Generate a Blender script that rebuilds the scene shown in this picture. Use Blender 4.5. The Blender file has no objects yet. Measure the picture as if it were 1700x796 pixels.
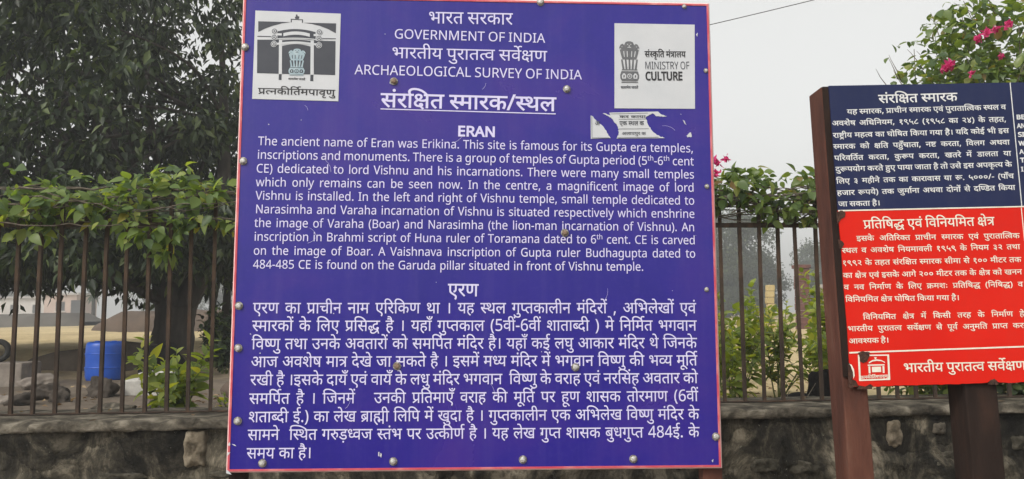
import bpy, bmesh, math, random
import numpy as np
from mathutils import Vector, Matrix, Euler, noise, geometry

R = math.radians
scene = bpy.context.scene
col = scene.collection

# ---------------------------------------------------------------- camera
cam_data = bpy.data.cameras.new('camera')
cam_data.sensor_width = 36
cam_data.lens = 36 * 1335 / 1700
cam_data.clip_start = 0.05
cam_data.clip_end = 2000
camera = bpy.data.objects.new('camera', cam_data)
camera.matrix_world = Matrix.Translation((0, 0, 1.5)) @ Matrix.Rotation(R(90 + 5.33), 4, 'X') @ Matrix.Rotation(R(-0.5), 4, 'Z')
col.objects.link(camera)
scene.camera = camera

# ---------------------------------------------------------------- sky, sun, exposure
SUN_ELEV, SUN_AZ = 40, -138          # azimuth from +Y towards +X: a hazy sun behind the viewer, to the left
world = bpy.data.worlds.new('World')
scene.world = world
world.use_nodes = True
wn, wl = world.node_tree.nodes, world.node_tree.links
bg = wn['Background']
sky = wn.new('ShaderNodeTexSky')
sky.sky_type = 'NISHITA'
sky.sun_disc = False
sky.sun_elevation = R(SUN_ELEV)
sky.sun_rotation = R(SUN_AZ)
sky.air_density = 1.0
sky.dust_density = 6.0
sky.ozone_density = 1.0
hs = wn.new('ShaderNodeHueSaturation')
hs.inputs['Saturation'].default_value = 0.16
wl.new(sky.outputs[0], hs.inputs['Color'])
veil = wn.new('ShaderNodeMix')      # the even white veil of a hazy day over the blue
veil.data_type = 'RGBA'
veil.inputs[0].default_value = 0.4
veil.inputs[7].default_value = (8.25, 8.2, 7.8, 1)
wl.new(hs.outputs[0], veil.inputs[6])
wl.new(veil.outputs[2], bg.inputs['Color'])
bg.inputs['Strength'].default_value = 0.125

sun_data = bpy.data.lights.new('sun', 'SUN')
sun_data.energy = 1.1
sun_data.angle = R(10)
sun_data.color = (1.0, 0.93, 0.82)
sun = bpy.data.objects.new('sun', sun_data)
az, el = R(SUN_AZ), R(SUN_ELEV)
to_sun = Vector((math.sin(az) * math.cos(el), math.cos(az) * math.cos(el), math.sin(el)))
sun.rotation_euler = to_sun.to_track_quat('Z', 'Y').to_euler()
sun.location = to_sun * 60
col.objects.link(sun)
scene.view_settings.view_transform = 'Standard'
scene.view_settings.look = 'None'
scene.view_settings.gamma = 1
scene.view_settings.exposure = 0.45
scene.view_settings.use_curve_mapping = False
scene.render.engine = 'CYCLES'
scene.cycles.max_bounces = 8
scene.cycles.transparent_max_bounces = 8
scene.cycles.use_denoising = True

rng = np.random.default_rng(7)
random.seed(7)
# outlines of the sign lettering: contours split by |, points x,y in 1/1000 em, ~ marks a curve control point
GLYPHS = {
'd49': '174,632 ~211,632 ~269,611 291,586 ~309,567 ~332,499 332,437 332,321 533,321 533,551 402,551 402,622 717,622 717,551 614,551 614,0 533,0 533,250 332,250 332,213 ~332,180 ~303,151 283,151 ~264,151 ~222,176 ~186,215 ~164,259 164,278 ~164,296 ~191,321 224,321 253,321 253,426 ~253,473 ~243,523 232,538 ~212,568 169,568 ~142,568 ~114,542 114,521 ~114,493 ~161,463 218,460 210,389 ~135,395 ~46,456 46,520 ~46,579 ~122,632',
'd66': '170,551 170,0 89,0 89,551 0,551 0,622 273,622 273,551',
'd52': '395,42 341,-12 ~282,37 ~178,137 ~98,225 75,256 ~53,287 ~40,323 40,340 ~40,359 ~70,393 104,393 ~129,393 ~166,370 181,349 ~220,369 ~256,429 256,468 ~256,491 ~246,536 239,551 0,551 0,622 424,622 424,551 320,551 ~336,516 336,458 ~336,403 ~292,327 ~216,274 167,254 ~212,202 ~331,91',
'd40': '481,551 481,0 400,0 400,328 291,328 ~230,328 ~169,316 150,299 ~126,280 126,237 ~126,188 ~200,97 271,40 217,-12 ~171,28 ~92,108 ~45,194 45,242 ~45,277 ~72,333 93,351 ~122,376 ~204,399 272,399 400,399 400,551 0,551 0,622 584,622 584,551',
'd60': '587,551 587,0 506,0 506,266 ~477,257 ~419,251 380,251 ~338,251 ~245,266 212,277 ~192,264 167,253 ~208,201 ~319,91 380,42 326,-12 ~270,37 ~171,137 ~95,225 73,256 ~51,287 ~40,323 40,340 ~40,359 ~70,393 104,393 ~129,393 ~166,370 181,350 ~202,369 ~217,428 217,458 ~217,488 ~208,536 201,551 0,551 0,622 691,622 691,551|369,322 ~408,322 ~472,330 506,339 506,551 281,551 ~288,534 ~298,488 298,458 ~298,416 ~279,354 262,333 ~314,322',
'd25': '777,551 452,551 452,349 ~500,399 569,399 ~634,399 ~716,316 716,239 ~716,193 ~686,89 651,39 579,80 ~604,112 ~636,196 636,237 ~636,284 ~597,330 562,330 ~508,330 452,258 452,0 371,0 371,174 ~347,154 ~276,118 226,118 ~179,118 ~96,156 ~46,233 46,290 ~46,370 ~156,464 244,464 ~267,464 ~324,457 339,454 333,381 ~317,385 ~268,391 249,391 ~191,391 ~127,339 127,292 ~127,239 ~188,188 228,188 ~272,188 ~341,230 371,260 371,551 0,551 0,622 777,622',
'l130': '403,-10 ~292,-10 ~140,79 ~61,244 61,357 ~61,469 ~149,633 ~314,724 431,724 ~491,724 ~598,702 644,682 610,604 ~572,621 ~477,645 426,645 ~298,645 ~155,491 155,357 ~155,272 ~210,141 ~328,68 424,68 ~471,68 ~537,78 564,85 564,297 407,297 407,377 654,377 654,27 ~596,8 ~478,-10',
'l203': '391,-10 ~280,-10 ~133,82 ~61,248 61,359 ~61,469 ~133,633 ~280,725 392,725 ~499,725 ~645,634 ~720,469 720,358 ~720,247 ~645,82 ~499,-10|391,68 ~513,68 ~625,223 625,358 ~625,493 ~513,646 392,646 ~271,646 ~156,493 156,358 ~156,223 ~270,68',
'l274': '255,0 0,714 94,714 255,256 ~271,212 ~293,135 300,100 ~307,135 ~329,213 345,258 505,714 600,714 345,0',
'l112': '97,0 97,714 496,714 496,635 187,635 187,412 478,412 478,334 187,334 187,79 496,79 496,0',
'l235': '97,0 97,714 294,714 ~427,714 ~554,613 554,511 ~554,454 ~512,378 ~447,333 411,320 607,0 502,0 329,295 187,295 187,0|187,371 294,371 ~381,371 ~461,440 461,507 ~461,577 ~377,636 289,636 187,636',
'l192': '97,0 97,714 201,714 582,123 586,123 ~585,139 ~582,203 ~579,279 579,311 579,714 663,714 663,0 558,0 176,593 172,593 ~175,558 ~180,454 180,399 180,0',
'l183': '97,0 97,714 230,714 450,129 454,129 678,714 810,714 810,0 721,0 721,439 ~721,491 ~726,593 728,625 724,625 486,0 412,0 177,626 173,626 ~176,595 ~180,490 180,433 180,0',
'l254': '233,0 233,635 10,635 10,714 545,714 545,635 323,635 323,0',
'l122': '97,0 97,714 496,714 496,635 187,635 187,382 477,382 477,303 187,303 187,0',
'l148': '40,0 40,52 124,71 124,642 40,662 40,714 298,714 298,662 214,642 214,71 298,52 298,0',
'l101': '97,0 97,714 317,714 ~425,714 ~583,634 ~669,479 669,364 ~669,183 ~472,0 296,0|187,77 284,77 ~574,77 574,361 ~574,504 ~433,637 304,637 187,637',
'l1': '0,0 279,717 360,717 638,0 545,0 459,221 176,221 91,0|206,301 432,301 352,517 ~349,525 ~335,567 ~322,612 318,624 ~311,593 ~293,534 287,517',
'd68': '-185,615 ~-202,650 ~-220,714 -220,748 ~-220,813 ~-136,896 -61,896 ~-1,896 ~79,839 ~137,718 163,622 273,622 273,551 170,551 170,0 89,0 89,551 0,551 0,622 87,622 ~59,726 ~-2,825 -57,825 ~-97,825 ~-139,776 -139,733 ~-139,699 ~-119,644 -105,615',
'd51': '595,622 595,551 491,551 491,0 410,0 410,179 ~382,161 ~304,132 253,132 ~163,132 ~52,253 38,353 ~100,366 ~160,413 160,457 ~160,485 ~137,533 123,551 0,551 0,622|129,301 ~149,252 ~210,203 259,203 ~309,203 ~383,245 410,274 410,551 211,551 ~240,499 240,445 ~240,337',
'd46': '479,551 479,0 398,0 398,191 ~369,172 ~301,146 254,146 ~214,146 ~149,173 128,194 ~103,221 ~79,294 79,358 79,551 0,551 0,622 583,622 583,551|398,551 160,551 160,369 ~160,328 ~166,280 ~179,251 190,240 ~213,217 263,217 ~303,217 ~373,255 398,280',
'd69': '-248,-12 ~-194,11 -136,11 ~-61,11 ~22,-66 22,-129 ~22,-190 ~-71,-268 -157,-268 ~-254,-268 ~-395,-176 -455,-100 -394,-57 ~-355,-105 ~-285,-167 ~-206,-196 -157,-196 ~-51,-196 -51,-122 ~-51,-89 ~-100,-57 -131,-57 ~-158,-57 ~-201,-68 -222,-79',
'd198': '0,622 363,622 363,551 0,551|45,242 ~45,277 ~72,333 93,351 ~122,376 ~204,399 272,399 380,399 380,328 291,328 ~230,328 ~169,316 150,299 ~126,280 126,237 ~126,188 ~200,97 271,40 217,-12 ~171,28 ~92,108 ~45,194',
'd57': '571,551 467,551 467,0 387,0 387,165 ~361,147 ~286,118 233,118 ~179,118 ~95,160 ~46,235 46,286 ~46,372 ~161,464 255,464 ~268,464 ~307,461 ~344,457 354,454 349,381 ~330,385 ~282,391 259,391 ~197,391 ~127,337 127,287 ~127,236 ~190,188 235,188 ~287,188 ~362,233 387,260 387,551 0,551 0,622 571,622',
'd450': '-169,615 ~-190,694 ~-231,785 ~-281,823 -315,823 ~-337,823 ~-371,814 -385,809 -409,882 ~-370,896 -318,896 ~-269,896 ~-209,862 -181,819 ~-156,896 -55,896 ~-23,896 ~31,883 51,872 29,806 ~12,815 ~-26,827 -48,827 ~-88,827 ~-130,782 -130,747 ~-130,736 -129,726 ~-111,679 -94,615',
'd179': '623,551 623,0 542,0 542,325 ~511,310 ~440,293 390,293 ~340,293 ~257,313 225,326 ~178,297 ~128,244 128,208 ~128,188 ~148,147 ~200,120 247,120 ~258,120 269,121 ~263,139 263,157 ~263,189 ~303,216 328,216 ~369,216 ~413,164 413,136 ~413,108 ~388,76 365,66 ~383,43 ~421,2 448,-24 390,-65 ~363,-34 ~314,27 298,53 ~286,51 ~258,50 245,50 ~186,50 ~96,91 ~46,162 46,205 ~46,260 ~115,333 164,361 ~120,390 ~74,461 74,507 ~74,560 ~155,632 231,632 ~293,632 ~382,574 382,515 ~382,467 ~336,401 295,373 ~314,368 ~357,364 379,364 ~425,364 ~504,385 542,411 542,551 453,551 453,622 727,622 727,551|153,502 ~153,469 ~195,416 228,399 ~303,448 303,506 ~303,530 ~269,566 229,566 ~195,566 ~153,532',
'd39': '634,551 634,0 553,0 553,551 420,551 420,321 ~420,279 ~403,221 385,198 ~364,173 ~298,146 251,146 ~158,146 114,205 ~97,228 ~79,298 79,352 79,551 0,551 0,622 737,622 737,551|249,217 ~301,217 321,249 ~332,266 ~339,310 339,353 339,551 160,551 160,353 ~160,314 ~168,268 178,251 ~189,235 ~222,217',
'l91': '389,-10 ~280,-10 ~134,80 ~61,246 61,358 ~61,466 ~140,631 ~294,724 404,724 ~517,724 601,682 565,606 ~532,621 ~451,645 403,645 ~288,645 ~156,491 156,357 ~156,224 ~279,69 402,69 ~449,69 ~533,85 573,97 573,19 ~533,4 ~448,-10',
'l140': '97,0 97,714 187,714 187,412 553,412 553,714 643,714 643,0 553,0 553,333 187,333 187,0',
'l174': '97,0 97,714 187,714 187,80 499,80 499,0',
'l245': '247,-10 ~187,-10 ~85,8 51,24 51,110 ~87,94 ~194,68 251,68 ~331,68 ~412,130 412,183 ~412,218 ~382,266 ~309,307 244,330 ~153,363 ~60,459 60,542 ~60,599 ~118,680 ~221,724 288,724 ~347,724 ~445,702 485,684 457,607 ~420,623 ~333,645 286,645 ~219,645 ~151,588 151,541 ~151,505 ~181,457 ~249,419 307,397 ~370,374 ~457,321 ~502,247 502,191 ~502,96 ~364,-10',
'l265': '362,-10 ~229,-10 ~90,135 90,254 90,714 180,714 180,251 ~180,164 ~273,68 367,68 ~464,68 ~551,171 551,252 551,714 640,714 640,252 ~640,178 ~580,59 ~457,-10',
'l299': '238,0 238,273 0,714 98,714 283,363 469,714 566,714 328,277 328,0',
'd6': '-185,772 ~-185,796 ~-152,830 -130,830 ~-107,830 ~-75,796 -75,772 ~-75,748 ~-107,714 -130,714 ~-152,714 ~-185,748',
'd610': '89,551 0,551 0,622 80,622 ~68,644 ~53,693 53,724 ~53,804 ~187,896 302,896 ~427,896 ~633,825 ~798,699 861,615 772,615 ~674,718 ~449,824 325,824 ~233,824 ~134,766 134,710 ~134,682 ~153,639 165,622 273,622 273,551 170,551 170,0 89,0',
'd215': '369,322 ~400,322 ~450,327 478,332 486,260 ~461,255 ~409,251 380,251 ~338,251 ~245,266 212,277 ~192,264 167,253 ~208,201 ~319,91 380,42 326,-12 ~270,37 ~171,137 ~95,225 73,256 ~51,287 ~40,323 40,340 ~40,359 ~70,393 104,393 ~129,393 ~166,370 181,350 ~202,369 ~217,428 217,458 ~217,488 ~208,536 201,551 0,551 0,622 403,622 403,551 281,551 ~288,534 ~298,488 298,458 ~298,416 ~279,354 262,333 ~314,322',
'd50': '509,551 509,0 428,0 428,250 207,250 207,213 ~207,180 ~178,151 159,151 ~140,151 ~98,176 ~62,215 ~39,259 39,278 ~39,296 ~66,321 100,321 126,321 126,551 0,551 0,622 612,622 612,551|428,551 207,551 207,321 428,321',
'l1601': '10,0 276,714 362,714 96,0',
'd568': '380,42 326,-12 ~270,37 ~171,137 ~95,225 73,256 ~51,287 ~40,323 40,340 ~40,359 ~70,393 104,393 ~129,393 ~166,370 181,350 ~202,369 ~217,428 217,458 ~217,488 ~208,536 201,551 0,551 0,622 494,622 ~520,632 552,632 ~593,632 ~668,597 ~716,525 716,469 ~716,395 ~636,303 562,274 ~585,238 ~643,203 694,203 ~746,203 ~820,243 852,275 852,551 770,551 770,622 1036,622 1036,551 933,551 933,0 852,0 852,180 ~823,161 ~743,132 688,132 ~619,132 ~513,197 484,259 ~436,251 380,251 ~338,251 ~245,266 212,277 ~192,264 167,253 ~208,201 ~319,91|369,322 ~410,322 ~479,328 519,337 ~582,358 ~635,422 635,467 ~635,517 ~588,568 551,568 ~526,568 ~494,544 494,521 ~494,470 575,461 567,391 ~502,400 ~426,461 426,519 ~426,536 430,551 281,551 ~288,534 ~298,488 298,458 ~298,416 ~279,354 262,333 ~314,322',
'd54': '0,551 0,622 693,622 693,551 589,551 589,0 508,0 508,355 ~502,356 494,356 ~470,356 ~420,332 ~374,269 356,208 279,232 ~291,278 311,313 ~287,331 ~239,353 209,353 ~169,353 ~126,307 126,271 ~126,233 ~169,164 ~251,89 309,40 255,-12 ~197,38 ~101,129 ~45,222 45,275 ~45,328 ~94,395 ~168,426 204,426 ~248,426 ~321,397 354,370 ~412,426 499,426 ~504,426 508,426 508,551',
'l764': '85,0 85,760 173,760 173,537 ~173,497 168,462 174,462 ~200,503 ~289,545 341,545 ~439,545 ~537,452 537,349 537,0 450,0 450,343 ~450,472 330,472 ~240,472 ~173,371 173,277 173,0',
'l611': '313,-10 ~237,-10 ~120,52 ~55,175 55,264 ~55,352 ~114,478 ~221,546 292,546 ~361,546 ~460,486 ~513,377 513,304 513,251 146,251 ~148,160 ~237,65 317,65 ~368,65 ~447,84 489,102 489,25 ~448,7 ~368,-10|148,321 421,321 ~421,389 ~358,474 291,474 ~228,474 ~155,393',
'l317': '215,-10 ~142,-10 ~46,67 46,149 ~46,229 ~172,316 303,320 394,323 394,355 ~394,422 ~336,474 283,474 ~241,474 ~165,449 132,433 105,499 ~140,518 ~236,545 288,545 ~386,545 ~480,459 480,365 480,0 416,0 399,76 395,76 ~360,32 ~283,-10|235,61 ~303,61 ~393,136 393,214 393,262 314,259 ~214,255 ~137,199 137,148 ~137,103 ~192,61',
'l1187': '85,0 85,536 156,536 169,463 174,463 ~200,505 ~292,546 343,546 ~439,546 ~537,453 537,349 537,0 450,0 450,343 ~450,472 330,472 ~241,472 ~173,372 173,278 173,0',
'l415': '300,-10 ~229,-10 ~118,48 ~55,170 55,265 ~55,364 ~121,488 ~234,546 306,546 ~347,546 ~423,529 447,517 420,444 ~396,453 ~332,469 304,469 ~146,469 146,266 ~146,169 ~223,66 299,66 ~343,66 ~410,84 438,97 438,19 ~411,5 ~346,-10',
'l777': '130,625 ~108,625 ~78,653 78,681 ~78,710 ~108,737 130,737 ~150,737 ~181,710 181,681 ~181,653 ~150,625|85,0 85,536 173,536 173,0',
'l1739': '249,-10 ~207,-10 ~136,19 ~92,91 92,156 92,468 16,468 16,510 93,545 128,659 180,659 180,536 335,536 335,468 180,468 180,158 ~180,109 ~227,62 264,62 ~284,62 ~326,69 339,73 339,6 ~325,-1 ~273,-10',
'l1118': '85,0 85,536 156,536 169,463 174,463 ~199,505 ~284,546 332,546 ~458,546 496,456 501,456 ~528,502 ~621,546 673,546 ~764,546 ~854,453 854,349 854,0 767,0 767,345 ~767,472 658,472 ~580,472 ~513,382 513,296 513,0 426,0 426,345 ~426,472 316,472 ~235,472 ~173,372 173,278 173,0',
'l1274': '301,-10 ~230,-10 ~119,55 ~55,180 55,269 ~55,402 ~189,546 304,546 ~377,546 ~488,481 ~551,358 551,269 ~551,136 ~416,-10|303,63 ~384,63 ~460,174 460,269 ~460,364 ~384,472 302,472 ~220,472 ~146,364 146,269 ~146,174 ~221,63',
'l684': '109,0 109,468 15,468 15,509 109,539 109,570 ~109,674 ~201,765 283,765 ~315,765 ~368,754 387,747 364,678 ~348,683 ~306,693 284,693 ~240,693 ~197,634 197,571 197,536 332,536 332,468 197,468 197,0',
'l1393': '85,0 85,536 157,536 167,438 171,438 ~197,482 ~279,546 335,546 ~350,546 ~385,543 398,540 387,459 ~374,462 ~343,466 329,466 ~288,466 ~216,421 ~173,340 173,286 173,0',
'l2579': '158,1 11,537 102,537 176,251 ~187,208 ~207,120 211,91 215,91 ~219,108 ~230,158 ~244,213 251,235 346,537 442,537 534,235 ~545,201 ~566,121 570,92 574,92 ~577,117 ~598,205 610,251 685,537 775,537 626,1 523,1 431,303 ~418,344 ~399,423 394,445 390,445 ~386,423 ~368,344 354,302 258,1',
'l1553': '220,-10 ~164,-10 ~83,8 52,24 52,104 ~84,88 ~175,61 222,61 ~289,61 ~349,104 349,140 ~349,160 ~327,192 ~270,224 217,244 ~165,264 ~91,304 ~51,360 51,404 ~51,472 ~162,546 252,546 ~301,546 ~386,527 423,510 393,440 ~359,454 ~285,474 246,474 ~192,474 ~135,439 135,409 ~135,387 ~161,356 ~222,327 273,307 ~324,288 ~396,247 ~434,191 434,148 ~434,70 ~318,-10',
'l866': '85,0 85,760 172,760 172,363 ~172,347 ~170,295 168,276 172,276 ~178,284 ~202,314 ~227,345 236,355 407,536 510,536 293,307 525,0 419,0 233,250 172,197 172,0',
'l1322': '133,-14 ~108,-14 ~72,18 72,54 ~72,91 ~108,121 133,121 ~159,121 ~196,91 196,54 ~196,18 ~159,-14',
'l1842': '274,-10 ~177,-10 ~79,83 79,185 79,536 168,536 168,191 ~168,63 287,63 ~376,63 ~445,163 445,257 445,536 533,536 533,0 461,0 448,71 444,71 ~418,29 ~326,-10',
'l1298': '85,-240 85,536 157,536 169,463 173,463 ~197,498 ~275,546 340,546 ~439,546 ~560,408 560,269 ~560,132 ~439,-10 339,-10 ~277,-10 ~196,37 173,68 167,68 ~169,51 ~173,-1 173,-20 173,-240|326,63 ~375,63 ~438,117 ~469,210 469,270 ~469,362 ~398,472 324,472 ~242,472 ~175,380 173,286 173,269 ~173,170 ~238,63',
'l878': '85,0 85,760 173,760 173,0',
'l452': '41,-129 ~55,-72 ~84,64 91,116 185,116 192,105 ~179,52 ~130,-75 106,-129',
'l475': '275,-10 ~175,-10 ~55,129 55,267 ~55,405 ~176,546 276,546 ~338,546 ~417,500 442,467 448,467 ~447,480 ~442,531 442,546 442,760 530,760 530,0 459,0 446,72 442,72 ~418,38 ~338,-10|289,63 ~374,63 ~443,156 443,250 443,266 ~443,366 ~377,473 288,473 ~217,473 ~146,360 146,265 ~146,169 ~217,63',
'l711': '290,-240 ~172,-240 97,-206 97,-125 ~176,-167 295,-167 ~364,-167 ~443,-86 443,-16 443,5 ~443,17 ~445,62 446,71 442,71 ~388,-10 276,-10 ~172,-10 ~55,136 55,267 ~55,395 ~172,546 275,546 ~328,546 ~413,506 443,465 448,465 460,536 530,536 530,-9 ~530,-124 ~413,-240|289,62 ~370,62 ~444,149 444,246 444,267 ~444,377 ~368,472 287,472 ~220,472 ~146,365 146,266 ~146,167 ~219,62',
'l1307': '187,-158 ~111,-70 ~40,153 40,274 ~40,396 ~111,623 187,714 270,714 ~200,620 ~129,394 129,275 ~129,159 ~200,-64 269,-158',
'l699': '248,-10 ~193,-10 ~96,10 63,29 63,112 ~99,90 ~202,65 249,65 ~328,65 ~425,140 425,219 ~425,289 ~339,364 246,364 ~218,364 ~146,354 124,349 80,377 107,714 465,714 465,634 182,634 165,427 ~182,430 ~240,438 275,438 ~385,438 ~515,328 515,228 ~515,117 ~374,-10',
'l776': '40,229 40,307 282,307 282,229',
'l1596': '298,-10 ~230,-10 ~120,58 ~55,198 55,305 ~55,382 ~82,531 ~153,652 ~281,724 382,724 ~403,724 ~454,720 470,715 470,640 ~452,646 ~407,652 384,652 ~315,652 ~223,606 ~170,526 ~146,422 143,363 149,363 ~172,398 ~254,447 318,447 ~411,447 ~525,334 525,230 ~525,118 ~402,-10|297,64 ~360,64 ~438,145 438,230 ~438,298 ~369,378 300,378 ~253,378 ~183,339 ~144,279 144,247 ~144,204 ~178,119 ~246,64',
'l1311': '31,-158 ~100,-64 ~171,159 171,275 ~171,394 ~100,620 30,714 113,714 ~189,623 ~260,396 260,274 ~260,153 ~189,-70 113,-158',
'l2616': '84,-240 ~60,-240 ~24,-235 11,-232 11,-162 ~22,-164 ~53,-168 70,-168 ~116,-168 ~172,-116 189,-73 217,-2 1,536 95,536 211,231 ~226,191 ~250,118 256,85 260,85 ~266,110 ~291,191 306,232 415,536 510,536 279,-74 ~251,-150 ~162,-240',
'l372': '339,-10 ~276,-10 ~196,36 173,68 166,68 148,0 85,0 85,760 173,760 173,575 ~173,541 ~170,482 168,465 173,465 ~196,499 ~276,545 339,545 ~439,545 ~560,406 560,268 ~560,130 ~438,-10|326,63 ~398,63 ~469,169 469,269 ~469,472 324,472 ~239,472 ~173,374 173,271 173,267 ~173,168 ~238,63',
'l2556': '203,0 0,536 94,536 208,220 ~216,198 ~234,144 ~248,95 251,78 255,78 ~259,95 ~274,145 ~293,199 300,220 414,536 508,536 304,0',
'l81': '97,0 97,714 301,714 ~435,714 ~572,635 572,537 ~572,474 ~502,391 436,379 436,374 ~481,367 ~554,329 ~596,259 596,203 ~596,106 ~463,0 348,0|187,410 319,410 ~411,410 ~479,469 479,527 ~479,586 ~396,637 305,637 187,637|187,76 331,76 ~426,76 ~500,150 500,210 ~500,266 ~423,335 324,335 187,335',
'l704': '363,0 363,162 21,162 21,237 357,718 448,718 448,241 552,241 552,162 448,162 448,0|107,241 363,241 363,466 ~363,518 ~366,591 368,624 364,624 ~356,605 ~332,561 321,546',
'l617': '288,-10 ~173,-10 ~49,91 49,182 ~49,231 ~90,303 ~158,355 197,373 ~145,403 ~72,488 72,554 ~72,609 ~128,684 ~224,724 285,724 ~379,724 ~499,636 499,553 ~499,510 ~462,446 ~400,397 363,378 ~407,357 ~479,304 ~522,234 522,185 ~522,95 ~395,-10|289,412 ~341,434 ~412,496 412,550 ~412,600 ~342,653 284,653 ~229,653 ~158,600 158,550 ~158,513 ~193,463 ~253,428|286,60 ~359,60 ~436,129 436,184 ~436,236 ~354,305 286,331 270,337 ~204,309 ~135,236 135,181 ~135,129 ~209,60',
'd19': '568,551 474,551 474,380 ~474,329 ~459,269 441,246 ~404,198 323,192 307,266 ~329,270 ~360,281 370,292 ~382,304 ~393,339 393,380 393,551 160,551 160,353 ~160,307 ~166,249 ~186,211 ~226,180 260,160 370,98 ~433,62 ~486,-3 486,-53 ~486,-93 ~453,-164 439,-184 367,-142 ~380,-122 ~403,-77 403,-55 ~403,-36 ~387,-7 ~339,28 290,56 203,106 ~164,129 ~109,178 95,212 ~79,248 79,316 79,551 0,551 0,622 568,622',
'd274': '45,53 214,153 ~160,162 128,194 ~103,221 ~79,294 79,358 79,551 0,551 0,622 583,622 583,551 479,551 479,0 398,0 398,193 92,-13|398,551 160,551 160,369 ~160,328 ~166,280 ~179,251 190,240 ~213,217 262,217 ~301,217 ~373,255 398,280',
'd30': '649,551 545,551 545,0 465,0 465,165 ~439,148 ~367,118 317,118 ~240,118 ~141,204 141,275 ~141,304 ~166,355 185,371 38,369 38,441 331,441 ~349,441 ~385,440 389,440 382,370 350,370 ~292,370 ~221,321 221,274 ~221,231 ~279,188 317,188 ~367,188 ~438,231 465,260 465,551 0,551 0,622 649,622',
'd44': '0,622 569,622 569,551 466,551 466,0 385,0 385,298 204,298 204,244 ~204,216 ~176,188 153,188 ~129,188 ~75,230 ~37,290 37,318 ~37,341 ~64,369 98,369 385,369 385,551 0,551',
'd605': '89,551 0,551 0,622 82,622 ~68,649 ~53,704 53,735 ~53,807 ~153,896 238,896 ~353,896 ~510,754 571,615 491,615 ~438,722 ~322,825 249,825 ~194,825 ~134,770 134,723 ~134,692 ~152,644 164,622 273,622 273,551 170,551 170,0 89,0',
'd607': '89,551 0,551 0,622 80,622 ~68,644 ~53,694 53,724 ~53,802 ~169,896 266,896 ~407,896 ~625,743 704,615 620,615 ~467,824 283,824 ~213,824 ~134,765 134,714 ~134,684 ~153,639 165,622 273,622 273,551 170,551 170,0 89,0',
'd41': '553,551 553,0 472,0 472,180 ~443,161 ~363,132 308,132 ~223,132 ~104,229 83,322 ~178,342 ~255,413 255,467 ~255,517 ~208,568 171,568 ~146,568 ~114,544 114,521 ~114,470 195,461 187,391 ~122,400 ~46,461 46,519 ~46,575 ~119,632 172,632 ~213,632 ~288,597 ~336,525 336,469 ~336,395 ~256,303 182,274 ~205,238 ~263,203 314,203 ~366,203 ~440,243 472,275 472,551 390,551 390,622 656,622 656,551',
'd104': '194,622 275,622 275,0 194,0',
'd61': '321,69 ~357,80 ~403,116 403,148 ~403,186 ~345,229 280,229 ~211,229 ~138,172 138,124 ~138,93 ~161,35 ~232,-36 302,-89 248,-142 ~157,-71 ~58,53 58,130 ~58,168 ~89,227 115,248 ~96,266 ~69,318 69,352 ~69,380 ~89,420 106,433 ~129,450 ~188,465 229,465 361,465 361,551 0,551 0,622 546,622 546,551 442,551 442,394 230,394 ~199,394 ~173,388 164,381 ~149,369 149,347 ~149,327 ~169,296 183,284 ~230,300 284,300 ~353,300 ~440,258 ~481,191 481,153 ~481,95 ~413,19 348,2',
'd27': '208,551 208,234 ~208,208 ~183,178 160,178 ~134,178 ~79,220 ~41,280 41,308 ~41,331 ~68,359 102,359 127,359 127,551 0,551 0,622 578,622 578,551 474,551 474,0 393,0 393,551',
'd203': '160,551 160,369 ~160,328 ~166,280 ~179,251 190,240 ~213,217 263,217 ~304,217 ~375,257 400,282 436,214 ~396,186 ~313,146 254,146 ~214,146 ~149,173 128,194 ~103,221 ~79,294 79,358 79,551 0,551 0,622 322,622 322,551',
'd606': '89,551 0,551 0,622 82,622 ~68,647 ~53,701 53,731 ~53,805 ~158,896 249,896 ~374,896 ~554,750 621,615 540,615 ~479,721 ~342,825 262,825 ~202,825 ~134,768 134,720 ~134,690 ~152,642 165,622 273,622 273,551 170,551 170,0 89,0',
'd42': '413,-58 ~392,-24 ~354,46 342,73 ~330,71 ~302,68 287,68 ~245,68 ~160,89 ~89,136 ~46,215 46,272 ~46,316 ~77,379 102,401 ~135,430 ~231,456 290,456 295,456 295,551 0,551 0,622 534,622 534,551 376,551 376,385 327,385 ~269,385 ~198,371 173,355 ~151,340 ~126,294 126,262 ~126,209 ~205,140 287,140 ~293,140 ~305,140 312,141 ~306,161 306,176 ~306,211 ~348,240 373,240 ~416,240 ~461,191 461,162 ~461,130 ~432,95 410,86 ~422,62 ~455,11 480,-24',
'd461': '170,551 170,0 89,0 89,551 0,551 0,622 273,622 273,551|90,615 ~69,694 ~28,785 ~-22,823 -56,823 ~-78,823 ~-112,814 -126,809 -150,882 ~-111,896 -59,896 ~-5,896 ~74,845 ~137,722 165,615|146,821 ~146,845 ~179,879 201,879 ~224,879 ~257,845 257,821 ~257,797 ~224,763 201,763 ~179,763 ~146,797',
'd9': '470,218 ~470,148 ~379,80 312,80 ~226,80 ~92,208 29,356 100,382 ~143,276 ~243,153 305,153 ~343,153 ~391,188 391,227 ~391,264 ~350,322 318,347 ~291,342 260,341 255,411 ~323,413 ~380,457 380,494 ~380,530 ~333,562 302,562 ~265,562 ~205,542 171,525 146,594 ~172,608 ~249,632 298,632 ~376,632 ~459,554 459,495 ~459,417 392,375 ~403,365 412,355 ~450,350 486,350 ~518,350 ~568,356 594,363 594,551 521,551 521,622 779,622 779,551 675,551 675,0 594,0 594,290 ~570,284 ~524,279 498,279 ~481,279 455,282 ~470,252',
'd75': '-169,615 ~-190,694 ~-231,785 ~-281,823 -315,823 ~-337,823 ~-371,814 -385,809 -409,882 ~-370,896 -318,896 ~-264,896 ~-185,845 ~-122,722 -94,615',
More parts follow.
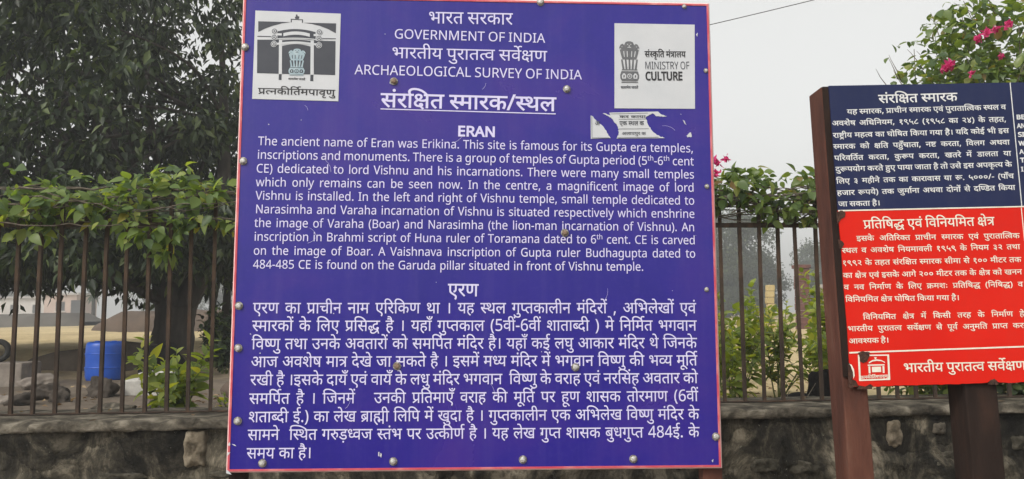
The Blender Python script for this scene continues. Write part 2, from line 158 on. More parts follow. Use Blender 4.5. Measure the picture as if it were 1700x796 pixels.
'd26': '729,551 729,0 648,0 648,45 ~613,26 ~530,7 488,7 ~380,7 ~183,114 85,239 ~58,274 ~40,319 40,338 ~40,359 ~70,393 104,393 ~129,393 ~166,370 181,350 ~202,369 ~217,428 217,458 ~217,484 ~210,531 201,551 0,551 0,622 833,622 833,551|534,232 ~569,232 ~627,261 648,280 648,551 281,551 ~298,514 298,458 ~298,376 ~228,280 166,253 ~236,169 ~391,79 490,79 ~533,79 ~611,99 648,122 648,198 ~625,184 ~561,164 521,164 ~474,164 ~399,203 ~356,273 356,319 ~356,392 ~452,473 531,473 ~548,473 ~602,468 616,463 610,394 ~595,398 ~558,404 540,404 ~492,404 ~437,360 437,316 ~437,273 ~492,232',
'd609': '89,551 0,551 0,622 80,622 ~68,644 ~53,693 53,724 ~53,803 ~181,896 290,896 ~404,896 ~594,826 ~749,699 809,615 722,615 ~631,718 ~424,824 311,824 ~226,824 ~134,765 134,711 ~134,683 ~153,639 165,622 273,622 273,551 170,551 170,0 89,0',
'd531': '757,-138 688,-166 631,-8 ~600,-49 ~516,-120 ~410,-164 345,-164 ~255,-164 ~159,-88 159,-30 ~159,-13 ~170,22 181,38 ~119,54 ~40,124 40,185 ~40,242 ~117,317 177,317 ~227,317 ~294,264 294,221 ~294,202 ~277,156 257,138 198,176 ~218,193 218,215 ~218,229 ~200,254 175,254 ~150,254 ~112,212 112,181 ~112,149 ~150,113 ~209,95 241,93 ~272,106 312,106 ~322,106 ~344,105 351,104 345,36 ~340,37 ~328,37 323,37 ~283,37 ~238,4 238,-25 ~238,-60 ~295,-95 338,-95 ~419,-95 ~547,-2 599,72 ~589,71 ~571,69 565,69 ~523,69 ~436,90 ~363,137 ~318,215 318,272 ~318,316 ~348,379 373,401 ~406,430 ~502,456 562,456 566,456 566,551 0,551 0,622 806,622 806,551 647,551 647,385 599,385 ~540,385 ~469,371 445,355 ~423,340 ~398,294 398,262 ~398,209 ~478,140 562,140 ~565,140 ~575,140 582,141 ~580,150 ~578,169 578,176 ~578,211 ~619,240 645,240 ~687,240 ~732,191 732,162 ~732,130 ~699,93 672,83',
'd76': '-179,615 ~-206,655 ~-251,692 ~-294,703 -320,703 ~-340,703 ~-382,691 -402,682 -428,751 ~-405,761 ~-355,773 -326,773 ~-281,773 ~-211,730 -187,692 -183,694 ~-203,746 ~-241,803 ~-285,827 -316,827 ~-340,827 ~-372,819 -386,813 -409,882 ~-370,896 -318,896 ~-264,896 ~-185,845 ~-122,722 -94,615',
'd5': '-188,847 ~-188,868 ~-159,896 -139,896 ~-118,896 ~-89,868 -89,847 ~-89,826 ~-118,797 -139,797 ~-159,797 ~-188,826|69,863 ~46,763 ~-61,680 -138,680 ~-210,680 ~-318,769 -352,863 -283,887 ~-257,817 ~-189,747 -135,747 ~-77,747 ~-21,822 -5,889',
'd440': '-185,615 ~-202,650 ~-220,714 -220,748 ~-220,813 ~-136,896 -61,896 ~-1,896 ~79,839 ~137,718 163,622 273,622 273,551 170,551 170,0 89,0 89,551 0,551 0,622 87,622 ~59,726 ~-2,825 -57,825 ~-97,825 ~-139,776 -139,733 ~-139,699 ~-119,644 -105,615|152,816 ~152,840 ~185,874 207,874 ~230,874 ~262,840 262,816 ~262,792 ~230,758 207,758 ~185,758 ~152,792',
'd58': '122,189 ~87,189 ~40,224 40,255 ~40,284 ~76,314 104,314 ~122,314 ~161,299 191,276 ~241,292 ~305,378 305,443 ~305,499 ~246,566 199,566 ~168,566 ~138,539 138,516 ~138,501 ~157,466 ~214,442 270,440 253,370 ~159,376 ~66,459 66,517 ~66,568 ~137,632 204,632 ~251,632 ~333,589 ~384,504 384,440 ~384,371 ~315,254 254,221 ~299,182 ~383,87 414,43 350,-1 ~299,71 ~216,164 179,194 ~152,189|591,551 591,0 510,0 510,551 421,551 421,622 695,622 695,551',
'd205': '0,622 416,622 416,551 0,551|439,193 ~402,162 ~306,118 241,118 ~185,118 ~96,160 ~46,235 46,286 ~46,372 ~167,464 265,464 ~279,464 ~319,461 ~358,457 369,454 363,385 ~343,389 ~293,395 268,395 ~248,395 230,392 365,225 ~375,232 ~393,248 401,256|127,287 ~127,235 ~194,184 242,184 ~260,184 ~293,190 308,195 168,370 ~127,342',
'd653': '89,551 0,551 0,622 86,622 ~48,727 ~-35,825 -97,825 ~-143,825 ~-192,773 -192,729 ~-192,696 ~-172,641 -159,615 -239,615 ~-273,679 -273,743 ~-273,811 ~-183,896 -104,896 ~-6,896 ~116,764 164,622 273,622 273,551 170,551 170,0 89,0',
'd632': '89,551 0,551 0,622 80,622 ~68,644 ~53,693 53,723 ~53,802 ~175,896 277,896 ~380,896 ~555,826 626,764 ~627,830 ~715,896 780,896 ~812,896 ~866,883 886,872 864,806 ~847,815 ~809,827 787,827 ~747,827 ~705,782 705,747 ~705,714 ~732,651 757,615 671,615 ~501,824 297,824 ~220,824 ~134,765 134,712 ~134,683 ~153,639 165,622 273,622 273,551 170,551 170,0 89,0',
'd652': '',
'd214': '409,286 446,217 ~406,189 ~320,146 254,146 ~214,146 ~149,173 128,194 ~103,221 ~79,294 79,358 79,551 0,551 0,622 391,622 391,551 205,551|262,217 ~288,217 ~338,233 360,245 159,507 159,369 ~159,328 ~165,280 ~178,251 189,240 ~212,217',
'd13': '0,622 563,622 563,551 453,551 ~485,512 485,464 ~485,374 406,328 ~442,296 ~499,211 499,152 ~499,102 ~454,34 ~376,0 328,0 ~271,0 ~168,61 ~73,199 29,313 100,338 ~128,260 ~195,141 ~274,74 320,74 ~361,74 ~414,111 414,160 ~414,201 ~369,270 329,301 ~299,295 264,294 259,364 ~333,366 ~404,414 404,463 ~404,493 ~374,538 351,551 0,551',
'd79': '170,551 170,0 89,0 89,551 0,551 0,622 273,622 273,551|90,615 ~69,694 ~28,785 ~-22,823 -56,823 ~-78,823 ~-112,814 -126,809 -150,882 ~-111,896 -59,896 ~-5,896 ~74,845 ~137,722 165,615',
'd631': '89,551 0,551 0,622 80,622 ~68,644 ~53,694 53,724 ~53,802 ~169,896 266,896 ~357,896 ~512,830 577,771 ~580,833 ~665,896 729,896 ~761,896 ~815,883 835,872 813,806 ~796,815 ~758,827 736,827 ~696,827 ~654,782 654,747 ~654,714 ~681,651 706,615 620,615 ~467,824 283,824 ~213,824 ~134,765 134,714 ~134,684 ~153,639 165,622 273,622 273,551 170,551 170,0 89,0',
'd12': '271,222 ~242,222 ~184,208 161,197 ~114,225 ~50,301 50,352 ~50,380 ~70,420 87,433 ~110,450 ~172,465 221,465 314,465 314,551 0,551 0,622 505,622 505,551 395,551 395,394 211,394 ~180,394 ~154,388 145,381 ~130,369 130,347 ~130,323 ~158,290 174,277 ~220,294 275,294 ~349,294 ~447,219 447,154 ~447,89 ~364,14 289,4 ~318,-8 ~381,-30 415,-40 382,-110 ~325,-84 ~221,-27 176,1 ~117,4 ~48,33 48,65 ~48,87 ~75,116 101,116 ~121,116 ~164,95 194,70 ~208,68 219,68 ~289,68 ~366,109 366,153 ~366,186 ~317,222|293,615 ~272,650 ~243,726 243,762 ~243,829 ~332,896 398,896 ~430,896 ~484,883 504,872 482,806 ~465,815 ~427,827 405,827 ~365,827 ~323,782 323,747 ~323,714 ~350,651 375,615',
'd28': '605,551 502,551 502,0 421,0 421,166 ~390,146 ~314,118 259,118 ~182,118 ~86,199 86,266 ~86,294 ~106,346 128,366 ~88,385 ~42,455 42,497 ~42,528 52,551 0,551 0,622 605,622|167,269 ~167,227 ~223,188 267,188 ~319,188 ~396,231 421,260 421,551 145,551 ~123,527 123,494 ~123,457 ~166,417 200,412 ~228,419 263,419 ~290,419 308,417 302,347 ~295,348 ~279,348 273,348 ~224,348 ~167,308',
'd10': '470,218 ~470,148 ~379,80 312,80 ~226,80 ~92,208 29,356 100,382 ~143,276 ~243,153 305,153 ~343,153 ~391,188 391,227 ~391,264 ~350,322 318,347 ~291,342 260,341 255,411 ~323,413 ~380,457 380,494 ~380,530 ~333,562 302,562 ~265,562 ~205,542 171,525 146,594 ~172,608 ~249,632 298,632 ~376,632 ~459,554 459,495 ~459,417 392,375 ~403,365 412,355 ~450,350 486,350 ~518,350 ~568,356 594,363 594,551 521,551 521,622 1038,622 1038,551 934,551 934,0 853,0 853,551 675,551 675,0 594,0 594,290 ~570,284 ~524,279 498,279 ~481,279 455,282 ~470,252',
'd611': '89,551 0,551 0,622 80,622 ~68,644 ~53,693 53,724 ~53,804 ~193,896 314,896 ~449,896 ~671,824 ~848,698 914,615 823,615 ~717,717 ~474,824 338,824 ~238,824 ~134,766 134,709 ~134,682 ~153,639 165,622 273,622 273,551 170,551 170,0 89,0',
'd32': '653,551 653,0 572,0 572,370 435,370 ~394,370 378,373 ~414,343 ~458,263 458,218 ~458,172 ~417,110 ~350,80 310,80 ~257,80 ~161,141 ~73,282 31,401 102,426 ~148,292 ~248,153 306,153 ~338,153 ~379,187 379,227 ~379,271 ~318,349 273,377 302,441 572,441 572,551 0,551 0,622 757,622 757,551',
'd59': '593,622 593,551 489,551 489,0 408,0 408,191 ~378,174 ~304,146 254,146 ~214,146 ~149,173 128,194 ~103,221 ~79,294 79,358 79,551 0,551 0,622|408,551 205,551 408,287|189,240 ~212,217 262,217 ~288,217 ~338,233 360,245 159,507 159,369 ~159,328 ~165,280 ~178,251',
'd269': '127,65 80,132 326,281 ~284,335 ~223,380 181,380 ~153,380 ~96,364 55,343 27,417 ~61,433 ~135,456 179,456 ~219,456 ~283,431 ~345,374 382,326 382,551 0,551 0,622 566,622 566,551 463,551 463,0 382,0 382,234',
'd11': '271,222 ~242,222 ~184,208 161,197 ~114,225 ~50,301 50,352 ~50,380 ~70,420 87,433 ~110,450 ~172,465 221,465 314,465 314,551 0,551 0,622 505,622 505,551 395,551 395,394 211,394 ~180,394 ~154,388 145,381 ~130,369 130,347 ~130,323 ~158,290 174,277 ~220,294 275,294 ~349,294 ~447,219 447,154 ~447,89 ~364,14 289,4 ~318,-8 ~381,-30 415,-40 382,-110 ~325,-84 ~221,-27 176,1 ~117,4 ~48,33 48,65 ~48,87 ~75,116 101,116 ~121,116 ~164,95 194,70 ~208,68 219,68 ~289,68 ~366,109 366,153 ~366,186 ~317,222',
'd449': '-169,615 ~-190,694 ~-231,785 ~-281,823 -315,823 ~-337,823 ~-371,814 -385,809 -409,882 ~-370,896 -318,896 ~-264,896 ~-185,845 ~-122,722 -94,615|-113,821 ~-113,845 ~-80,879 -58,879 ~-35,879 ~-2,845 -2,821 ~-2,797 ~-35,763 -58,763 ~-80,763 ~-113,797',
'd201': '482,178 ~445,147 ~354,103 283,103 ~206,103 ~111,184 111,251 ~111,278 ~129,328 148,348 ~101,366 ~42,437 42,493 ~42,553 ~124,632 187,632 ~240,632 ~311,576 311,531 ~311,484 271,443 210,482 ~221,492 ~230,515 230,526 ~230,541 ~210,568 184,568 ~156,568 ~116,524 116,489 ~116,457 ~147,418 ~196,400 223,397 ~253,405 288,405 ~299,405 ~326,403 333,402 326,332 ~320,333 ~303,333 298,333 ~248,333 ~191,292 191,254 ~191,213 ~248,173 292,173 ~345,173 ~419,217 445,245',
'd655': '89,551 0,551 0,622 81,622 ~-52,824 -219,824 ~-283,824 ~-357,767 -357,717 ~-357,684 ~-335,635 -322,615 -406,615 ~-420,641 ~-438,696 -438,728 ~-438,804 ~-328,896 -234,896 ~-103,896 ~92,751 165,622 273,622 273,551 170,551 170,0 89,0',
'd557': '255,464 ~268,464 ~307,461 ~344,457 354,454 349,381 ~330,385 ~282,391 259,391 ~197,391 ~127,337 127,287 ~127,236 ~191,188 240,188 ~284,188 ~369,233 400,274 ~386,310 380,353 ~442,366 ~502,413 502,457 ~502,485 ~479,533 465,551 0,551 0,622 937,622 937,551 833,551 833,0 752,0 752,179 ~724,161 ~646,132 595,132 ~546,132 ~468,170 440,204 ~416,182 ~359,143 ~284,118 233,118 ~181,118 ~96,160 ~46,235 46,286 ~46,372 ~161,464|471,301 ~491,252 ~552,203 601,203 ~651,203 ~725,245 752,274 752,551 553,551 ~582,499 582,445 ~582,337',
'd70': '-63,-245 ~-88,-255 ~-145,-268 -173,-268 ~-248,-268 ~-333,-189 -333,-126 ~-333,-69 ~-241,11 -162,11 ~-87,11 ~25,-45 ~111,-136 145,-189 83,-228 ~29,-145 ~-83,-57 -156,-57 ~-207,-57 ~-259,-96 -259,-128 ~-259,-166 ~-209,-196 -178,-196 ~-151,-196 ~-109,-185 -88,-175',
'd43': '630,551 526,551 526,0 445,0 445,150 ~414,130 ~341,103 283,103 ~206,103 ~111,184 111,251 ~111,278 ~129,328 148,348 ~101,366 ~42,437 42,493 ~42,553 ~124,632 187,632 ~240,632 ~311,576 311,531 ~311,484 271,443 210,482 ~221,492 ~230,515 230,526 ~230,541 ~210,568 184,568 ~156,568 ~116,524 116,489 ~116,457 ~147,418 ~196,400 223,397 ~253,405 288,405 ~299,405 ~326,403 333,402 326,332 ~320,333 ~303,333 298,333 ~248,333 ~191,292 191,254 ~191,213 ~248,173 292,173 ~345,173 ~419,216 445,245 445,551 383,551 383,622 630,622',
'd621': '89,551 0,551 0,622 80,622 ~68,644 ~53,693 53,724 ~53,803 ~181,896 290,896 ~404,896 ~594,826 ~749,699 809,615 722,615 ~631,718 ~424,824 311,824 ~226,824 ~134,765 134,711 ~134,683 ~153,639 165,622 273,622 273,551 170,551 170,0 89,0|745,816 ~745,840 ~778,874 800,874 ~823,874 ~855,840 855,816 ~855,792 ~823,758 800,758 ~778,758 ~745,792',
'd405': '284,300 ~355,300 ~442,260 ~481,196 481,160 ~481,107 ~419,39 360,18 333,85 ~365,96 ~404,129 404,157 ~404,191 ~347,229 282,229 ~205,229 ~138,175 138,135 ~138,112 ~159,61 ~225,3 293,-31 ~358,-37 ~458,-94 ~536,-180 568,-229 507,-268 ~452,-185 ~341,-98 267,-98 ~216,-98 ~165,-136 165,-168 ~165,-206 ~214,-236 245,-236 ~273,-236 ~315,-225 336,-215 361,-285 ~335,-295 ~278,-308 251,-308 ~176,-308 ~91,-229 91,-166 ~91,-127 ~136,-63 177,-46 ~113,-2 ~58,86 58,137 ~58,172 ~88,229 113,249 ~95,267 ~69,318 69,352 ~69,380 ~89,420 106,433 ~129,450 ~188,465 229,465 361,465 361,551 0,551 0,622 546,622 546,551 442,551 442,394 230,394 ~199,394 ~173,388 164,381 ~149,369 149,347 ~149,328 ~168,297 182,285 ~229,300',
'd276': '57,41 204,124 ~134,134 ~46,218 46,286 ~46,372 ~167,464 265,464 ~279,464 ~319,461 ~358,457 369,454 363,385 ~343,389 ~293,395 268,395 ~248,395 230,392 365,224 ~384,238 401,256 401,551 0,551 0,622 585,622 585,551 482,551 482,0 401,0 401,168 ~389,161 378,155 104,-24|127,287 ~127,235 ~194,184 242,184 ~260,184 ~293,190 308,195 168,370 ~127,342',
'd576': '277,-215 ~204,-153 ~107,-50 ~58,53 58,112 ~58,155 ~90,222 117,246 ~97,264 ~69,317 69,352 ~69,380 ~89,420 106,433 ~129,450 ~188,465 229,465 361,465 361,551 0,551 0,622 815,622 815,551 711,551 711,-137 630,-137 630,52 474,52 474,16 ~474,-18 ~445,-47 425,-47 ~406,-47 ~365,-22 ~329,17 ~306,61 306,80 ~306,98 ~333,123 367,123 396,123 ~389,170 ~336,228 274,228 ~214,228 ~138,167 138,102 ~138,59 ~177,-17 ~263,-104 331,-163|630,123 630,551 442,551 442,394 230,394 ~199,394 ~173,388 164,381 ~149,369 149,347 ~149,328 ~168,296 183,284 ~226,300 275,300 ~370,300 ~464,202 471,123',
'd604': '89,551 0,551 0,622 80,622 ~68,644 ~53,692 53,725 ~53,808 ~222,896 376,896 ~563,896 ~862,822 ~1094,695 1177,615 1076,615 ~934,716 ~599,824 408,824 ~269,824 ~134,770 134,705 ~134,681 ~152,638 164,622 273,622 273,551 170,551 170,0 89,0',
'd417': '519,296 ~519,250 ~486,163 457,126 385,167 ~405,190 ~438,259 438,294 ~438,329 ~404,371 369,371 ~335,371 304,351 ~282,318 ~210,272 167,254 ~212,202 ~331,91 395,42 341,-12 ~282,37 ~178,137 ~98,225 75,256 ~53,287 ~40,323 40,340 ~40,359 ~70,393 104,393 ~129,393 ~166,370 181,349 ~220,369 ~256,429 256,468 ~256,491 ~246,536 239,551 0,551 0,622 577,622 577,551 320,551 ~336,516 336,458 ~336,442 334,429 ~361,440 392,440 ~445,440 ~519,367',
'd96': '358,222 ~329,222 ~271,208 248,197 ~201,225 ~137,301 137,352 ~137,380 ~157,420 174,433 ~197,450 ~259,465 308,465 401,465 401,551 0,551 0,622 592,622 592,551 482,551 482,394 298,394 ~267,394 ~241,388 232,381 ~217,369 217,347 ~217,323 ~245,290 261,277 ~307,294 362,294 ~436,294 ~534,219 534,154 ~534,87 ~436,0 337,0 ~239,0 ~84,88 25,158 86,207 ~143,139 ~262,74 337,74 ~453,74 453,152 ~453,187 ~404,222|257,-134 ~257,-110 ~290,-76 312,-76 ~335,-76 ~367,-110 367,-134 ~367,-159 ~335,-192 312,-192 ~290,-192 ~257,-159',
'd181': '-190,615 ~-211,650 ~-240,726 -240,762 ~-240,829 ~-151,896 -85,896 ~-53,896 ~1,883 21,872 -1,806 ~-18,815 ~-56,827 -78,827 ~-118,827 ~-160,782 -160,747 ~-160,714 ~-133,651 -108,615',
'd48': '585,551 482,551 482,0 401,0 401,165 ~374,147 ~297,118 241,118 ~185,118 ~96,160 ~46,235 46,286 ~46,372 ~167,464 265,464 ~279,464 ~319,461 ~358,457 369,454 363,385 ~343,389 ~293,395 268,395 ~248,395 230,392 365,224 ~384,238 401,256 401,551 0,551 0,622 585,622|127,287 ~127,235 ~194,184 242,184 ~260,184 ~293,190 308,195 168,370 ~127,342',
'd71': '27,-233 ~2,-246 ~-65,-268 -106,-268 ~-181,-268 ~-266,-189 -266,-126 ~-266,-70 ~-177,13 -89,18 -82,-48 ~-140,-55 ~-192,-99 -192,-132 ~-192,-166 ~-142,-197 -111,-197 ~-79,-197 ~-32,-182 2,-164',
'd613': '89,551 0,551 0,622 80,622 ~68,644 ~53,693 53,724 ~53,806 ~205,896 339,896 ~495,896 ~748,823 ~946,697 1019,615 924,615 ~804,716 ~524,824 366,824 ~251,824 ~134,768 134,708 ~134,682 ~153,638 165,622 273,622 273,551 170,551 170,0 89,0',
'd608': '89,551 0,551 0,622 80,622 ~68,644 ~53,693 53,723 ~53,802 ~175,896 277,896 ~381,896 ~556,826 ~700,700 756,615 671,615 ~501,824 297,824 ~220,824 ~134,765 134,712 ~134,683 ~153,639 165,622 273,622 273,551 170,551 170,0 89,0',
'd107': '275,632 ~347,632 ~429,556 429,499 ~429,460 ~394,387 ~312,306 241,256 362,160 ~402,129 ~433,69 433,34 ~433,3 ~408,-50 386,-79 321,-30 ~335,-15 ~350,15 350,34 ~350,54 ~333,84 310,103 128,254 132,276 ~238,344 ~348,448 348,498 ~348,530 ~307,562 276,562 ~245,562 ~210,534 210,510 ~210,488 ~241,455 280,444 231,386 ~182,407 ~134,469 134,517 ~134,544 ~163,597 ~226,632',
'd115': '71,470 ~71,515 ~112,589 ~188,632 240,632 ~317,632 ~407,539 407,465 ~407,400 ~336,317 271,307 ~282,300 ~305,284 317,274 460,158 ~496,129 ~527,69 527,34 ~527,3 ~502,-50 480,-79 416,-30 ~430,-15 ~444,15 444,34 ~444,54 ~427,84 404,103 166,300 ~111,346 ~71,426|151,464 ~151,422 ~199,371 237,371 ~278,371 ~326,425 326,467 ~326,508 ~279,561 240,561 ~201,561 ~151,508',
'd111': '477,-67 ~460,-38 ~422,37 ~386,115 ~356,185 348,208 ~332,207 312,207 ~269,207 ~187,228 ~122,278 ~84,364 84,428 ~84,474 ~112,583 143,632 227,611 ~199,562 ~164,469 164,417 ~164,347 ~234,276 308,276 ~317,276 326,277 ~320,300 320,313 ~320,346 ~363,377 391,377 ~431,377 ~475,328 475,298 ~475,267 ~444,230 418,221 ~430,190 ~475,96 ~526,0 549,-35',
'd114': '273,0 ~222,0 ~130,36 ~72,112 72,171 ~72,202 ~91,264 ~138,338 180,388 382,632 444,579 233,324 ~187,269 ~154,202 154,168 ~154,117 ~220,74 268,74 ~319,74 ~413,108 465,142 501,68 ~455,41 ~343,0',
'd108': '477,33 413,-12 ~318,132 239,208 ~213,204 187,204 ~152,204 ~104,239 104,270 ~104,299 ~140,329 168,329 ~187,329 ~225,313 255,291 ~298,306 ~360,385 360,442 ~360,501 ~295,561 243,561 ~208,561 ~148,545 110,526 84,595 ~121,614 ~204,632 247,632 ~302,632 ~391,590 ~443,505 443,440 ~443,370 ~373,262 316,233 ~361,189 ~448,77',
'd110': '428,127 ~428,72 ~347,-2 277,-2 ~234,-2 ~163,31 ~120,91 120,131 ~120,158 ~135,208 ~179,273 225,320 ~171,374 ~106,451 ~73,509 ~62,556 62,579 ~62,591 ~66,618 69,632 154,617 ~147,597 147,579 ~147,556 ~164,504 ~219,430 275,375 ~330,431 ~386,506 ~406,556 406,576 ~406,595 399,617 483,632 ~490,604 490,579 ~490,553 ~477,505 ~443,449 ~378,374 327,322 ~374,273 ~417,204 ~428,151|200,138 ~200,111 ~234,69 274,69 ~308,69 ~348,107 348,136 ~348,151 ~338,185 ~307,232 274,266 ~242,233 ~210,186 ~200,152',
'd564': '316,0 ~250,0 ~144,35 ~82,112 82,175 ~82,244 143,286 ~117,309 ~84,373 84,420 84,551 0,551 0,622 599,622 599,551 495,551 495,334 430,272 376,272 ~316,272 ~240,262 212,248 ~162,225 162,171 ~162,133 ~204,91 ~273,75 313,75 ~365,75 ~452,102 491,123 518,47 ~477,28 ~369,0|414,356 414,551 219,551|164,438 ~164,391 ~187,336 214,319 ~270,336 346,337 164,521|67,-165 315,-12 355,-12 501,-192 442,-230 325,-85 114,-230',
'd403': '284,300 ~355,300 ~442,260 ~481,196 481,160 ~481,107 ~419,39 360,18 333,85 ~365,96 ~404,129 404,157 ~404,191 ~347,229 282,229 ~205,229 ~138,175 138,135 ~138,112 ~159,61 ~225,3 292,-31 ~309,-29 325,-29 ~400,-29 ~483,-106 483,-169 ~483,-230 ~390,-308 304,-308 ~207,-308 ~66,-216 6,-140 67,-97 ~106,-145 ~176,-207 ~255,-236 304,-236 ~410,-236 410,-162 ~410,-129 ~361,-97 330,-97 ~303,-97 ~260,-108 239,-119 223,-79 ~134,-25 ~58,77 58,137 ~58,172 ~88,229 113,249 ~95,267 ~69,318 69,352 ~69,380 ~89,420 106,433 ~129,450 ~188,465 229,465 361,465 361,551 0,551 0,622 546,622 546,551 442,551 442,394 230,394 ~199,394 ~173,388 164,381 ~149,369 149,347 ~149,328 ~168,297 182,285 ~229,300',
'd562': '316,0 ~250,0 ~144,35 ~82,112 82,175 ~82,244 143,286 ~117,309 ~84,373 84,420 84,551 0,551 0,622 599,622 599,551 495,551 495,334 430,272 376,272 ~316,272 ~240,262 212,248 ~162,225 162,171 ~162,133 ~204,91 ~273,75 313,75 ~365,75 ~452,102 491,123 518,47 ~477,28 ~369,0|414,356 414,551 219,551|164,438 ~164,391 ~187,336 214,319 ~270,336 346,337 164,521',
'd418': '498,159 ~438,159 ~358,237 358,300 ~358,303 358,304 ~343,312 ~306,324 284,326 ~262,303 ~202,268 167,254 ~212,202 ~331,91 395,42 341,-12 ~282,37 ~178,137 ~98,225 75,256 ~53,287 ~40,323 40,340 ~40,359 ~70,393 104,393 ~129,393 ~166,370 181,349 ~220,369 ~256,429 256,468 ~256,491 ~246,536 239,551 0,551 0,622 801,622 801,551 320,551 ~336,516 336,458 ~336,421 325,390 ~353,384 378,373 ~396,401 ~461,437 510,437 ~571,437 ~664,382 ~736,289 764,232 701,198 ~655,284 ~567,369 512,369 ~469,369 ~429,326 429,298 ~429,261 ~471,230 500,230 ~515,230 ~544,235 561,242 585,175 ~560,165 ~516,159',
'd37': '358,222 ~329,222 ~271,208 248,197 ~201,225 ~137,301 137,352 ~137,380 ~157,420 174,433 ~197,450 ~259,465 308,465 401,465 401,551 0,551 0,622 592,622 592,551 482,551 482,394 298,394 ~267,394 ~241,388 232,381 ~217,369 217,347 ~217,323 ~245,290 261,277 ~307,294 362,294 ~436,294 ~534,219 534,154 ~534,87 ~436,0 337,0 ~239,0 ~84,88 25,158 86,207 ~143,139 ~262,74 337,74 ~453,74 453,152 ~453,187 ~404,222',
'd419': '296,-12 ~335,5 378,9 ~367,27 ~349,59 342,73 ~330,71 ~302,68 287,68 ~245,68 ~160,89 ~89,136 ~46,215 46,272 ~46,316 ~77,379 102,401 ~135,430 ~231,456 290,456 295,456 295,551 0,551 0,622 534,622 534,551 376,551 376,385 327,385 ~269,385 ~198,371 173,355 ~151,340 ~126,294 126,262 ~126,209 ~205,140 287,140 ~293,140 ~305,140 312,141 ~306,161 306,176 ~306,211 ~348,240 373,240 ~416,240 ~461,191 461,162 ~461,130 ~432,95 410,86 ~420,68 ~443,29 459,5 ~510,-7 ~566,-78 566,-129 ~566,-190 ~473,-268 387,-268 ~290,-268 ~149,-176 89,-100 150,-57 ~189,-105 ~259,-167 ~338,-196 387,-196 ~493,-196 493,-122 ~493,-89 ~444,-57 413,-57 ~386,-57 ~343,-68 322,-79',
'd109': '90,594 ~115,608 ~195,632 248,632 ~328,632 ~417,559 417,498 ~417,424 358,384 ~406,365 ~450,299 450,257 ~450,206 ~387,129 329,108 ~359,78 ~418,9 442,-25 377,-67 ~342,-17 ~282,61 254,91 ~225,87 193,87 ~159,87 ~111,122 111,152 ~111,182 ~147,212 175,212 ~195,212 ~240,195 274,167 ~322,176 ~367,224 367,260 ~367,295 ~314,343 264,346 ~231,340 193,340 189,411 ~249,411 ~313,432 ~338,470 338,495 ~338,530 ~290,562 252,562 ~218,562 ~150,542 115,525',
'd106': '275,121 ~217,121 ~126,172 ~75,263 75,321 ~75,380 ~126,469 ~216,520 274,520 ~333,520 ~424,469 ~476,378 476,319 ~476,261 ~425,171 ~334,121|273,192 ~326,192 ~394,266 394,322 ~394,379 ~330,449 277,449 ~225,449 ~157,375 157,318 ~157,262 ~221,192',
'd197': '251,146 ~158,146 114,205 ~97,228 ~79,298 79,352 79,551 0,551 0,622 481,622 481,551 420,551 420,321 ~420,279 ~403,221 385,198 ~364,173 ~298,146|249,217 ~301,217 321,249 ~332,266 ~339,310 339,353 339,551 160,551 160,353 ~160,314 ~168,268 178,251 ~189,235 ~222,217',
'd183': '618,551 452,551 452,334 ~474,349 ~528,368 567,368 631,368 631,297 580,297 ~534,297 ~482,277 452,253 452,0 371,0 371,174 ~347,154 ~276,118 226,118 ~179,118 ~96,156 ~46,233 46,290 ~46,370 ~156,464 244,464 ~267,464 ~324,457 339,454 333,381 ~317,385 ~268,391 249,391 ~191,391 ~127,339 127,292 ~127,239 ~188,188 228,188 ~272,188 ~341,230 371,260 371,551 0,551 0,622 618,622',
'd35': '519,551 371,551 371,349 316,349 ~268,349 ~204,333 181,318 ~126,280 126,215 ~126,167 ~170,104 ~241,74 283,74 ~337,74 ~413,99 455,121 482,47 ~438,27 ~339,0 286,0 ~217,0 ~108,52 ~46,150 46,220 ~46,285 ~114,374 ~225,420 288,420 290,420 290,551 0,551 0,622 519,622',
'd254': '46,53 174,127 ~120,139 ~46,220 46,290 ~46,370 ~156,464 244,464 ~267,464 ~324,457 339,454 333,381 ~317,385 ~268,391 249,391 ~191,391 ~127,339 127,292 ~127,239 ~188,188 228,188 ~272,188 ~341,230 371,260 371,551 0,551 0,622 777,622 777,551 452,551 452,350 ~477,373 ~534,399 569,399 ~634,399 ~716,316 716,239 ~716,193 ~686,89 651,39 579,80 ~604,112 ~636,196 636,237 ~636,284 ~597,330 562,330 ~535,330 ~480,293 452,258 452,0 371,0 371,173 ~363,167 ~343,153 331,146 93,-12',
'd7': '78,435 ~78,461 ~114,499 139,499 ~164,499 ~200,461 200,435 ~200,409 ~164,371 139,371 ~114,371 ~78,409|78,118 ~78,144 ~114,182 139,182 ~164,182 ~200,144 200,118 ~200,92 ~164,54 139,54 ~114,54 ~78,92',
'd213': '122,189 ~87,189 ~40,224 40,255 ~40,284 ~76,314 104,314 ~122,314 ~161,299 191,276 ~241,292 ~305,378 305,443 ~305,499 ~246,566 199,566 ~168,566 ~138,539 138,516 ~138,501 ~157,466 ~214,442 270,440 253,370 ~159,376 ~66,459 66,517 ~66,568 ~137,632 204,632 ~251,632 ~333,589 ~384,504 384,440 ~384,371 ~315,254 254,221 ~299,182 ~383,87 414,43 350,-1 ~299,71 ~216,164 179,194 ~152,189',
'l282': '201,0 12,714 106,714 217,278 ~229,232 ~246,146 251,108 ~256,147 ~276,239 289,283 415,714 508,714 639,280 ~653,234 ~673,143 678,108 ~683,145 ~701,232 713,279 823,714 917,714 727,0 636,0 497,468 ~489,497 ~473,555 ~463,600 461,609 ~460,596 ~441,511 427,465 292,0',
}
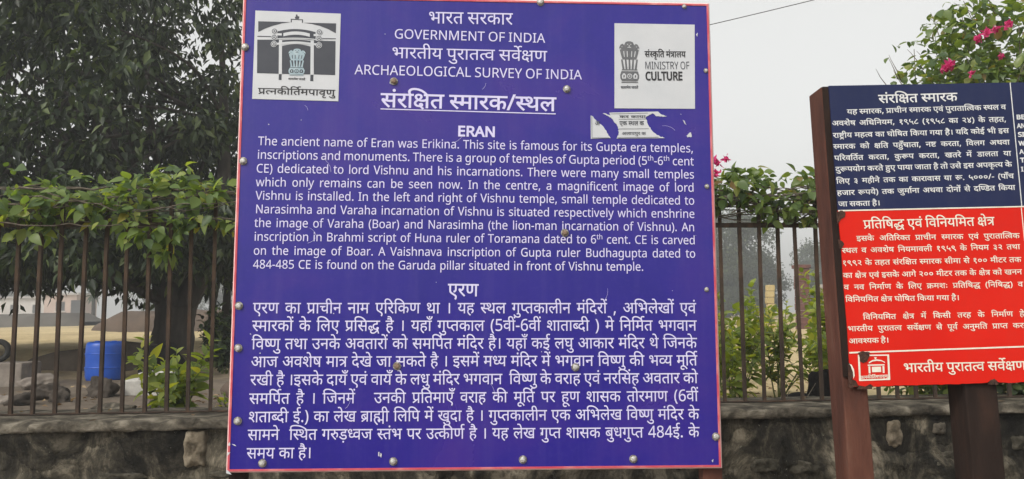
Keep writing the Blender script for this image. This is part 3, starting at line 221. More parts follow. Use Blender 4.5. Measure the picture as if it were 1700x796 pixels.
# each written syllable or letter: advance, then its glyphs with offsets
CLUSTERS = {
'भा': (962,[('d49',0,0),('d66',703,0)]),
'र': (409,[('d52',0,0)]),
'त': (570,[('d40',0,0)]),
'स': (676,[('d60',0,0)]),
'का': (1021,[('d25',0,0),('d66',762,0)]),
'G': (728,[('l130',0,0)]),
'O': (781,[('l203',0,0)]),
'V': (600,[('l274',0,0)]),
'E': (556,[('l112',0,0)]),
'R': (622,[('l235',0,0)]),
'N': (760,[('l192',0,0)]),
'M': (907,[('l183',0,0)]),
'T': (556,[('l254',0,0)]),
'F': (519,[('l122',0,0)]),
'I': (339,[('l148',0,0)]),
'D': (730,[('l101',0,0)]),
'A': (639,[('l1',0,0)]),
'ती': (829,[('d40',0,0),('d68',570,0)]),
'य': (580,[('d51',0,0)]),
'पु': (568,[('d46',0,0),('d69',568,0)]),
'रा': (668,[('d52',0,0),('d66',409,0)]),
'त्व': (846,[('d198',0,0),('d57',290,0)]),
'र्वे': (556,[('d57',0,0),('d450',556,0)]),
'क्ष': (712,[('d179',0,0)]),
'ण': (723,[('d39',0,0)]),
'C': (632,[('l91',0,0)]),
'H': (741,[('l140',0,0)]),
'L': (524,[('l174',0,0)]),
'S': (549,[('l245',0,0)]),
'U': (731,[('l265',0,0)]),
'Y': (566,[('l299',0,0)]),
'सं': (676,[('d60',0,0),('d6',676,0)]),
'क्षि': (971,[('d610',0,0),('d179',259,0)]),
'स्मा': (1246,[('d215',0,0),('d50',389,0),('d66',987,0)]),
'क': (762,[('d25',0,0)]),
'/': (372,[('l1601',0,0)]),
'स्थ': (1022,[('d568',0,0)]),
'ल': (678,[('d54',0,0)]),
'h': (618,[('l764',0,0)]),
'e': (564,[('l611',0,0)]),
'a': (561,[('l317',0,0)]),
'n': (618,[('l1187',0,0)]),
'c': (480,[('l415',0,0)]),
'i': (258,[('l777',0,0)]),
't': (361,[('l1739',0,0)]),
'm': (935,[('l1118',0,0)]),
'o': (605,[('l1274',0,0)]),
'f': (344,[('l684',0,0)]),
'r': (413,[('l1393',0,0)]),
'w': (786,[('l2579',0,0)]),
's': (479,[('l1553',0,0)]),
'k': (534,[('l866',0,0)]),
'.': (268,[('l1322',0,0)]),
'u': (618,[('l1842',0,0)]),
'p': (615,[('l1298',0,0)]),
'l': (258,[('l878',0,0)]),
',': (268,[('l452',0,0)]),
'd': (615,[('l475',0,0)]),
'g': (615,[('l711',0,0)]),
'(': (300,[('l1307',0,0)]),
'5': (572,[('l699',0,0)]),
'-': (322,[('l776',0,0)]),
'6': (572,[('l1596',0,0)]),
')': (300,[('l1311',0,0)]),
'y': (510,[('l2616',0,0)]),
'b': (615,[('l372',0,0)]),
'v': (508,[('l2556',0,0)]),
'B': (650,[('l81',0,0)]),
'4': (572,[('l704',0,0)]),
'8': (572,[('l617',0,0)]),
'ए': (553,[('d19',0,0)]),
'प्रा': (827,[('d274',0,0),('d66',568,0)]),
'ची': (893,[('d30',0,0),('d68',634,0)]),
'न': (555,[('d44',0,0)]),
'ना': (814,[('d44',0,0),('d66',555,0)]),
'म': (598,[('d50',0,0)]),
'रि': (668,[('d605',0,0),('d52',259,0)]),
'कि': (1021,[('d607',0,0),('d25',259,0)]),
'था': (901,[('d41',0,0),('d66',642,0)]),
'।': (379,[('d104',0,0)]),
'ह': (531,[('d61',0,0)]),
'गु': (563,[('d27',0,0),('d69',563,0)]),
'प्त': (878,[('d203',0,0),('d40',308,0)]),
'ली': (937,[('d54',0,0),('d68',678,0)]),
'मं': (598,[('d50',0,0),('d6',598,0)]),
'दि': (779,[('d606',0,0),('d42',259,0)]),
'रों': (668,[('d52',0,0),('d461',409,0)]),
'अ': (764,[('d9',0,0)]),
'भि': (962,[('d610',0,0),('d49',259,0)]),
'ले': (678,[('d54',0,0),('d75',678,0)]),
'खों': (1077,[('d26',0,0),('d461',818,0)]),
'वं': (556,[('d57',0,0),('d6',556,0)]),
'कों': (1021,[('d25',0,0),('d461',762,0)]),
'के': (762,[('d25',0,0),('d75',541,0)]),
'लि': (937,[('d609',0,0),('d54',259,0)]),
'प्र': (568,[('d274',0,0)]),
'सि': (935,[('d609',0,0),('d60',259,0)]),
'द्ध': (791,[('d531',0,0)]),
'है': (531,[('d61',0,0),('d76',531,0)]),
'हाँ': (790,[('d61',0,0),('d66',531,0),('d5',790,0)]),
'वीं': (815,[('d57',0,0),('d440',556,0)]),
'शा': (939,[('d58',0,0),('d66',680,0)]),
'ता': (829,[('d40',0,0),('d66',570,0)]),
'ब्दी': (1131,[('d205',0,0),('d42',352,0),('d653',872,0)]),
'मे': (598,[('d50',0,0),('d75',598,0)]),
'नि': (814,[('d607',0,0),('d44',259,0)]),
'र्मि': (857,[('d632',0,0),('d50',259,0)]),
'भ': (703,[('d49',0,0)]),
'ग': (563,[('d27',0,0)]),
'वा': (815,[('d57',0,0),('d66',556,0)]),
'वि': (815,[('d607',0,0),('d57',259,0)]),
'ष्णु': (1045,[('d214',0,0),('d39',322,0),('d69',1045,0)]),
'उ': (548,[('d13',0,0)]),
'व': (556,[('d57',0,0)]),
'को': (1021,[('d25',0,0),('d79',762,0)]),
'र्पि': (827,[('d631',0,0),('d46',259,0)]),
'ई': (491,[('d12',0,0)]),
'घु': (591,[('d28',0,0),('d69',591,0)]),
'आ': (1023,[('d10',0,0)]),
'थे': (642,[('d41',0,0),('d75',642,0)]),
'जि': (1001,[('d611',0,0),('d32',259,0)]),
'ज': (742,[('d32',0,0)]),
'शे': (680,[('d58',0,0),('d75',680,0)]),
'ष': (578,[('d59',0,0)]),
'मा': (857,[('d50',0,0),('d66',598,0)]),
'त्र': (552,[('d269',0,0)]),
'दे': (520,[('d42',0,0),('d75',465,0)]),
'खे': (818,[('d26',0,0),('d75',818,0)]),
'जा': (1001,[('d32',0,0),('d66',742,0)]),
'ते': (570,[('d40',0,0),('d75',570,0)]),
'इ': (491,[('d11',0,0)]),
'में': (598,[('d50',0,0),('d449',598,0)]),
'ध्य': (942,[('d201',0,0),('d51',362,0)]),
'की': (1021,[('d25',0,0),('d655',762,0)]),
'व्य': (922,[('d557',0,0)]),
'मू': (598,[('d50',0,0),('d70',598,0)]),
'र्ति': (829,[('d631',0,0),('d40',259,0)]),
'खी': (1077,[('d26',0,0),('d68',818,0)]),
'दा': (779,[('d42',0,0),('d66',520,0)]),
'यँ': (580,[('d51',0,0),('d5',580,0)]),
'धु': (615,[('d43',0,0),('d69',615,0)]),
'सिं': (935,[('d621',0,0),('d60',259,0)]),
'ति': (829,[('d607',0,0),('d40',259,0)]),
'एँ': (553,[('d19',0,0),('d5',575,0)]),
'प': (568,[('d46',0,0)]),
'हू': (531,[('d405',0,0)]),
'तो': (829,[('d40',0,0),('d79',570,0)]),
'श': (680,[('d58',0,0)]),
'ख': (818,[('d26',0,0)]),
'ब्रा': (830,[('d276',0,0),('d66',571,0)]),
'ह्मी': (1059,[('d576',0,0),('d68',800,0)]),
'पि': (827,[('d607',0,0),('d46',259,0)]),
'खु': (818,[('d26',0,0),('d69',818,0)]),
'सा': (935,[('d60',0,0),('d66',676,0)]),
'ने': (555,[('d44',0,0),('d75',555,0)]),
'स्थि': (1281,[('d604',0,0),('d568',259,0)]),
'रु': (563,[('d417',0,0)]),
'ड़': (577,[('d96',0,0)]),
'ध्व': (918,[('d201',0,0),('d57',362,0)]),
'स्तं': (959,[('d215',0,0),('d40',389,0),('d6',959,0)]),
'त्की': (1311,[('d198',0,0),('d25',290,0),('d655',1052,0)]),
'र्ण': (723,[('d39',0,0),('d181',723,0)]),
'बु': (571,[('d48',0,0),('d69',571,0)]),
'ध': (615,[('d43',0,0)]),
'स्कृ': (1151,[('d215',0,0),('d25',389,0),('d71',930,0)]),
'त्रा': (811,[('d269',0,0),('d66',552,0)]),
'त्य': (886,[('d198',0,0),('d51',306,0)]),
'त्न': (894,[('d198',0,0),('d44',339,0)]),
'पा': (827,[('d46',0,0),('d66',568,0)]),
'वृ': (556,[('d57',0,0),('d71',556,0)]),
'णु': (723,[('d39',0,0),('d69',723,0)]),
'या': (839,[('d51',0,0),('d66',580,0)]),
'ला': (937,[('d54',0,0),('d66',678,0)]),
'त्वि': (1105,[('d613',0,0),('d198',259,0),('d57',549,0)]),
'धि': (874,[('d608',0,0),('d43',259,0)]),
'१': (551,[('d107',0,0)]),
'९': (551,[('d115',0,0)]),
'५': (551,[('d111',0,0)]),
'८': (551,[('d114',0,0)]),
'२': (551,[('d108',0,0)]),
'४': (551,[('d110',0,0)]),
'ष्ट्री': (843,[('d564',0,0),('d68',584,0)]),
'घो': (850,[('d28',0,0),('d79',591,0)]),
'षि': (837,[('d607',0,0),('d59',259,0)]),
'भी': (962,[('d49',0,0),('d68',703,0)]),
'हुँ': (531,[('d403',0,0),('d5',531,0)]),
'चा': (893,[('d30',0,0),('d66',634,0)]),
'ष्ट': (584,[('d562',0,0)]),
'थ': (642,[('d41',0,0)]),
'कु': (762,[('d25',0,0),('d69',541,0)]),
'रू': (787,[('d418',0,0)]),
'रे': (409,[('d52',0,0),('d75',409,0)]),
'डा': (836,[('d37',0,0),('d66',577,0)]),
'दु': (520,[('d419',0,0)]),
'यो': (839,[('d51',0,0),('d79',580,0)]),
'हु': (531,[('d403',0,0)]),
'से': (676,[('d60',0,0),('d75',676,0)]),
'कृ': (762,[('d25',0,0),('d71',541,0)]),
'३': (551,[('d109',0,0)]),
'ही': (790,[('d61',0,0),('d68',531,0)]),
'०': (551,[('d106',0,0)]),
'पाँ': (827,[('d46',0,0),('d66',568,0),('d5',827,0)]),
'च': (634,[('d30',0,0)]),
'ये': (580,[('d51',0,0),('d75',580,0)]),
'जु': (742,[('d32',0,0),('d69',742,0)]),
'र्मा': (857,[('d50',0,0),('d66',598,0),('d181',857,0)]),
'दो': (779,[('d42',0,0),('d79',520,0)]),
'नों': (814,[('d44',0,0),('d461',555,0)]),
'द': (520,[('d42',0,0)]),
'ण्डि': (1266,[('d604',0,0),('d197',259,0),('d37',689,0)]),
'मि': (857,[('d608',0,0),('d50',259,0)]),
'क्षे': (712,[('d179',0,0),('d75',712,0)]),
'क्त': (1100,[('d183',0,0),('d40',530,0)]),
'सी': (935,[('d60',0,0),('d68',676,0)]),
'मी': (857,[('d50',0,0),('d68',598,0)]),
'ट': (504,[('d35',0,0)]),
'गे': (563,[('d27',0,0),('d75',563,0)]),
'क्र': (762,[('d254',0,0)]),
'शः': (952,[('d58',0,0),('d7',680,0)]),
'हे': (531,[('d61',0,0),('d75',531,0)]),
'तु': (570,[('d40',0,0),('d69',570,0)]),
'पू': (568,[('d46',0,0),('d70',568,0)]),
'र्व': (556,[('d57',0,0),('d181',556,0)]),
'नु': (555,[('d44',0,0),('d69',555,0)]),
'श्य': (987,[('d213',0,0),('d51',407,0)]),
'W': (930,[('l282',0,0)]),
}
MAIN_HEADING = (1, [
    ('भारत सरकार', 0.5864, 1.3974, 0.8566, 1.3975, 0.06105),
    ('GOVERNMENT OF INDIA', 0.478, 1.3459, 0.9612, 1.3391, 0.0431),
    ('भारतीय पुरातत्व सर्वेक्षण', 0.4713, 1.2813, 0.9667, 1.2773, 0.05556),
    ('ARCHAEOLOGICAL SURVEY OF INDIA', 0.3558, 1.2265, 1.0788, 1.2196, 0.04396),])
MAIN_TITLE = (12, [
    ('संरक्षित स्मारक/स्थल', 0.4397, 1.1218, 0.994, 1.115, 0.07049),])
MAIN_NAME = (32, [
    ('ERAN', 0.6812, 1.031, 0.8029, 1.0296, 0.04487),])
MAIN_ENGLISH = (2, [
    ('The ancient name of Eran was Erikina. This site is famous for its Gupta era temples,', 0.062, 0.9953, 1.4352, 0.9854, 0.03832),
    ('inscriptions and monuments. There is a group of temples of Gupta period (5^th^-6^th^ cent', 0.0605, 0.9521, 1.4353, 0.943, 0.03818),
    ('CE) dedicated to lord Vishnu and his incarnations. There were many small temples', 0.0589, 0.9086, 1.4356, 0.9007, 0.03803),
    ('which only remains can be seen now. In the centre, a magnificent image of lord', 0.0592, 0.8656, 1.4346, 0.8584, 0.0379),
    ('Vishnu is installed. In the left and right of Vishnu temple, small temple dedicated to', 0.06, 0.8237, 1.4347, 0.8168, 0.03776),
    ('Narasimha and Varaha incarnation of Vishnu is situated respectively which enshrine', 0.0602, 0.7812, 1.4342, 0.7743, 0.03763),
    ('the image of Varaha (Boar) and Narasimha (the lion-man incarnation of Vishnu). An', 0.0588, 0.7385, 1.4331, 0.7319, 0.03749),
    ('inscription in Brahmi script of Huna ruler of Toramana dated to 6^th^ cent. CE is carved', 0.0591, 0.6959, 1.434, 0.6905, 0.03735),
    ('on the image of Boar. A Vaishnava inscription of Gupta ruler Budhagupta dated to', 0.0587, 0.6526, 1.4337, 0.6482, 0.03722),
    ('484-485 CE is found on the Garuda pillar situated in front of Vishnu temple.', 0.059, 0.6105, 1.2681, 0.6063, 0.03708),])
MAIN_SUBTITLE = (9, [
    ('एरण', 0.6559, 0.5268, 0.7496, 0.526, 0.05982),])
MAIN_HINDI = (3, [
    ('एरण का प्राचीन नाम एरिकिण था । यह स्थल गुप्तकालीन मंदिरों , अभिलेखों एवं', 0.0636, 0.4734, 1.4303, 0.4739, 0.05062),
    ('स्मारकों के लिए प्रसिद्ध है । यहाँ गुप्तकाल (5वीं-6वीं शाताब्दी ) मे निर्मित भगवान', 0.063, 0.4197, 1.4307, 0.42, 0.05038),
    ('विष्णु तथा उनके अवतारों को समर्पित मंदिर है। यहाँ कई लघु आकार मंदिर थे जिनके', 0.0634, 0.3649, 1.4301, 0.366, 0.05015),
    ('आज अवशेष मात्र देखे जा सकते है । इसमें मध्य मंदिर में भगवान विष्णु की भव्य मूर्ति', 0.0628, 0.3113, 1.4302, 0.3125, 0.04991),
    ('रखी है ।इसके दायँ एवं वायँ के लधु मंदिर भगवान  विष्णु के वराह एवं नरसिंह अवतार को', 0.0625, 0.2571, 1.4306, 0.2582, 0.04968),
    ('समर्पित है । जिनमें   उनकी प्रतिमाएँ वराह की मूर्ति पर हूण शासक तोरमाण (6वीं', 0.0613, 0.2017, 1.4301, 0.2035, 0.04944),
    ('शताब्दी ई.) का लेख ब्राह्मी लिपि में खुदा है । गुप्तकालीन एक अभिलेख विष्णु मंदिर के', 0.0608, 0.1475, 1.4317, 0.1484, 0.04921),
    ('सामने  स्थित गरुड़ध्वज स्तंभ पर उत्कीर्ण है । यह लेख गुप्त शासक बुधगुप्त 484ई. के', 0.0605, 0.0951, 1.4311, 0.0943, 0.04898),
    ('समय का है।', 0.0593, 0.0411, 0.2525, 0.0409, 0.04875),])
MINISTRY_HINDI = (20, [
    ('संस्कृति मंत्रालय', 1.2831, 1.2967, 1.4165, 1.2978, 0.03063),])
MINISTRY_ENGLISH = (-2, [
    ('MINISTRY OF', 1.2824, 1.2561, 1.4285, 1.2583, 0.03547),])
MINISTRY_BOLD = (40, [
    ('CULTURE', 1.2838, 1.2203, 1.4053, 1.2221, 0.03758),])
MINISTRY_MOTTO = (22, [
    ('सत्यमेव जयते', 1.204, 1.1909, 1.2601, 1.1917, 0.01263),])
SURVEY_WORD = (12, [
    ('प्रत्नकीर्तिमपावृणु', 0.0571, 1.1585, 0.2961, 1.1555, 0.03032),])
SURVEY_MOTTO = (16, [
    ('सत्यमेव जयते', 0.1495, 1.2051, 0.2022, 1.2045, 0.00992),])
STICKER_TEXT = (10, [
    ('एक स्थल क', 1.1975, 1.0711, 1.2765, 1.072, 0.02096),
    ('अ', 1.1187, 1.0702, 1.1345, 1.0703, 0.02283),
    ('कर काया', 1.1978, 1.0948, 1.2828, 1.0958, 0.01336),
    ('अलापपुर क', 1.2046, 1.0398, 1.2818, 1.0406, 0.01425),])
BLUE_TITLE = (14, [
    ('संरक्षित स्मारक', 0.1569, 0.8232, 0.3926, 0.8254, 0.03874),])
BLUE_TEXT = (14, [
    ('यह स्मारक, प्राचीन स्मारक एवं पुरातात्विक स्थल व', 0.0602, 0.7911, 0.5356, 0.7971, 0.02249),
    ('अवशेष अधिनियम, १९५८ (१९५८ का २४) के तहत,', 0.0125, 0.7574, 0.5332, 0.7599, 0.02241),
    ('राष्ट्रीय महत्व का घोषित किया गया है। यदि कोई भी इस', 0.013, 0.721, 0.5372, 0.7256, 0.02232),
    ('स्मारक को क्षति पहुँचाता, नष्ट करता, विलग अथवा', 0.0116, 0.6876, 0.5359, 0.6907, 0.02225),
    ('परिवर्तित करता, कुरूप करता, खतरे में डालता या', 0.012, 0.6534, 0.5368, 0.6572, 0.02217),
    ('दुरूपयोग करते हुए पाया जाता है तो उसे इस अपकृत्य के', 0.0131, 0.6203, 0.5361, 0.6244, 0.0221),
    ('लिए ३ महीने तक का कारावास या रू. ५०००/- (पाँच', 0.0128, 0.5848, 0.5383, 0.5896, 0.02202),
    ('हजार रूपये) तक जुर्माना अथवा दोनों से दण्डित किया', 0.0127, 0.5504, 0.539, 0.5556, 0.02194),
    ('जा सकता है।', 0.0139, 0.5176, 0.1373, 0.5185, 0.02187),])
RED_TITLE = (10, [
    ('प्रतिषिद्ध एवं विनियमित क्षेत्र', 0.0826, 0.4514, 0.4677, 0.4529, 0.03813),])
RED_TEXT = (10, [
    ('इसके अतिरिक्त प्राचीन स्मारक एवं पुरातात्विक', 0.0593, 0.4161, 0.5375, 0.4136, 0.0225),
    ('स्थल व अवशेष नियमावली १९५९ के नियम ३२ तथा', 0.0143, 0.3818, 0.5356, 0.3814, 0.02241),
    ('१९९२ के तहत संरक्षित स्मारक सीमा से १०० मीटर तक', 0.0117, 0.3459, 0.5354, 0.344, 0.02232),
    ('का क्षेत्र एवं इसके आगे २०० मीटर तक के क्षेत्र को खनन', 0.0123, 0.31, 0.5337, 0.3086, 0.02224),
    ('व नव निर्माण के लिए क्रमशः प्रतिषिद्ध (निषिद्ध) व', 0.0122, 0.2764, 0.5329, 0.2728, 0.02216),
    ('विनियमित क्षेत्र घोषित किया गया है।', 0.014, 0.2414, 0.3449, 0.2389, 0.02208),
    ('विनियमित क्षेत्र में किसी तरह के निर्माण हेतु', 0.0609, 0.19, 0.5436, 0.1884, 0.02198),
    ('भारतीय पुरातत्व सर्वेक्षण से पूर्व अनुमति प्राप्त करना', 0.0138, 0.1581, 0.5437, 0.1549, 0.02189),
    ('आवश्यक है।', 0.0146, 0.123, 0.1308, 0.1235, 0.02181),])
RED_FOOTER = (10, [
    ('भारतीय पुरातत्व सर्वेक्षण', 0.1654, 0.0396, 0.5176, 0.0371, 0.03793),])
RED_LOGO_WORD = (22, [
    ('प्रत्नकीर्तिमपावृणु', 0.0407, 0.0238, 0.1193, 0.0256, 0.01241),])
BLUE_ENGLISH = (40, [
    ('BE', 0.5633, 0.7664, 0.5886, 0.7663, 0.01837),
    ('AN', 0.5631, 0.74, 0.5884, 0.7399, 0.01833),
    ('SI', 0.5629, 0.7137, 0.5827, 0.7137, 0.01828),
    ('W', 0.5626, 0.6874, 0.5807, 0.6874, 0.01823),
    ('A', 0.5625, 0.6621, 0.5751, 0.6622, 0.01818),
    ('T', 0.5624, 0.6369, 0.575, 0.637, 0.01814),
    ('I', 0.5621, 0.6099, 0.5693, 0.6101, 0.01809),])
BOLTS = [(0.0119, 1.309), (0.0188, 0.9441), (0.0215, 0.4964), (0.0242, 0.369), (0.03, 0.152), (0.1071, 0.0277), (0.4958, 0.0297), (0.8868, 0.0318), (1.2244, 0.0308), (1.4818, 0.0958), (1.4647, 0.5481), (1.4744, 0.8757), (1.4813, 1.2546), (1.4156, 1.4686), (0.9463, 1.4739), (0.4801, 1.205), (1.0295, 1.1872), (1.0198, 0.7249), (1.0493, 0.3081), (0.5025, 0.3134)]
MINISTRY_PANEL = [(1.1865, 1.4082), (1.4488, 1.408), (1.443, 1.1281), (1.1825, 1.1267)]
SURVEY_PANEL = [(0.0402, 1.4296), (0.3085, 1.4242), (0.3071, 1.1385), (0.0395, 1.1425)]
UNDERLINE = [(0.4393, 1.1154), (0.9939, 1.106)]
STICKER = [[(1.1057, 1.102), (1.1104, 1.1008), (1.1265, 1.0845), (1.1461, 1.0657), (1.1575, 1.0452), (1.1649, 1.0352), (1.1689, 1.0294), (1.1054, 1.0264)], [(1.1659, 1.1122), (1.3214, 1.1177), (1.3318, 1.1095), (1.3517, 1.1031), (1.3387, 1.1), (1.3141, 1.1045), (1.3048, 1.1115), (1.2947, 1.1066), (1.2828, 1.0982), (1.2883, 1.078), (1.298, 1.0604), (1.3112, 1.0469), (1.3268, 1.037), (1.3443, 1.0312), (1.1881, 1.0284), (1.1948, 1.0456), (1.1928, 1.0663), (1.1847, 1.078), (1.1733, 1.0927), (1.1542, 1.1049), (1.1443, 1.1101), (1.156, 1.1085), (1.1699, 1.1016)], [(1.402, 1.0912), (1.409, 1.0878), (1.4146, 1.0747), (1.4088, 1.0782)], [(1.4138, 1.0403), (1.4234, 1.0499), (1.4281, 1.0511), (1.4301, 1.0363), (1.4166, 1.0344)]]
CHIPS = [[(0.0039, 0.0849), (0.0091, 0.0901), (0.0112, 0.0813), (0.006, 0.0778)], [(0.0146, 0.0848), (0.0235, 0.083), (0.0291, 0.0776), (0.0219, 0.0795)], [(0.0031, 0.0602), (0.0119, 0.0601), (0.0069, 0.0531), (0.0017, 0.0479)], [(0.4503, 0.0567), (0.4538, 0.0584), (0.4541, 0.0442), (0.4504, 0.046)], [(0.4575, 0.0549), (0.4612, 0.0513), (0.4595, 0.0406), (0.4558, 0.046)], [(1.4667, 0.0234), (1.4725, 0.0288), (1.4703, 0.0179)], [(1.452, 1.3749), (1.4581, 1.381), (1.4558, 1.3668)], [(0.4686, 1.2121), (0.4781, 1.2083), (0.4745, 1.1945), (0.4669, 1.1983)], [(0.0014, 0.0093), (0.0086, 0.0057), (0.0178, -0.0049), (0.0018, -0.0012)]]
RIGHT_LOGO = [(0.0376, 0.0911), (0.1274, 0.0899), (0.1252, 0.0187), (0.0359, 0.0178)]
RED_LINE = [(0.0046, 0.0975), (0.54, 0.1023)]
SPLIT_LINE = [(-0.0006, 0.5061), (0.5588, 0.509)]
RUST = [[(0.0062, 0.5024), (0.0241, 0.5055), (0.0324, 0.4983), (0.0297, 0.486), (0.0187, 0.4809), (0.0071, 0.4671)], [(0.0055, 0.4215), (0.0174, 0.416), (0.022, 0.4072), (0.0141, 0.3951), (0.0071, 0.3953)], [(0.0386, 0.097), (0.0528, 0.1017), (0.0715, 0.0978), (0.0709, 0.0894), (0.0626, 0.0727), (0.0519, 0.0679), (0.0421, 0.0749)], [(0.0067, 0.064), (0.0137, 0.0655), (0.02, 0.0569), (0.0202, 0.0367), (0.0157, 0.0233), (0.0258, 0.0197), (0.0316, 0.0061), (0.0138, -0.0018), (0.0039, 0.0035)], [(0.0316, 0.0061), (0.052, 0.0022), (0.0662, 0.0085), (0.0728, 0.005), (0.0703, -0.005), (0.0307, -0.0056)], [(0.4025, -0.0012), (0.4105, 0.0095), (0.4231, 0.0142), (0.4295, 0.009), (0.4337, -0.0021)]]
CRESCENT = [(0.0104, 0.0673), (0.017, 0.0637), (0.0229, 0.0501), (0.0233, 0.0332), (0.0193, 0.0249), (0.019, 0.0434), (0.0149, 0.0587)]
# ---------------------------------------------------------------- helpers
def tag(o, label=None, cat=None, group=None, kind=None):
    if label: o['label'] = label
    if cat: o['category'] = cat
    if group: o['group'] = group
    if kind: o['kind'] = kind
    return o

def empty(name, loc=(0, 0, 0), rot=(0, 0, 0)):
    o = bpy.data.objects.new(name, None)
    o.location = loc
    o.rotation_euler = rot
    o.empty_display_size = 0.1
    col.objects.link(o)
    return o

class MB:
    """collects shapes and links them as ONE mesh object"""
    def __init__(s): s.v, s.f = [], []
    def add(s, v, f):
        n = len(s.v)
        s.v += [tuple(p) for p in v]
        s.f += [tuple(i + n for i in q) for q in f]
        return s
    def box(s, a, b):
        (x0, y0, z0), (x1, y1, z1) = a, b
        v = [(x0, y0, z0), (x1, y0, z0), (x1, y1, z0), (x0, y1, z0), (x0, y0, z1), (x1, y0, z1), (x1, y1, z1), (x0, y1, z1)]
        return s.add(v, [(0, 3, 2, 1), (4, 5, 6, 7), (0, 1, 5, 4), (1, 2, 6, 5), (2, 3, 7, 6), (3, 0, 4, 7)])
    def tube(s, pts, rad, n=8, cap=True):
        pts = [Vector(p) for p in pts]
        rad = rad if hasattr(rad, '__len__') else [rad] * len(pts)
        v, f = [], []
        side = None
        for i, p in enumerate(pts):
            d = (pts[min(i + 1, len(pts) - 1)] - pts[max(i - 1, 0)])
            d = d.normalized() if d.length > 1e-9 else Vector((0, 0, 1))
            if side is None:
                side = d.cross(Vector((0.3, 0.9, 0.31))).normalized()
            side = (side - d * side.dot(d)).normalized()
            up = d.cross(side)
            for k in range(n):
                a = 2 * math.pi * k / n
                v.append(p + (side * math.cos(a) + up * math.sin(a)) * rad[i])
        for i in range(len(pts) - 1):
            for k in range(n):
                f.append((i * n + k, i * n + (k + 1) % n, (i + 1) * n + (k + 1) % n, (i + 1) * n + k))
        if cap:
            f.append(tuple(range(n))[::-1])
            f.append(tuple((len(pts) - 1) * n + k for k in range(n)))
        return s.add(v, f)
    def lathe(s, prof, n=24, axis='z', at=(0, 0, 0)):
        v, f = [], []
        for r, h in prof:
            for k in range(n):
                a = 2 * math.pi * k / n
                x, y = r * math.cos(a), r * math.sin(a)
                v.append((at[0] + x, at[1] + y, at[2] + h) if axis == 'z' else (at[0] + x, at[1] - h, at[2] + y))
        for i in range(len(prof) - 1):
            for k in range(n):
                f.append((i * n + k, i * n + (k + 1) % n, (i + 1) * n + (k + 1) % n, (i + 1) * n + k))
        f.append(tuple(range(n))[::-1])
        f.append(tuple((len(prof) - 1) * n + k for k in range(n)))
        return s.add(v, f)
    def flat(s, poly, y):
        """a filled outline in a board's face plane"""
        p = [Vector((a, b, 0)) for a, b in poly]
        t = geometry.tessellate_polygon([p])
        v = [(a, y, b) for a, b in poly]
        out = []
        for a, b, c in t:
            n = (p[b] - p[a]).cross(p[c] - p[a]).z
            out.append((a, b, c) if n > 0 else (a, c, b))
        return s.add(v, out)
    def slab(s, poly, y, th):
        """a filled outline with thickness, front face at y"""
        n0 = len(s.v)
        s.flat(poly, y)
        n = len(poly)
        area = sum(poly[i][0] * poly[(i + 1) % n][1] - poly[(i + 1) % n][0] * poly[i][1] for i in range(n))
        v = [(a, y, b) for a, b in poly] + [(a, y + th, b) for a, b in poly]
        f = []
        for i in range(n):
            j = (i + 1) % n
            f.append((i, n + i, n + j, j) if area > 0 else (i, j, n + j, n + i))
        return s.add(v, f)
    def build(s, name, m, parent=None, smooth=False, bevel=0.0):
        me = bpy.data.meshes.new(name)
        me.from_pydata(s.v, [], s.f)
        me.validate()
        me.update()
        if m: me.materials.append(m)
        o = bpy.data.objects.new(name, me)
        col.objects.link(o)
        if parent: o.parent = parent
        if smooth:
            me.polygons.foreach_set('use_smooth', [True] * len(me.polygons))
        if bevel:
            b = o.modifiers.new('edge', 'BEVEL')
            b.width = bevel
            b.segments = 2
            b.limit_method = 'ANGLE'
        return o

def np_mesh(name, v, loops, counts, m, parent=None, smooth=False):
    me = bpy.data.meshes.new(name)
    me.vertices.add(len(v))
    me.vertices.foreach_set('co', np.asarray(v, np.float32).ravel())
    me.loops.add(len(loops))
    me.loops.foreach_set('vertex_index', np.asarray(loops, np.int32))
    counts = np.asarray(counts, np.int32)
    me.polygons.add(len(counts))
    me.polygons.foreach_set('loop_start', np.concatenate([[0], np.cumsum(counts)[:-1]]).astype(np.int32))
    me.polygons.foreach_set('loop_total', counts)
    me.update(calc_edges=True)
    me.validate()
    if smooth: me.polygons.foreach_set('use_smooth', np.ones(len(counts), bool))
    me.materials.append(m)
    o = bpy.data.objects.new(name, me)
    col.objects.link(o)
    if parent: o.parent = parent
    return o

# ---------------------------------------------------------------- materials
def srgb(r, g, b):
    f = lambda c: (c / 255 / 12.92) if c / 255 <= 0.04045 else ((c / 255 + 0.055) / 1.055) ** 2.4
    return (f(r), f(g), f(b), 1)

def nd(nt, kind, **kw):
    n = nt.nodes.new(kind)
    for k, v in kw.items():
        if k in n.inputs: n.inputs[k].default_value = v
        else: setattr(n, k, v)
    return n

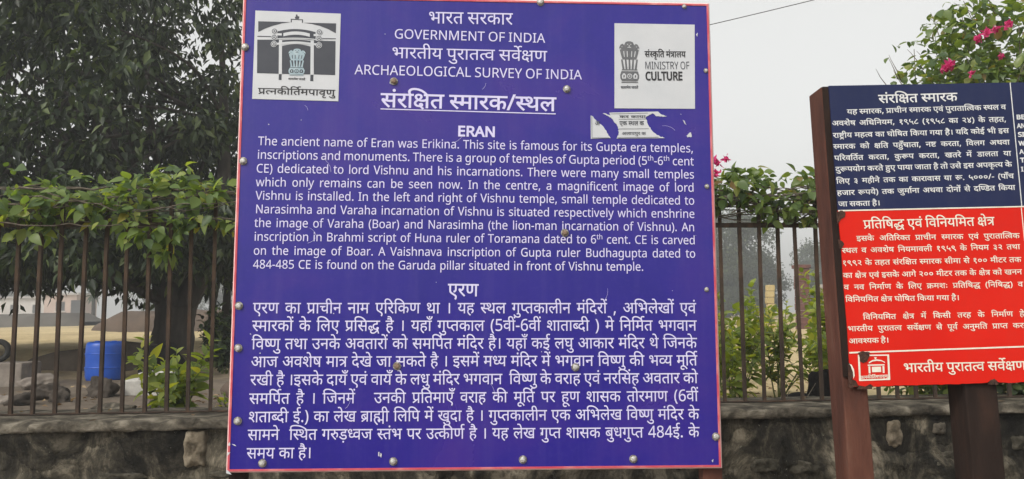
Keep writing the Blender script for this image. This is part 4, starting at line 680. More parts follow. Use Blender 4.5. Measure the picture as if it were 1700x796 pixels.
def surface(name, stops, scale=8, detail=6, rough=0.7, bump=0.0, bump_scale=40, spec=0.4, metal=0.0, stretch=(1, 1, 1), coat=0.0, rough_var=0.0, distort=0.0):
    """a worn surface: noise picks between colour stops, finer noise gives relief"""
    m = bpy.data.materials.new(name)
    m.use_nodes = True
    nt = m.node_tree
    b = nt.nodes['Principled BSDF']
    tc = nd(nt, 'ShaderNodeTexCoord')
    mp = nd(nt, 'ShaderNodeMapping')
    mp.inputs['Scale'].default_value = stretch
    nt.links.new(tc.outputs['Object'], mp.inputs[0])
    nz = nd(nt, 'ShaderNodeTexNoise', Scale=scale, Detail=detail, Roughness=0.6, Distortion=distort)
    nt.links.new(mp.outputs[0], nz.inputs['Vector'])
    cr = nd(nt, 'ShaderNodeValToRGB')
    el = cr.color_ramp.elements
    while len(el) < len(stops): el.new(0.5)
    for e, (p, c) in zip(el, stops):
        e.position, e.color = p, c
    nt.links.new(nz.outputs[0], cr.inputs[0])
    nt.links.new(cr.outputs[0], b.inputs['Base Color'])
    b.inputs['Roughness'].default_value = rough
    b.inputs['Specular IOR Level'].default_value = spec
    b.inputs['Metallic'].default_value = metal
    if coat:
        b.inputs['Coat Weight'].default_value = coat
        b.inputs['Coat Roughness'].default_value = 0.12
    if rough_var:
        mr = nd(nt, 'ShaderNodeMapRange')
        mr.inputs[3].default_value, mr.inputs[4].default_value = rough - rough_var, rough + rough_var
        nt.links.new(nz.outputs[0], mr.inputs[0])
        nt.links.new(mr.outputs[0], b.inputs['Roughness'])
    if bump:
        n2 = nd(nt, 'ShaderNodeTexNoise', Scale=bump_scale, Detail=8, Roughness=0.65)
        nt.links.new(mp.outputs[0], n2.inputs['Vector'])
        bp = nd(nt, 'ShaderNodeBump', Strength=bump, Distance=0.02)
        nt.links.new(n2.outputs[0], bp.inputs['Height'])
        nt.links.new(bp.outputs[0], b.inputs['Normal'])
    return m

def board_paint(name, stops, dust, rough=0.35, dirt=0.15, spec=0.45):
    """painted sheet: slow fading, rain streaks and specks of dust"""
    m = surface(name, stops, scale=2.4, detail=6, rough=rough, spec=spec, bump=0.05, bump_scale=3.5, rough_var=0.07, distort=0.5)
    nt = m.node_tree
    L = nt.links.new
    b = nt.nodes['Principled BSDF']
    src = b.inputs['Base Color'].links[0].from_socket
    tc = nd(nt, 'ShaderNodeTexCoord')
    mp = nd(nt, 'ShaderNodeMapping'); mp.inputs['Scale'].default_value = (14, 1, 0.7)
    L(tc.outputs['Object'], mp.inputs[0])
    st = nd(nt, 'ShaderNodeTexNoise', Scale=1.7, Detail=6, Roughness=0.6); L(mp.outputs[0], st.inputs['Vector'])
    fi = nd(nt, 'ShaderNodeTexNoise', Scale=55, Detail=6, Roughness=0.75); L(tc.outputs['Object'], fi.inputs['Vector'])
    a = nd(nt, 'ShaderNodeMapRange'); a.inputs[1].default_value, a.inputs[2].default_value = 0.48, 0.75; L(st.outputs[0], a.inputs[0])
    c = nd(nt, 'ShaderNodeMapRange'); c.inputs[1].default_value, c.inputs[2].default_value = 0.5, 0.8; L(fi.outputs[0], c.inputs[0])
    s = nd(nt, 'ShaderNodeMath', operation='ADD'); L(a.outputs[0], s.inputs[0]); L(c.outputs[0], s.inputs[1])
    k = nd(nt, 'ShaderNodeMath', operation='MULTIPLY'); k.use_clamp = True; k.inputs[1].default_value = dirt; L(s.outputs[0], k.inputs[0])
    mx = nd(nt, 'ShaderNodeMix', data_type='RGBA'); mx.inputs[7].default_value = dust
    L(k.outputs[0], mx.inputs[0]); L(src, mx.inputs[6]); L(mx.outputs[2], b.inputs['Base Color'])
    return m

def leafy(name, stops, trans, rough=0.42, tcol=None, spec=0.45):
    """leaves: each leaf its own tint; light passes through"""
    m = bpy.data.materials.new(name)
    m.use_nodes = True
    nt = m.node_tree
    b = nt.nodes['Principled BSDF']
    out = nt.nodes['Material Output']
    geo = nd(nt, 'ShaderNodeNewGeometry')
    cr = nd(nt, 'ShaderNodeValToRGB')
    el = cr.color_ramp.elements
    while len(el) < len(stops): el.new(0.5)
    for e, (p, c) in zip(el, stops):
        e.position, e.color = p, c
    nt.links.new(geo.outputs['Random Per Island'], cr.inputs[0])
    nt.links.new(cr.outputs[0], b.inputs['Base Color'])
    b.inputs['Roughness'].default_value = rough
    b.inputs['Specular IOR Level'].default_value = spec
    t = nd(nt, 'ShaderNodeBsdfTranslucent')
    mixc = nd(nt, 'ShaderNodeMix', data_type='RGBA', blend_type='MULTIPLY')
    mixc.inputs[0].default_value = 1.0
    mixc.inputs[7].default_value = tcol or (1.9, 1.7, 0.5, 1)
    nt.links.new(cr.outputs[0], mixc.inputs[6])
    nt.links.new(mixc.outputs[2], t.inputs['Color'])
    mx = nd(nt, 'ShaderNodeMixShader')
    mx.inputs[0].default_value = trans
    nt.links.new(b.outputs[0], mx.inputs[1])
    nt.links.new(t.outputs[0], mx.inputs[2])
    nt.links.new(mx.outputs[0], out.inputs['Surface'])
    return m

M = {}
M['purple'] = board_paint('faded_purple_vinyl', [(0.25, (0.013, 0.010, 0.20, 1)), (0.5, (0.020, 0.012, 0.235, 1)), (0.75, (0.044, 0.018, 0.24, 1))], (0.2, 0.17, 0.36, 1), rough=0.25, dirt=0.06)
M['letter_white'] = surface('white_vinyl_letter', [(0.3, (0.60, 0.57, 0.84, 1)), (0.7, (0.68, 0.65, 0.88, 1))], scale=6, rough=0.45)
M['trim_red'] = surface('red_edge_paint', [(0.3, (0.5, 0.045, 0.075, 1)), (0.5, (0.58, 0.09, 0.12, 1)), (0.7, (0.68, 0.26, 0.26, 1))], scale=11, detail=9, rough=0.5)
M['trim_pale'] = surface('worn_pink_edge', [(0.3, (0.66, 0.2, 0.2, 1)), (0.5, (0.78, 0.52, 0.5, 1)), (0.7, (0.8, 0.66, 0.6, 1))], scale=9, rough=0.5)
M['plate_white'] = surface('greyed_white_sticker', [(0.3, (0.52, 0.545, 0.575, 1)), (0.7, (0.60, 0.615, 0.64, 1))], scale=7, rough=0.42, bump=0.03, bump_scale=6)
M['ink'] = surface('dark_ink', [(0.3, (0.035, 0.04, 0.055, 1)), (0.7, (0.05, 0.055, 0.07, 1))], scale=12, rough=0.5)
M['ink_black'] = surface('black_ink', [(0.3, (0.018, 0.018, 0.022, 1)), (0.7, (0.03, 0.03, 0.035, 1))], scale=12, rough=0.5)
M['emblem_blue'] = surface('pale_blue_ink', [(0.3, (0.25, 0.36, 0.42, 1)), (0.7, (0.42, 0.52, 0.56, 1))], scale=60, rough=0.5)
M['emblem_grey'] = surface('grey_ink', [(0.3, (0.10, 0.105, 0.115, 1)), (0.7, (0.16, 0.165, 0.175, 1))], scale=50, rough=0.5)
M['zinc'] = surface('dull_zinc', [(0.3, (0.3, 0.28, 0.26, 1)), (0.55, (0.6, 0.6, 0.58, 1)), (0.8, (0.75, 0.75, 0.76, 1))], scale=120, rough=0.4, metal=0.35, bump=0.2, bump_scale=200)
M['washer'] = surface('stained_washer', [(0.35, (0.09, 0.07, 0.055, 1)), (0.55, (0.30, 0.28, 0.25, 1)), (0.7, (0.5, 0.49, 0.47, 1))], scale=160, rough=0.55, metal=0.3, bump=0.3, bump_scale=200)
M['rust_bolt'] = surface('rusty_bolt', [(0.3, (0.12, 0.07, 0.04, 1)), (0.7, (0.36, 0.27, 0.2, 1))], scale=90, rough=0.7, metal=0.3, bump=0.3, bump_scale=200)
M['post_brown'] = surface('red_oxide_steel', [(0.25, (0.035, 0.018, 0.015, 1)), (0.46, (0.09, 0.036, 0.025, 1)), (0.58, (0.115, 0.046, 0.031, 1)), (0.78, (0.16, 0.085, 0.06, 1))], scale=13, detail=10, rough=0.75, spec=0.18, bump=0.35, bump_scale=60, stretch=(1, 1, 0.25))
M['post_dark'] = surface('dark_oxide_steel', [(0.25, (0.014, 0.010, 0.009, 1)), (0.5, (0.027, 0.018, 0.015, 1)), (0.8, (0.07, 0.036, 0.025, 1))], scale=9, detail=9, rough=0.9, spec=0.08, bump=0.3, bump_scale=60, stretch=(1, 1, 0.3))
M['navy'] = board_paint('navy_enamel', [(0.3, (0.006, 0.012, 0.058, 1)), (0.7, (0.012, 0.02, 0.078, 1))], (0.09, 0.085, 0.10, 1), rough=0.42, dirt=0.1, spec=0.3)
M['red'] = board_paint('red_enamel', [(0.3, (0.60, 0.009, 0.003, 1)), (0.6, (0.66, 0.014, 0.004, 1)), (0.8, (0.68, 0.03, 0.008, 1))], (0.42, 0.06, 0.035, 1), rough=0.5, dirt=0.08, spec=0.2)
M['cream'] = surface('cream_paint', [(0.3, (0.66, 0.60, 0.49, 1)), (0.5, (0.78, 0.73, 0.62, 1)), (0.8, (0.8, 0.78, 0.7, 1))], scale=40, rough=0.5)
M['cream_blue'] = surface('greyish_white_paint', [(0.3, (0.56, 0.58, 0.6, 1)), (0.7, (0.78, 0.78, 0.78, 1))], scale=60, rough=0.5)
M['rust'] = surface('flaked_rust', [(0.3, (0.03, 0.016, 0.012, 1)), (0.55, (0.075, 0.032, 0.02, 1)), (0.75, (0.13, 0.055, 0.03, 1))], scale=70, rough=0.9, bump=0.6, bump_scale=160)
M['bar'] = surface('dull_brown_bar_paint', [(0.3, (0.03, 0.023, 0.018, 1)), (0.48, (0.05, 0.037, 0.029, 1)), (0.6, (0.085, 0.055, 0.038, 1)), (0.76, (0.14, 0.075, 0.042, 1))], scale=14, detail=9, rough=0.85, spec=0.12, bump=0.3, bump_scale=90, stretch=(1, 1, 0.35))
M['stem'] = surface('woody_stem', [(0.3, (0.07, 0.055, 0.042, 1)), (0.7, (0.19, 0.16, 0.125, 1))], scale=30, rough=0.85, bump=0.4, bump_scale=90, stretch=(1, 1, 1))
M['green_stem'] = surface('green_stem', [(0.3, (0.09, 0.13, 0.04, 1)), (0.7, (0.19, 0.22, 0.08, 1))], scale=30, rough=0.6)
M['bark'] = surface('dark_bark', [(0.3, (0.022, 0.018, 0.015, 1)), (0.55, (0.05, 0.042, 0.036, 1)), (0.8, (0.1, 0.085, 0.07, 1))], scale=6, rough=0.95, bump=0.9, bump_scale=14, stretch=(1, 1, 0.25))
M['blue_plastic'] = surface('blue_plastic', [(0.3, (0.012, 0.075, 0.42, 1)), (0.7, (0.02, 0.1, 0.5, 1))], scale=5, rough=0.4, spec=0.5)
M['black_rubber'] = surface('black_rubber', [(0.3, (0.012, 0.012, 0.011, 1)), (0.7, (0.028, 0.027, 0.025, 1))], scale=20, rough=0.75, bump=0.3, bump_scale=60)
M['pale_stone'] = surface('pale_stone', [(0.3, (0.36, 0.35, 0.32, 1)), (0.7, (0.56, 0.54, 0.5, 1))], scale=9, rough=0.85, bump=0.3, bump_scale=40)
M['grey_stone'] = surface('grey_brown_stone', [(0.3, (0.13, 0.11, 0.095, 1)), (0.7, (0.27, 0.235, 0.2, 1))], scale=7, rough=0.9, bump=0.5, bump_scale=25)
M['black_stone'] = surface('black_stone', [(0.3, (0.008, 0.0075, 0.0075, 1)), (0.6, (0.014, 0.013, 0.013, 1)), (0.8, (0.03, 0.022, 0.02, 1))], scale=5, rough=0.95, spec=0.1, bump=0.5, bump_scale=30)
M['concrete'] = surface('weathered_concrete', [(0.32, (0.025, 0.022, 0.018, 1)), (0.46, (0.075, 0.066, 0.052, 1)), (0.56, (0.145, 0.128, 0.10, 1)), (0.7, (0.28, 0.25, 0.20, 1))], scale=11, detail=12, rough=0.95, bump=1.0, bump_scale=40, spec=0.15, distort=0.5, stretch=(0.8, 1, 1))
M['exposed'] = surface('bare_stone_face', [(0.28, (0.05, 0.042, 0.032, 1)), (0.43, (0.15, 0.125, 0.09, 1)), (0.55, (0.25, 0.21, 0.155, 1)), (0.72, (0.36, 0.315, 0.245, 1))], scale=15, detail=10, rough=0.95, bump=0.9, bump_scale=45, spec=0.15)
M['mossy_stone'] = surface('mossy_dark_stone', [(0.3, (0.025, 0.023, 0.018, 1)), (0.5, (0.055, 0.05, 0.038, 1)), (0.62, (0.11, 0.10, 0.078, 1)), (0.75, (0.16, 0.145, 0.115, 1))], scale=16, detail=9, rough=0.95, bump=0.8, bump_scale=40, spec=0.15)
M['shade_painted_stone'] = surface('shade_darkened_stone', [(0.3, (0.03, 0.026, 0.022, 1)), (0.7, (0.085, 0.07, 0.058, 1))], scale=9, rough=0.95, bump=0.6, bump_scale=30, spec=0.15)  # rubble: the grey stone colour darkened, with its shade painted in
M['shade_painted_earth'] = surface('shade_painted_earth', [(0.3, (0.045, 0.036, 0.029, 1)), (0.7, (0.10, 0.08, 0.062, 1))], scale=5, rough=0.97, bump=0.6, bump_scale=20, spec=0.1)  # dark tone paints in the shadow that lies on the low bank
M['mud_wall'] = surface('brown_earth_wall', [(0.3, (0.06, 0.045, 0.035, 1)), (0.7, (0.125, 0.092, 0.07, 1))], scale=2, rough=0.95, bump=0.5, bump_scale=9)
M['house_roof'] = surface('pale_roof', [(0.3, (0.34, 0.32, 0.31, 1)), (0.7, (0.46, 0.44, 0.42, 1))], scale=1, rough=0.9)
M['brick'] = surface('dark_red_brick', [(0.3, (0.09, 0.04, 0.032, 1)), (0.7, (0.16, 0.07, 0.055, 1))], scale=9, rough=0.9, bump=0.3, bump_scale=30)
M['plaster'] = surface('pale_plaster', [(0.3, (0.46, 0.44, 0.42, 1)), (0.7, (0.62, 0.6, 0.57, 1))], scale=0.6, rough=0.9)
M['pink_plaster'] = surface('pinkish_plaster', [(0.3, (0.42, 0.32, 0.27, 1)), (0.7, (0.55, 0.43, 0.37, 1))], scale=0.8, rough=0.9)
M['roof_grey'] = surface('grey_earth', [(0.3, (0.075, 0.068, 0.06, 1)), (0.7, (0.13, 0.12, 0.105, 1))], scale=1, rough=0.95, spec=0.1)
M['window_dark'] = surface('dark_opening', [(0.3, (0.03, 0.03, 0.03, 1)), (0.7, (0.05, 0.05, 0.05, 1))], scale=3, rough=0.5)
M['yellow_stone'] = surface('yellow_stone', [(0.3, (0.35, 0.27, 0.12, 1)), (0.7, (0.52, 0.42, 0.22, 1))], scale=4, rough=0.9, bump=0.3)
M['wire'] = surface('black_cable', [(0.3, (0.03, 0.03, 0.03, 1)), (0.7, (0.05, 0.05, 0.05, 1))], scale=5, rough=0.6)

G = lambda r, g, b: (r, g, b, 1)
M['tree_leaf'] = leafy('tree_leaf', [(0.0, G(0.010, 0.018, 0.009)), (0.5, G(0.021, 0.036, 0.014)), (0.78, G(0.048, 0.074, 0.025)), (1.0, G(0.12, 0.155, 0.048))], 0.2, rough=0.46, tcol=(1.4, 1.6, 0.6, 1), spec=0.35)
M['far_leaf'] = leafy('far_leaf', [(0.0, G(0.03, 0.045, 0.022)), (0.7, G(0.05, 0.07, 0.032)), (1.0, G(0.085, 0.105, 0.045))], 0.2, rough=0.6)
M['vine_leaf'] = leafy('vine_leaf', [(0.0, G(0.055, 0.095, 0.036)), (0.4, G(0.11, 0.17, 0.055)), (0.78, G(0.18, 0.245, 0.07)), (0.95, G(0.28, 0.33, 0.085)), (1.0, G(0.36, 0.32, 0.07))], 0.45, rough=0.42, tcol=(2.0, 1.95, 0.55, 1), spec=0.35)
M['hedge_leaf'] = leafy('hedge_leaf', [(0.0, G(0.05, 0.09, 0.032)), (0.5, G(0.10, 0.155, 0.048)), (0.85, G(0.155, 0.215, 0.064)), (0.95, G(0.23, 0.27, 0.068)), (1.0, G(0.2, 0.1, 0.05))], 0.42, rough=0.36, tcol=(2.1, 2.0, 0.5, 1))
M['weed_leaf'] = leafy('weed_leaf', [(0.0, G(0.11, 0.165, 0.046)), (0.5, G(0.20, 0.265, 0.062)), (0.85, G(0.30, 0.355, 0.08)), (1.0, G(0.42, 0.39, 0.09))], 0.48, rough=0.42, tcol=(1.9, 1.8, 0.4, 1))
M['dry_leaf'] = leafy('dry_leaf', [(0.0, G(0.12, 0.075, 0.04)), (0.6, G(0.26, 0.18, 0.1)), (1.0, G(0.4, 0.31, 0.18))], 0.2, rough=0.7, tcol=(1.2, 1.0, 0.7, 1))
M['pink_petal'] = leafy('pink_petal', [(0.0, G(0.55, 0.03, 0.15)), (0.6, G(0.68, 0.055, 0.24)), (1.0, G(0.74, 0.14, 0.28))], 0.4, rough=0.5, tcol=(1.2, 0.9, 1.1, 1))

def wall_material():
    """plaster gone black with algae, paler streaks and worn patches"""
    m = bpy.data.materials.new('blackened_plaster')
    m.use_nodes = True
    nt = m.node_tree
    L = nt.links.new
    b = nt.nodes['Principled BSDF']
    tc = nd(nt, 'ShaderNodeTexCoord')
    mp = nd(nt, 'ShaderNodeMapping'); mp.inputs['Scale'].default_value = (1.0, 1.0, 0.55)
    L(tc.outputs['Object'], mp.inputs[0])
    big = nd(nt, 'ShaderNodeTexNoise', Scale=5.2, Detail=12, Roughness=0.74, Distortion=0.6)
    L(mp.outputs[0], big.inputs['Vector'])
    cr = nd(nt, 'ShaderNodeValToRGB')
    el = cr.color_ramp.elements
    for k in range(3): el.new(0.5)
    for e, (p, c) in zip(el, [(0.36, (0.012, 0.0115, 0.010, 1)), (0.46, (0.030, 0.027, 0.021, 1)), (0.525, (0.075, 0.066, 0.049, 1)), (0.58, (0.16, 0.14, 0.105, 1)), (0.69, (0.24, 0.212, 0.165, 1))]):
        e.position, e.color = p, c
    L(big.outputs[0], cr.inputs[0])
    mp2 = nd(nt, 'ShaderNodeMapping'); mp2.inputs['Scale'].default_value = (9, 9, 0.9)
    L(tc.outputs['Object'], mp2.inputs[0])
    stre = nd(nt, 'ShaderNodeTexNoise', Scale=1.6, Detail=5, Roughness=0.6)
    L(mp2.outputs[0], stre.inputs['Vector'])
    mr = nd(nt, 'ShaderNodeMapRange'); mr.inputs[1].default_value = 0.35; mr.inputs[2].default_value = 0.65; mr.inputs[3].default_value = 0.72; mr.inputs[4].default_value = 1.1
    L(stre.outputs[0], mr.inputs[0])
    mul = nd(nt, 'ShaderNodeMix', data_type='RGBA', blend_type='MULTIPLY'); mul.inputs[0].default_value = 1
    L(cr.outputs[0], mul.inputs[6]); L(mr.outputs[0], mul.inputs[7])
    wb = nd(nt, 'ShaderNodeTexNoise', Scale=7, Detail=6, Roughness=0.7); L(tc.outputs['Object'], wb.inputs['Vector'])
    wv = nd(nt, 'ShaderNodeMix', data_type='VECTOR'); wv.inputs[0].default_value = 0.2
    L(tc.outputs['Object'], wv.inputs[4]); L(wb.outputs[1], wv.inputs[5])
    mp3 = nd(nt, 'ShaderNodeMapping'); mp3.inputs['Scale'].default_value = (1.0, 0.2, 1.5); L(wv.outputs[1], mp3.inputs[0])
    vc = nd(nt, 'ShaderNodeTexVoronoi', Scale=4.2); L(mp3.outputs[0], vc.inputs['Vector'])
    ve = nd(nt, 'ShaderNodeTexVoronoi', Scale=4.2, feature='DISTANCE_TO_EDGE'); L(mp3.outputs[0], ve.inputs['Vector'])
    sc_ = nd(nt, 'ShaderNodeSeparateColor'); L(vc.outputs['Color'], sc_.inputs[0])
    tone = nd(nt, 'ShaderNodeMapRange'); tone.inputs[3].default_value, tone.inputs[4].default_value = 0.6, 1.6; L(sc_.outputs[0], tone.inputs[0])
    jt = nd(nt, 'ShaderNodeMapRange'); jt.inputs[1].default_value, jt.inputs[2].default_value, jt.inputs[3].default_value = 0.0, 0.05, 0.62; L(ve.outputs[0], jt.inputs[0])
    tj = nd(nt, 'ShaderNodeMath', operation='MULTIPLY'); L(tone.outputs[0], tj.inputs[0]); L(jt.outputs[0], tj.inputs[1])
    mul2 = nd(nt, 'ShaderNodeMix', data_type='RGBA', blend_type='MULTIPLY'); mul2.inputs[0].default_value = 1
    L(mul.outputs[2], mul2.inputs[6]); L(tj.outputs[0], mul2.inputs[7])
    mul = mul2
    # fine pale specks of lichen
    sp = nd(nt, 'ShaderNodeTexNoise', Scale=42, Detail=4, Roughness=0.7)
    L(tc.outputs['Object'], sp.inputs['Vector'])
    sr = nd(nt, 'ShaderNodeMapRange'); sr.inputs[1].default_value = 0.66; sr.inputs[2].default_value = 0.74
    L(sp.outputs[0], sr.inputs[0])
    mx = nd(nt, 'ShaderNodeMix', data_type='RGBA'); mx.inputs[7].default_value = (0.24, 0.23, 0.19, 1)
    L(sr.outputs[0], mx.inputs[0]); L(mul.outputs[2], mx.inputs[6])
    L(mx.outputs[2], b.inputs['Base Color'])
    b.inputs['Roughness'].default_value = 0.95
    b.inputs['Specular IOR Level'].default_value = 0.2
    n2 = nd(nt, 'ShaderNodeTexNoise', Scale=26, Detail=9, Roughness=0.7)
    L(tc.outputs['Object'], n2.inputs['Vector'])
    bp = nd(nt, 'ShaderNodeBump', Strength=0.7, Distance=0.02)
    hj = nd(nt, 'ShaderNodeMath', operation='MULTIPLY_ADD'); hj.inputs[1].default_value = 0.45; L(jt.outputs[0], hj.inputs[0]); L(n2.outputs[0], hj.inputs[2])
    L(hj.outputs[0], bp.inputs['Height']); L(bp.outputs[0], b.inputs['Normal'])
    return m
M['wall'] = wall_material()

def ground_material(name, stops, s1, s2, near=None):
    m = bpy.data.materials.new(name)
    m.use_nodes = True
    nt = m.node_tree
    L = nt.links.new
    b = nt.nodes['Principled BSDF']
    tc = nd(nt, 'ShaderNodeTexCoord')
    a = nd(nt, 'ShaderNodeTexNoise', Scale=s1, Detail=8, Roughness=0.62)
    c = nd(nt, 'ShaderNodeTexNoise', Scale=s2, Detail=8, Roughness=0.7)
    L(tc.outputs['Object'], a.inputs['Vector']); L(tc.outputs['Object'], c.inputs['Vector'])
    add = nd(nt, 'ShaderNodeMix'); add.inputs[0].default_value = 0.45
    L(a.outputs[0], add.inputs[2]); L(c.outputs[0], add.inputs[3])
    cr = nd(nt, 'ShaderNodeValToRGB')
    el = cr.color_ramp.elements
    while len(el) < len(stops): el.new(0.5)
    for e, (p, cc) in zip(el, stops): e.position, e.color = p, cc
    L(add.outputs[0], cr.inputs[0])
    if near:  # grey-brown earth by the wall, darkened to paint in the tree's shade
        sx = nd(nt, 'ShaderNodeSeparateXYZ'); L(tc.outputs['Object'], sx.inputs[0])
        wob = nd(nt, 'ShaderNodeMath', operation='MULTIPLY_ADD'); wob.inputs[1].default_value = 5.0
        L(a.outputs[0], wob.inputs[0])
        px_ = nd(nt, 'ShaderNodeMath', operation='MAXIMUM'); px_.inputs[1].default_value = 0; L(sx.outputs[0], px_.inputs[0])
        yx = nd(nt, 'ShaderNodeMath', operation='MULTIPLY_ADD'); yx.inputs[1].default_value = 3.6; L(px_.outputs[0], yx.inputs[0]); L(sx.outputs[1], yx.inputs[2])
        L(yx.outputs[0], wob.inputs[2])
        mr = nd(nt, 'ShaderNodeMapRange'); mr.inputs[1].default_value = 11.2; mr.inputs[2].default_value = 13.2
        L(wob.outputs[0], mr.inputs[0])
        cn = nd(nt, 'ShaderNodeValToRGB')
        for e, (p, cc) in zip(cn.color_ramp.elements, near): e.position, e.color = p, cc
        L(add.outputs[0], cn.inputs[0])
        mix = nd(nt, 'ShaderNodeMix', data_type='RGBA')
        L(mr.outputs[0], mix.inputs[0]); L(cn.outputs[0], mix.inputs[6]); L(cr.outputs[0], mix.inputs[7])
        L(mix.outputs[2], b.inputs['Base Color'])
    else:
        L(cr.outputs[0], b.inputs['Base Color'])
    b.inputs['Roughness'].default_value = 0.97
    b.inputs['Specular IOR Level'].default_value = 0.15
    bp = nd(nt, 'ShaderNodeBump', Strength=0.6, Distance=0.05)
    L(c.outputs[0], bp.inputs['Height']); L(bp.outputs[0], b.inputs['Normal'])
    return m
M['site_ground'] = ground_material('earth_grass_painted_shade', [(0.34, (0.26, 0.2, 0.115, 1)), (0.47, (0.42, 0.33, 0.185, 1)), (0.56, (0.5, 0.4, 0.225, 1)), (0.68, (0.55, 0.45, 0.27, 1))], 0.35, 9, near=[(0.35, (0.06, 0.05, 0.04, 1)), (0.65, (0.19, 0.155, 0.12, 1))])
M['front_ground'] = ground_material('trodden_earth', [(0.34, (0.11, 0.09, 0.07, 1)), (0.5, (0.2, 0.165, 0.125, 1)), (0.66, (0.3, 0.25, 0.19, 1))], 0.5, 12)

# ---------------------------------------------------------------- lettering
def glyph_outline(code):
    out = []
    for cs in code.split('|'):
        pts = []
        for t in cs.split():
            off = t[0] == '~'
            x, y = (t[1:] if off else t).split(',')
            pts.append((float(x), float(y), not off))
        n = len(pts)
        full = []
        for i in range(n):                                 # implied on-curve points
            a, b = pts[i], pts[(i + 1) % n]
            full.append(a)
            if not a[2] and not b[2]: full.append(((a[0] + b[0]) / 2, (a[1] + b[1]) / 2, True))
        k = next(i for i, q in enumerate(full) if q[2])
        full = full[k:] + full[:k]
        poly = []
        i = 0
        while i < len(full):
            a = full[i]
            b = full[(i + 1) % len(full)]
            poly.append(a[:2])
            if not b[2]:
                c = full[(i + 2) % len(full)]
                for t in (1 / 3, 2 / 3):
                    poly.append(tuple((1 - t) ** 2 * a[j] + 2 * t * (1 - t) * b[j] + t * t * c[j] for j in (0, 1)))
                i += 2
            else:
                i += 1
        clean = [p for j, p in enumerate(poly) if math.dist(p, poly[j - 1]) > 0.5]
        if len(clean) > 2: out.append(clean)
    return out

GCACHE = {}
def glyph_mesh(g, bold):
    key = (g, bold)
    if key in GCACHE: return GCACHE[key]
    loops = []
    for c in glyph_outline(GLYPHS[g]):
        n = len(c)
        q = []
        for i in range(n):
            p0, p1, p2 = Vector(c[i - 1]), Vector(c[i]), Vector(c[(i + 1) % n])
            d1, d2 = (p1 - p0).normalized(), (p2 - p1).normalized()
            n1, n2 = Vector((-d1.y, d1.x)), Vector((-d2.y, d2.x))
            m = n1 + n2
            m = m.normalized() if m.length > 1e-6 else n1
            q.append(p1 + m * bold / max(0.55, m.dot(n1)))
        loops.append([Vector((p.x, p.y, 0)) for p in q])
    vs, ed = [], []
    for l in loops:
        k = len(vs)
        vs += [p.xy for p in l]
        ed += [(k + i, k + (i + 1) % len(l)) for i in range(len(l))]
    vo, eo, fo, _, _, _ = geometry.delaunay_2d_cdt(vs, ed, [], 0, 0.01)
    def winding(x, y):
        w = 0
        for l in loops:
            for i in range(len(l)):
                a, b = l[i - 1], l[i]
                if (a.y > y) != (b.y > y) and x < (b.x - a.x) * (y - a.y) / (b.y - a.y) + a.x: w += 1 if b.y > a.y else -1
        return w
    v, tris = list(vo), []
    for f_ in fo:
        a, b, c = (vo[i] for i in f_[:3])
        if winding((a.x + b.x + c.x) / 3, (a.y + b.y + c.y) / 3) != 0:
            tris.append(tuple(f_) if (b - a).cross(c - a) > 0 else tuple(f_)[::-1])
    GCACHE[key] = ([(p.x, p.y) for p in v], tris)
    return GCACHE[key]

CKEYS = {}
for k in CLUSTERS: CKEYS.setdefault(k[0], []).append(k)
for k in CKEYS: CKEYS[k].sort(key=len, reverse=True)
def split_clusters(t):
    out, i = [], 0
    while i < len(t):
        if t[i] in ' ^':
            out.append(t[i]); i += 1; continue
        for k in CKEYS[t[i]]:
            if t.startswith(k, i):
                out.append(k); i += len(k); break
    return out

SPACE = 235
def measure(t):
    w, sp, sup = 0, 0, False
    for c in split_clusters(t):
        if c == ' ': sp += 1
        elif c == '^': sup = not sup
        else: w += CLUSTERS[c][0] * (0.6 if sup else 1)
    return w, sp

def lettering(name, block, m, parent, y, jitter=0.0):
    """one block of writing as one mesh; lines justified to their measured lengths"""
    bold, lines = block
    dims = []
    for t, u0, v0, u1, v1, em in lines:
        w, sp = measure(t)
        dims.append((math.hypot(u1 - u0, v1 - v0), w * em / 1000, sp, SPACE * em / 1000))
    kx = min(L / (w + sp * s) for L, w, sp, s in dims)
    mb = MB()
    n = 0
    for (t, u0, v0, u1, v1, em), (L, w, sp, s) in zip(lines, dims):
        gap = (L - w * kx) / sp if sp else 0
        k = kx if sp else L / w
        a = math.atan2(v1 - v0, u1 - u0)
        ca, sa = math.cos(a), math.sin(a)
        sc = em / 1000
        pen, sup = 0.0, False
        for c in split_clusters(t):
            if c == ' ': pen += gap; continue
            if c == '^': sup = not sup; continue
            adv, gl = CLUSTERS[c]
            f = 0.6 if sup else 1.0
            for g, gx, gy in gl:
                gv, gt = glyph_mesh(g, bold)
                n += 1
                yy = y - 0.00012 * (n % 3)
                vs = []
                for px, py in gv:
                    lx = pen + (gx + px) * sc * f * k
                    ly = (gy + py) * sc * f + (0.36 * em if sup else 0)
                    vs.append((u0 + lx * ca - ly * sa, yy, v0 + lx * sa + ly * ca))
                mb.add(vs, gt)
            pen += adv * sc * f * k
    return mb.build(name, m, parent)

# ---------------------------------------------------------------- leaves
def frames(d, n):
    d = d / np.linalg.norm(d, axis=1, keepdims=True)
    s = np.cross(n, d)
    s /= np.linalg.norm(s, axis=1, keepdims=True) + 1e-9
    return d, s, np.cross(d, s)

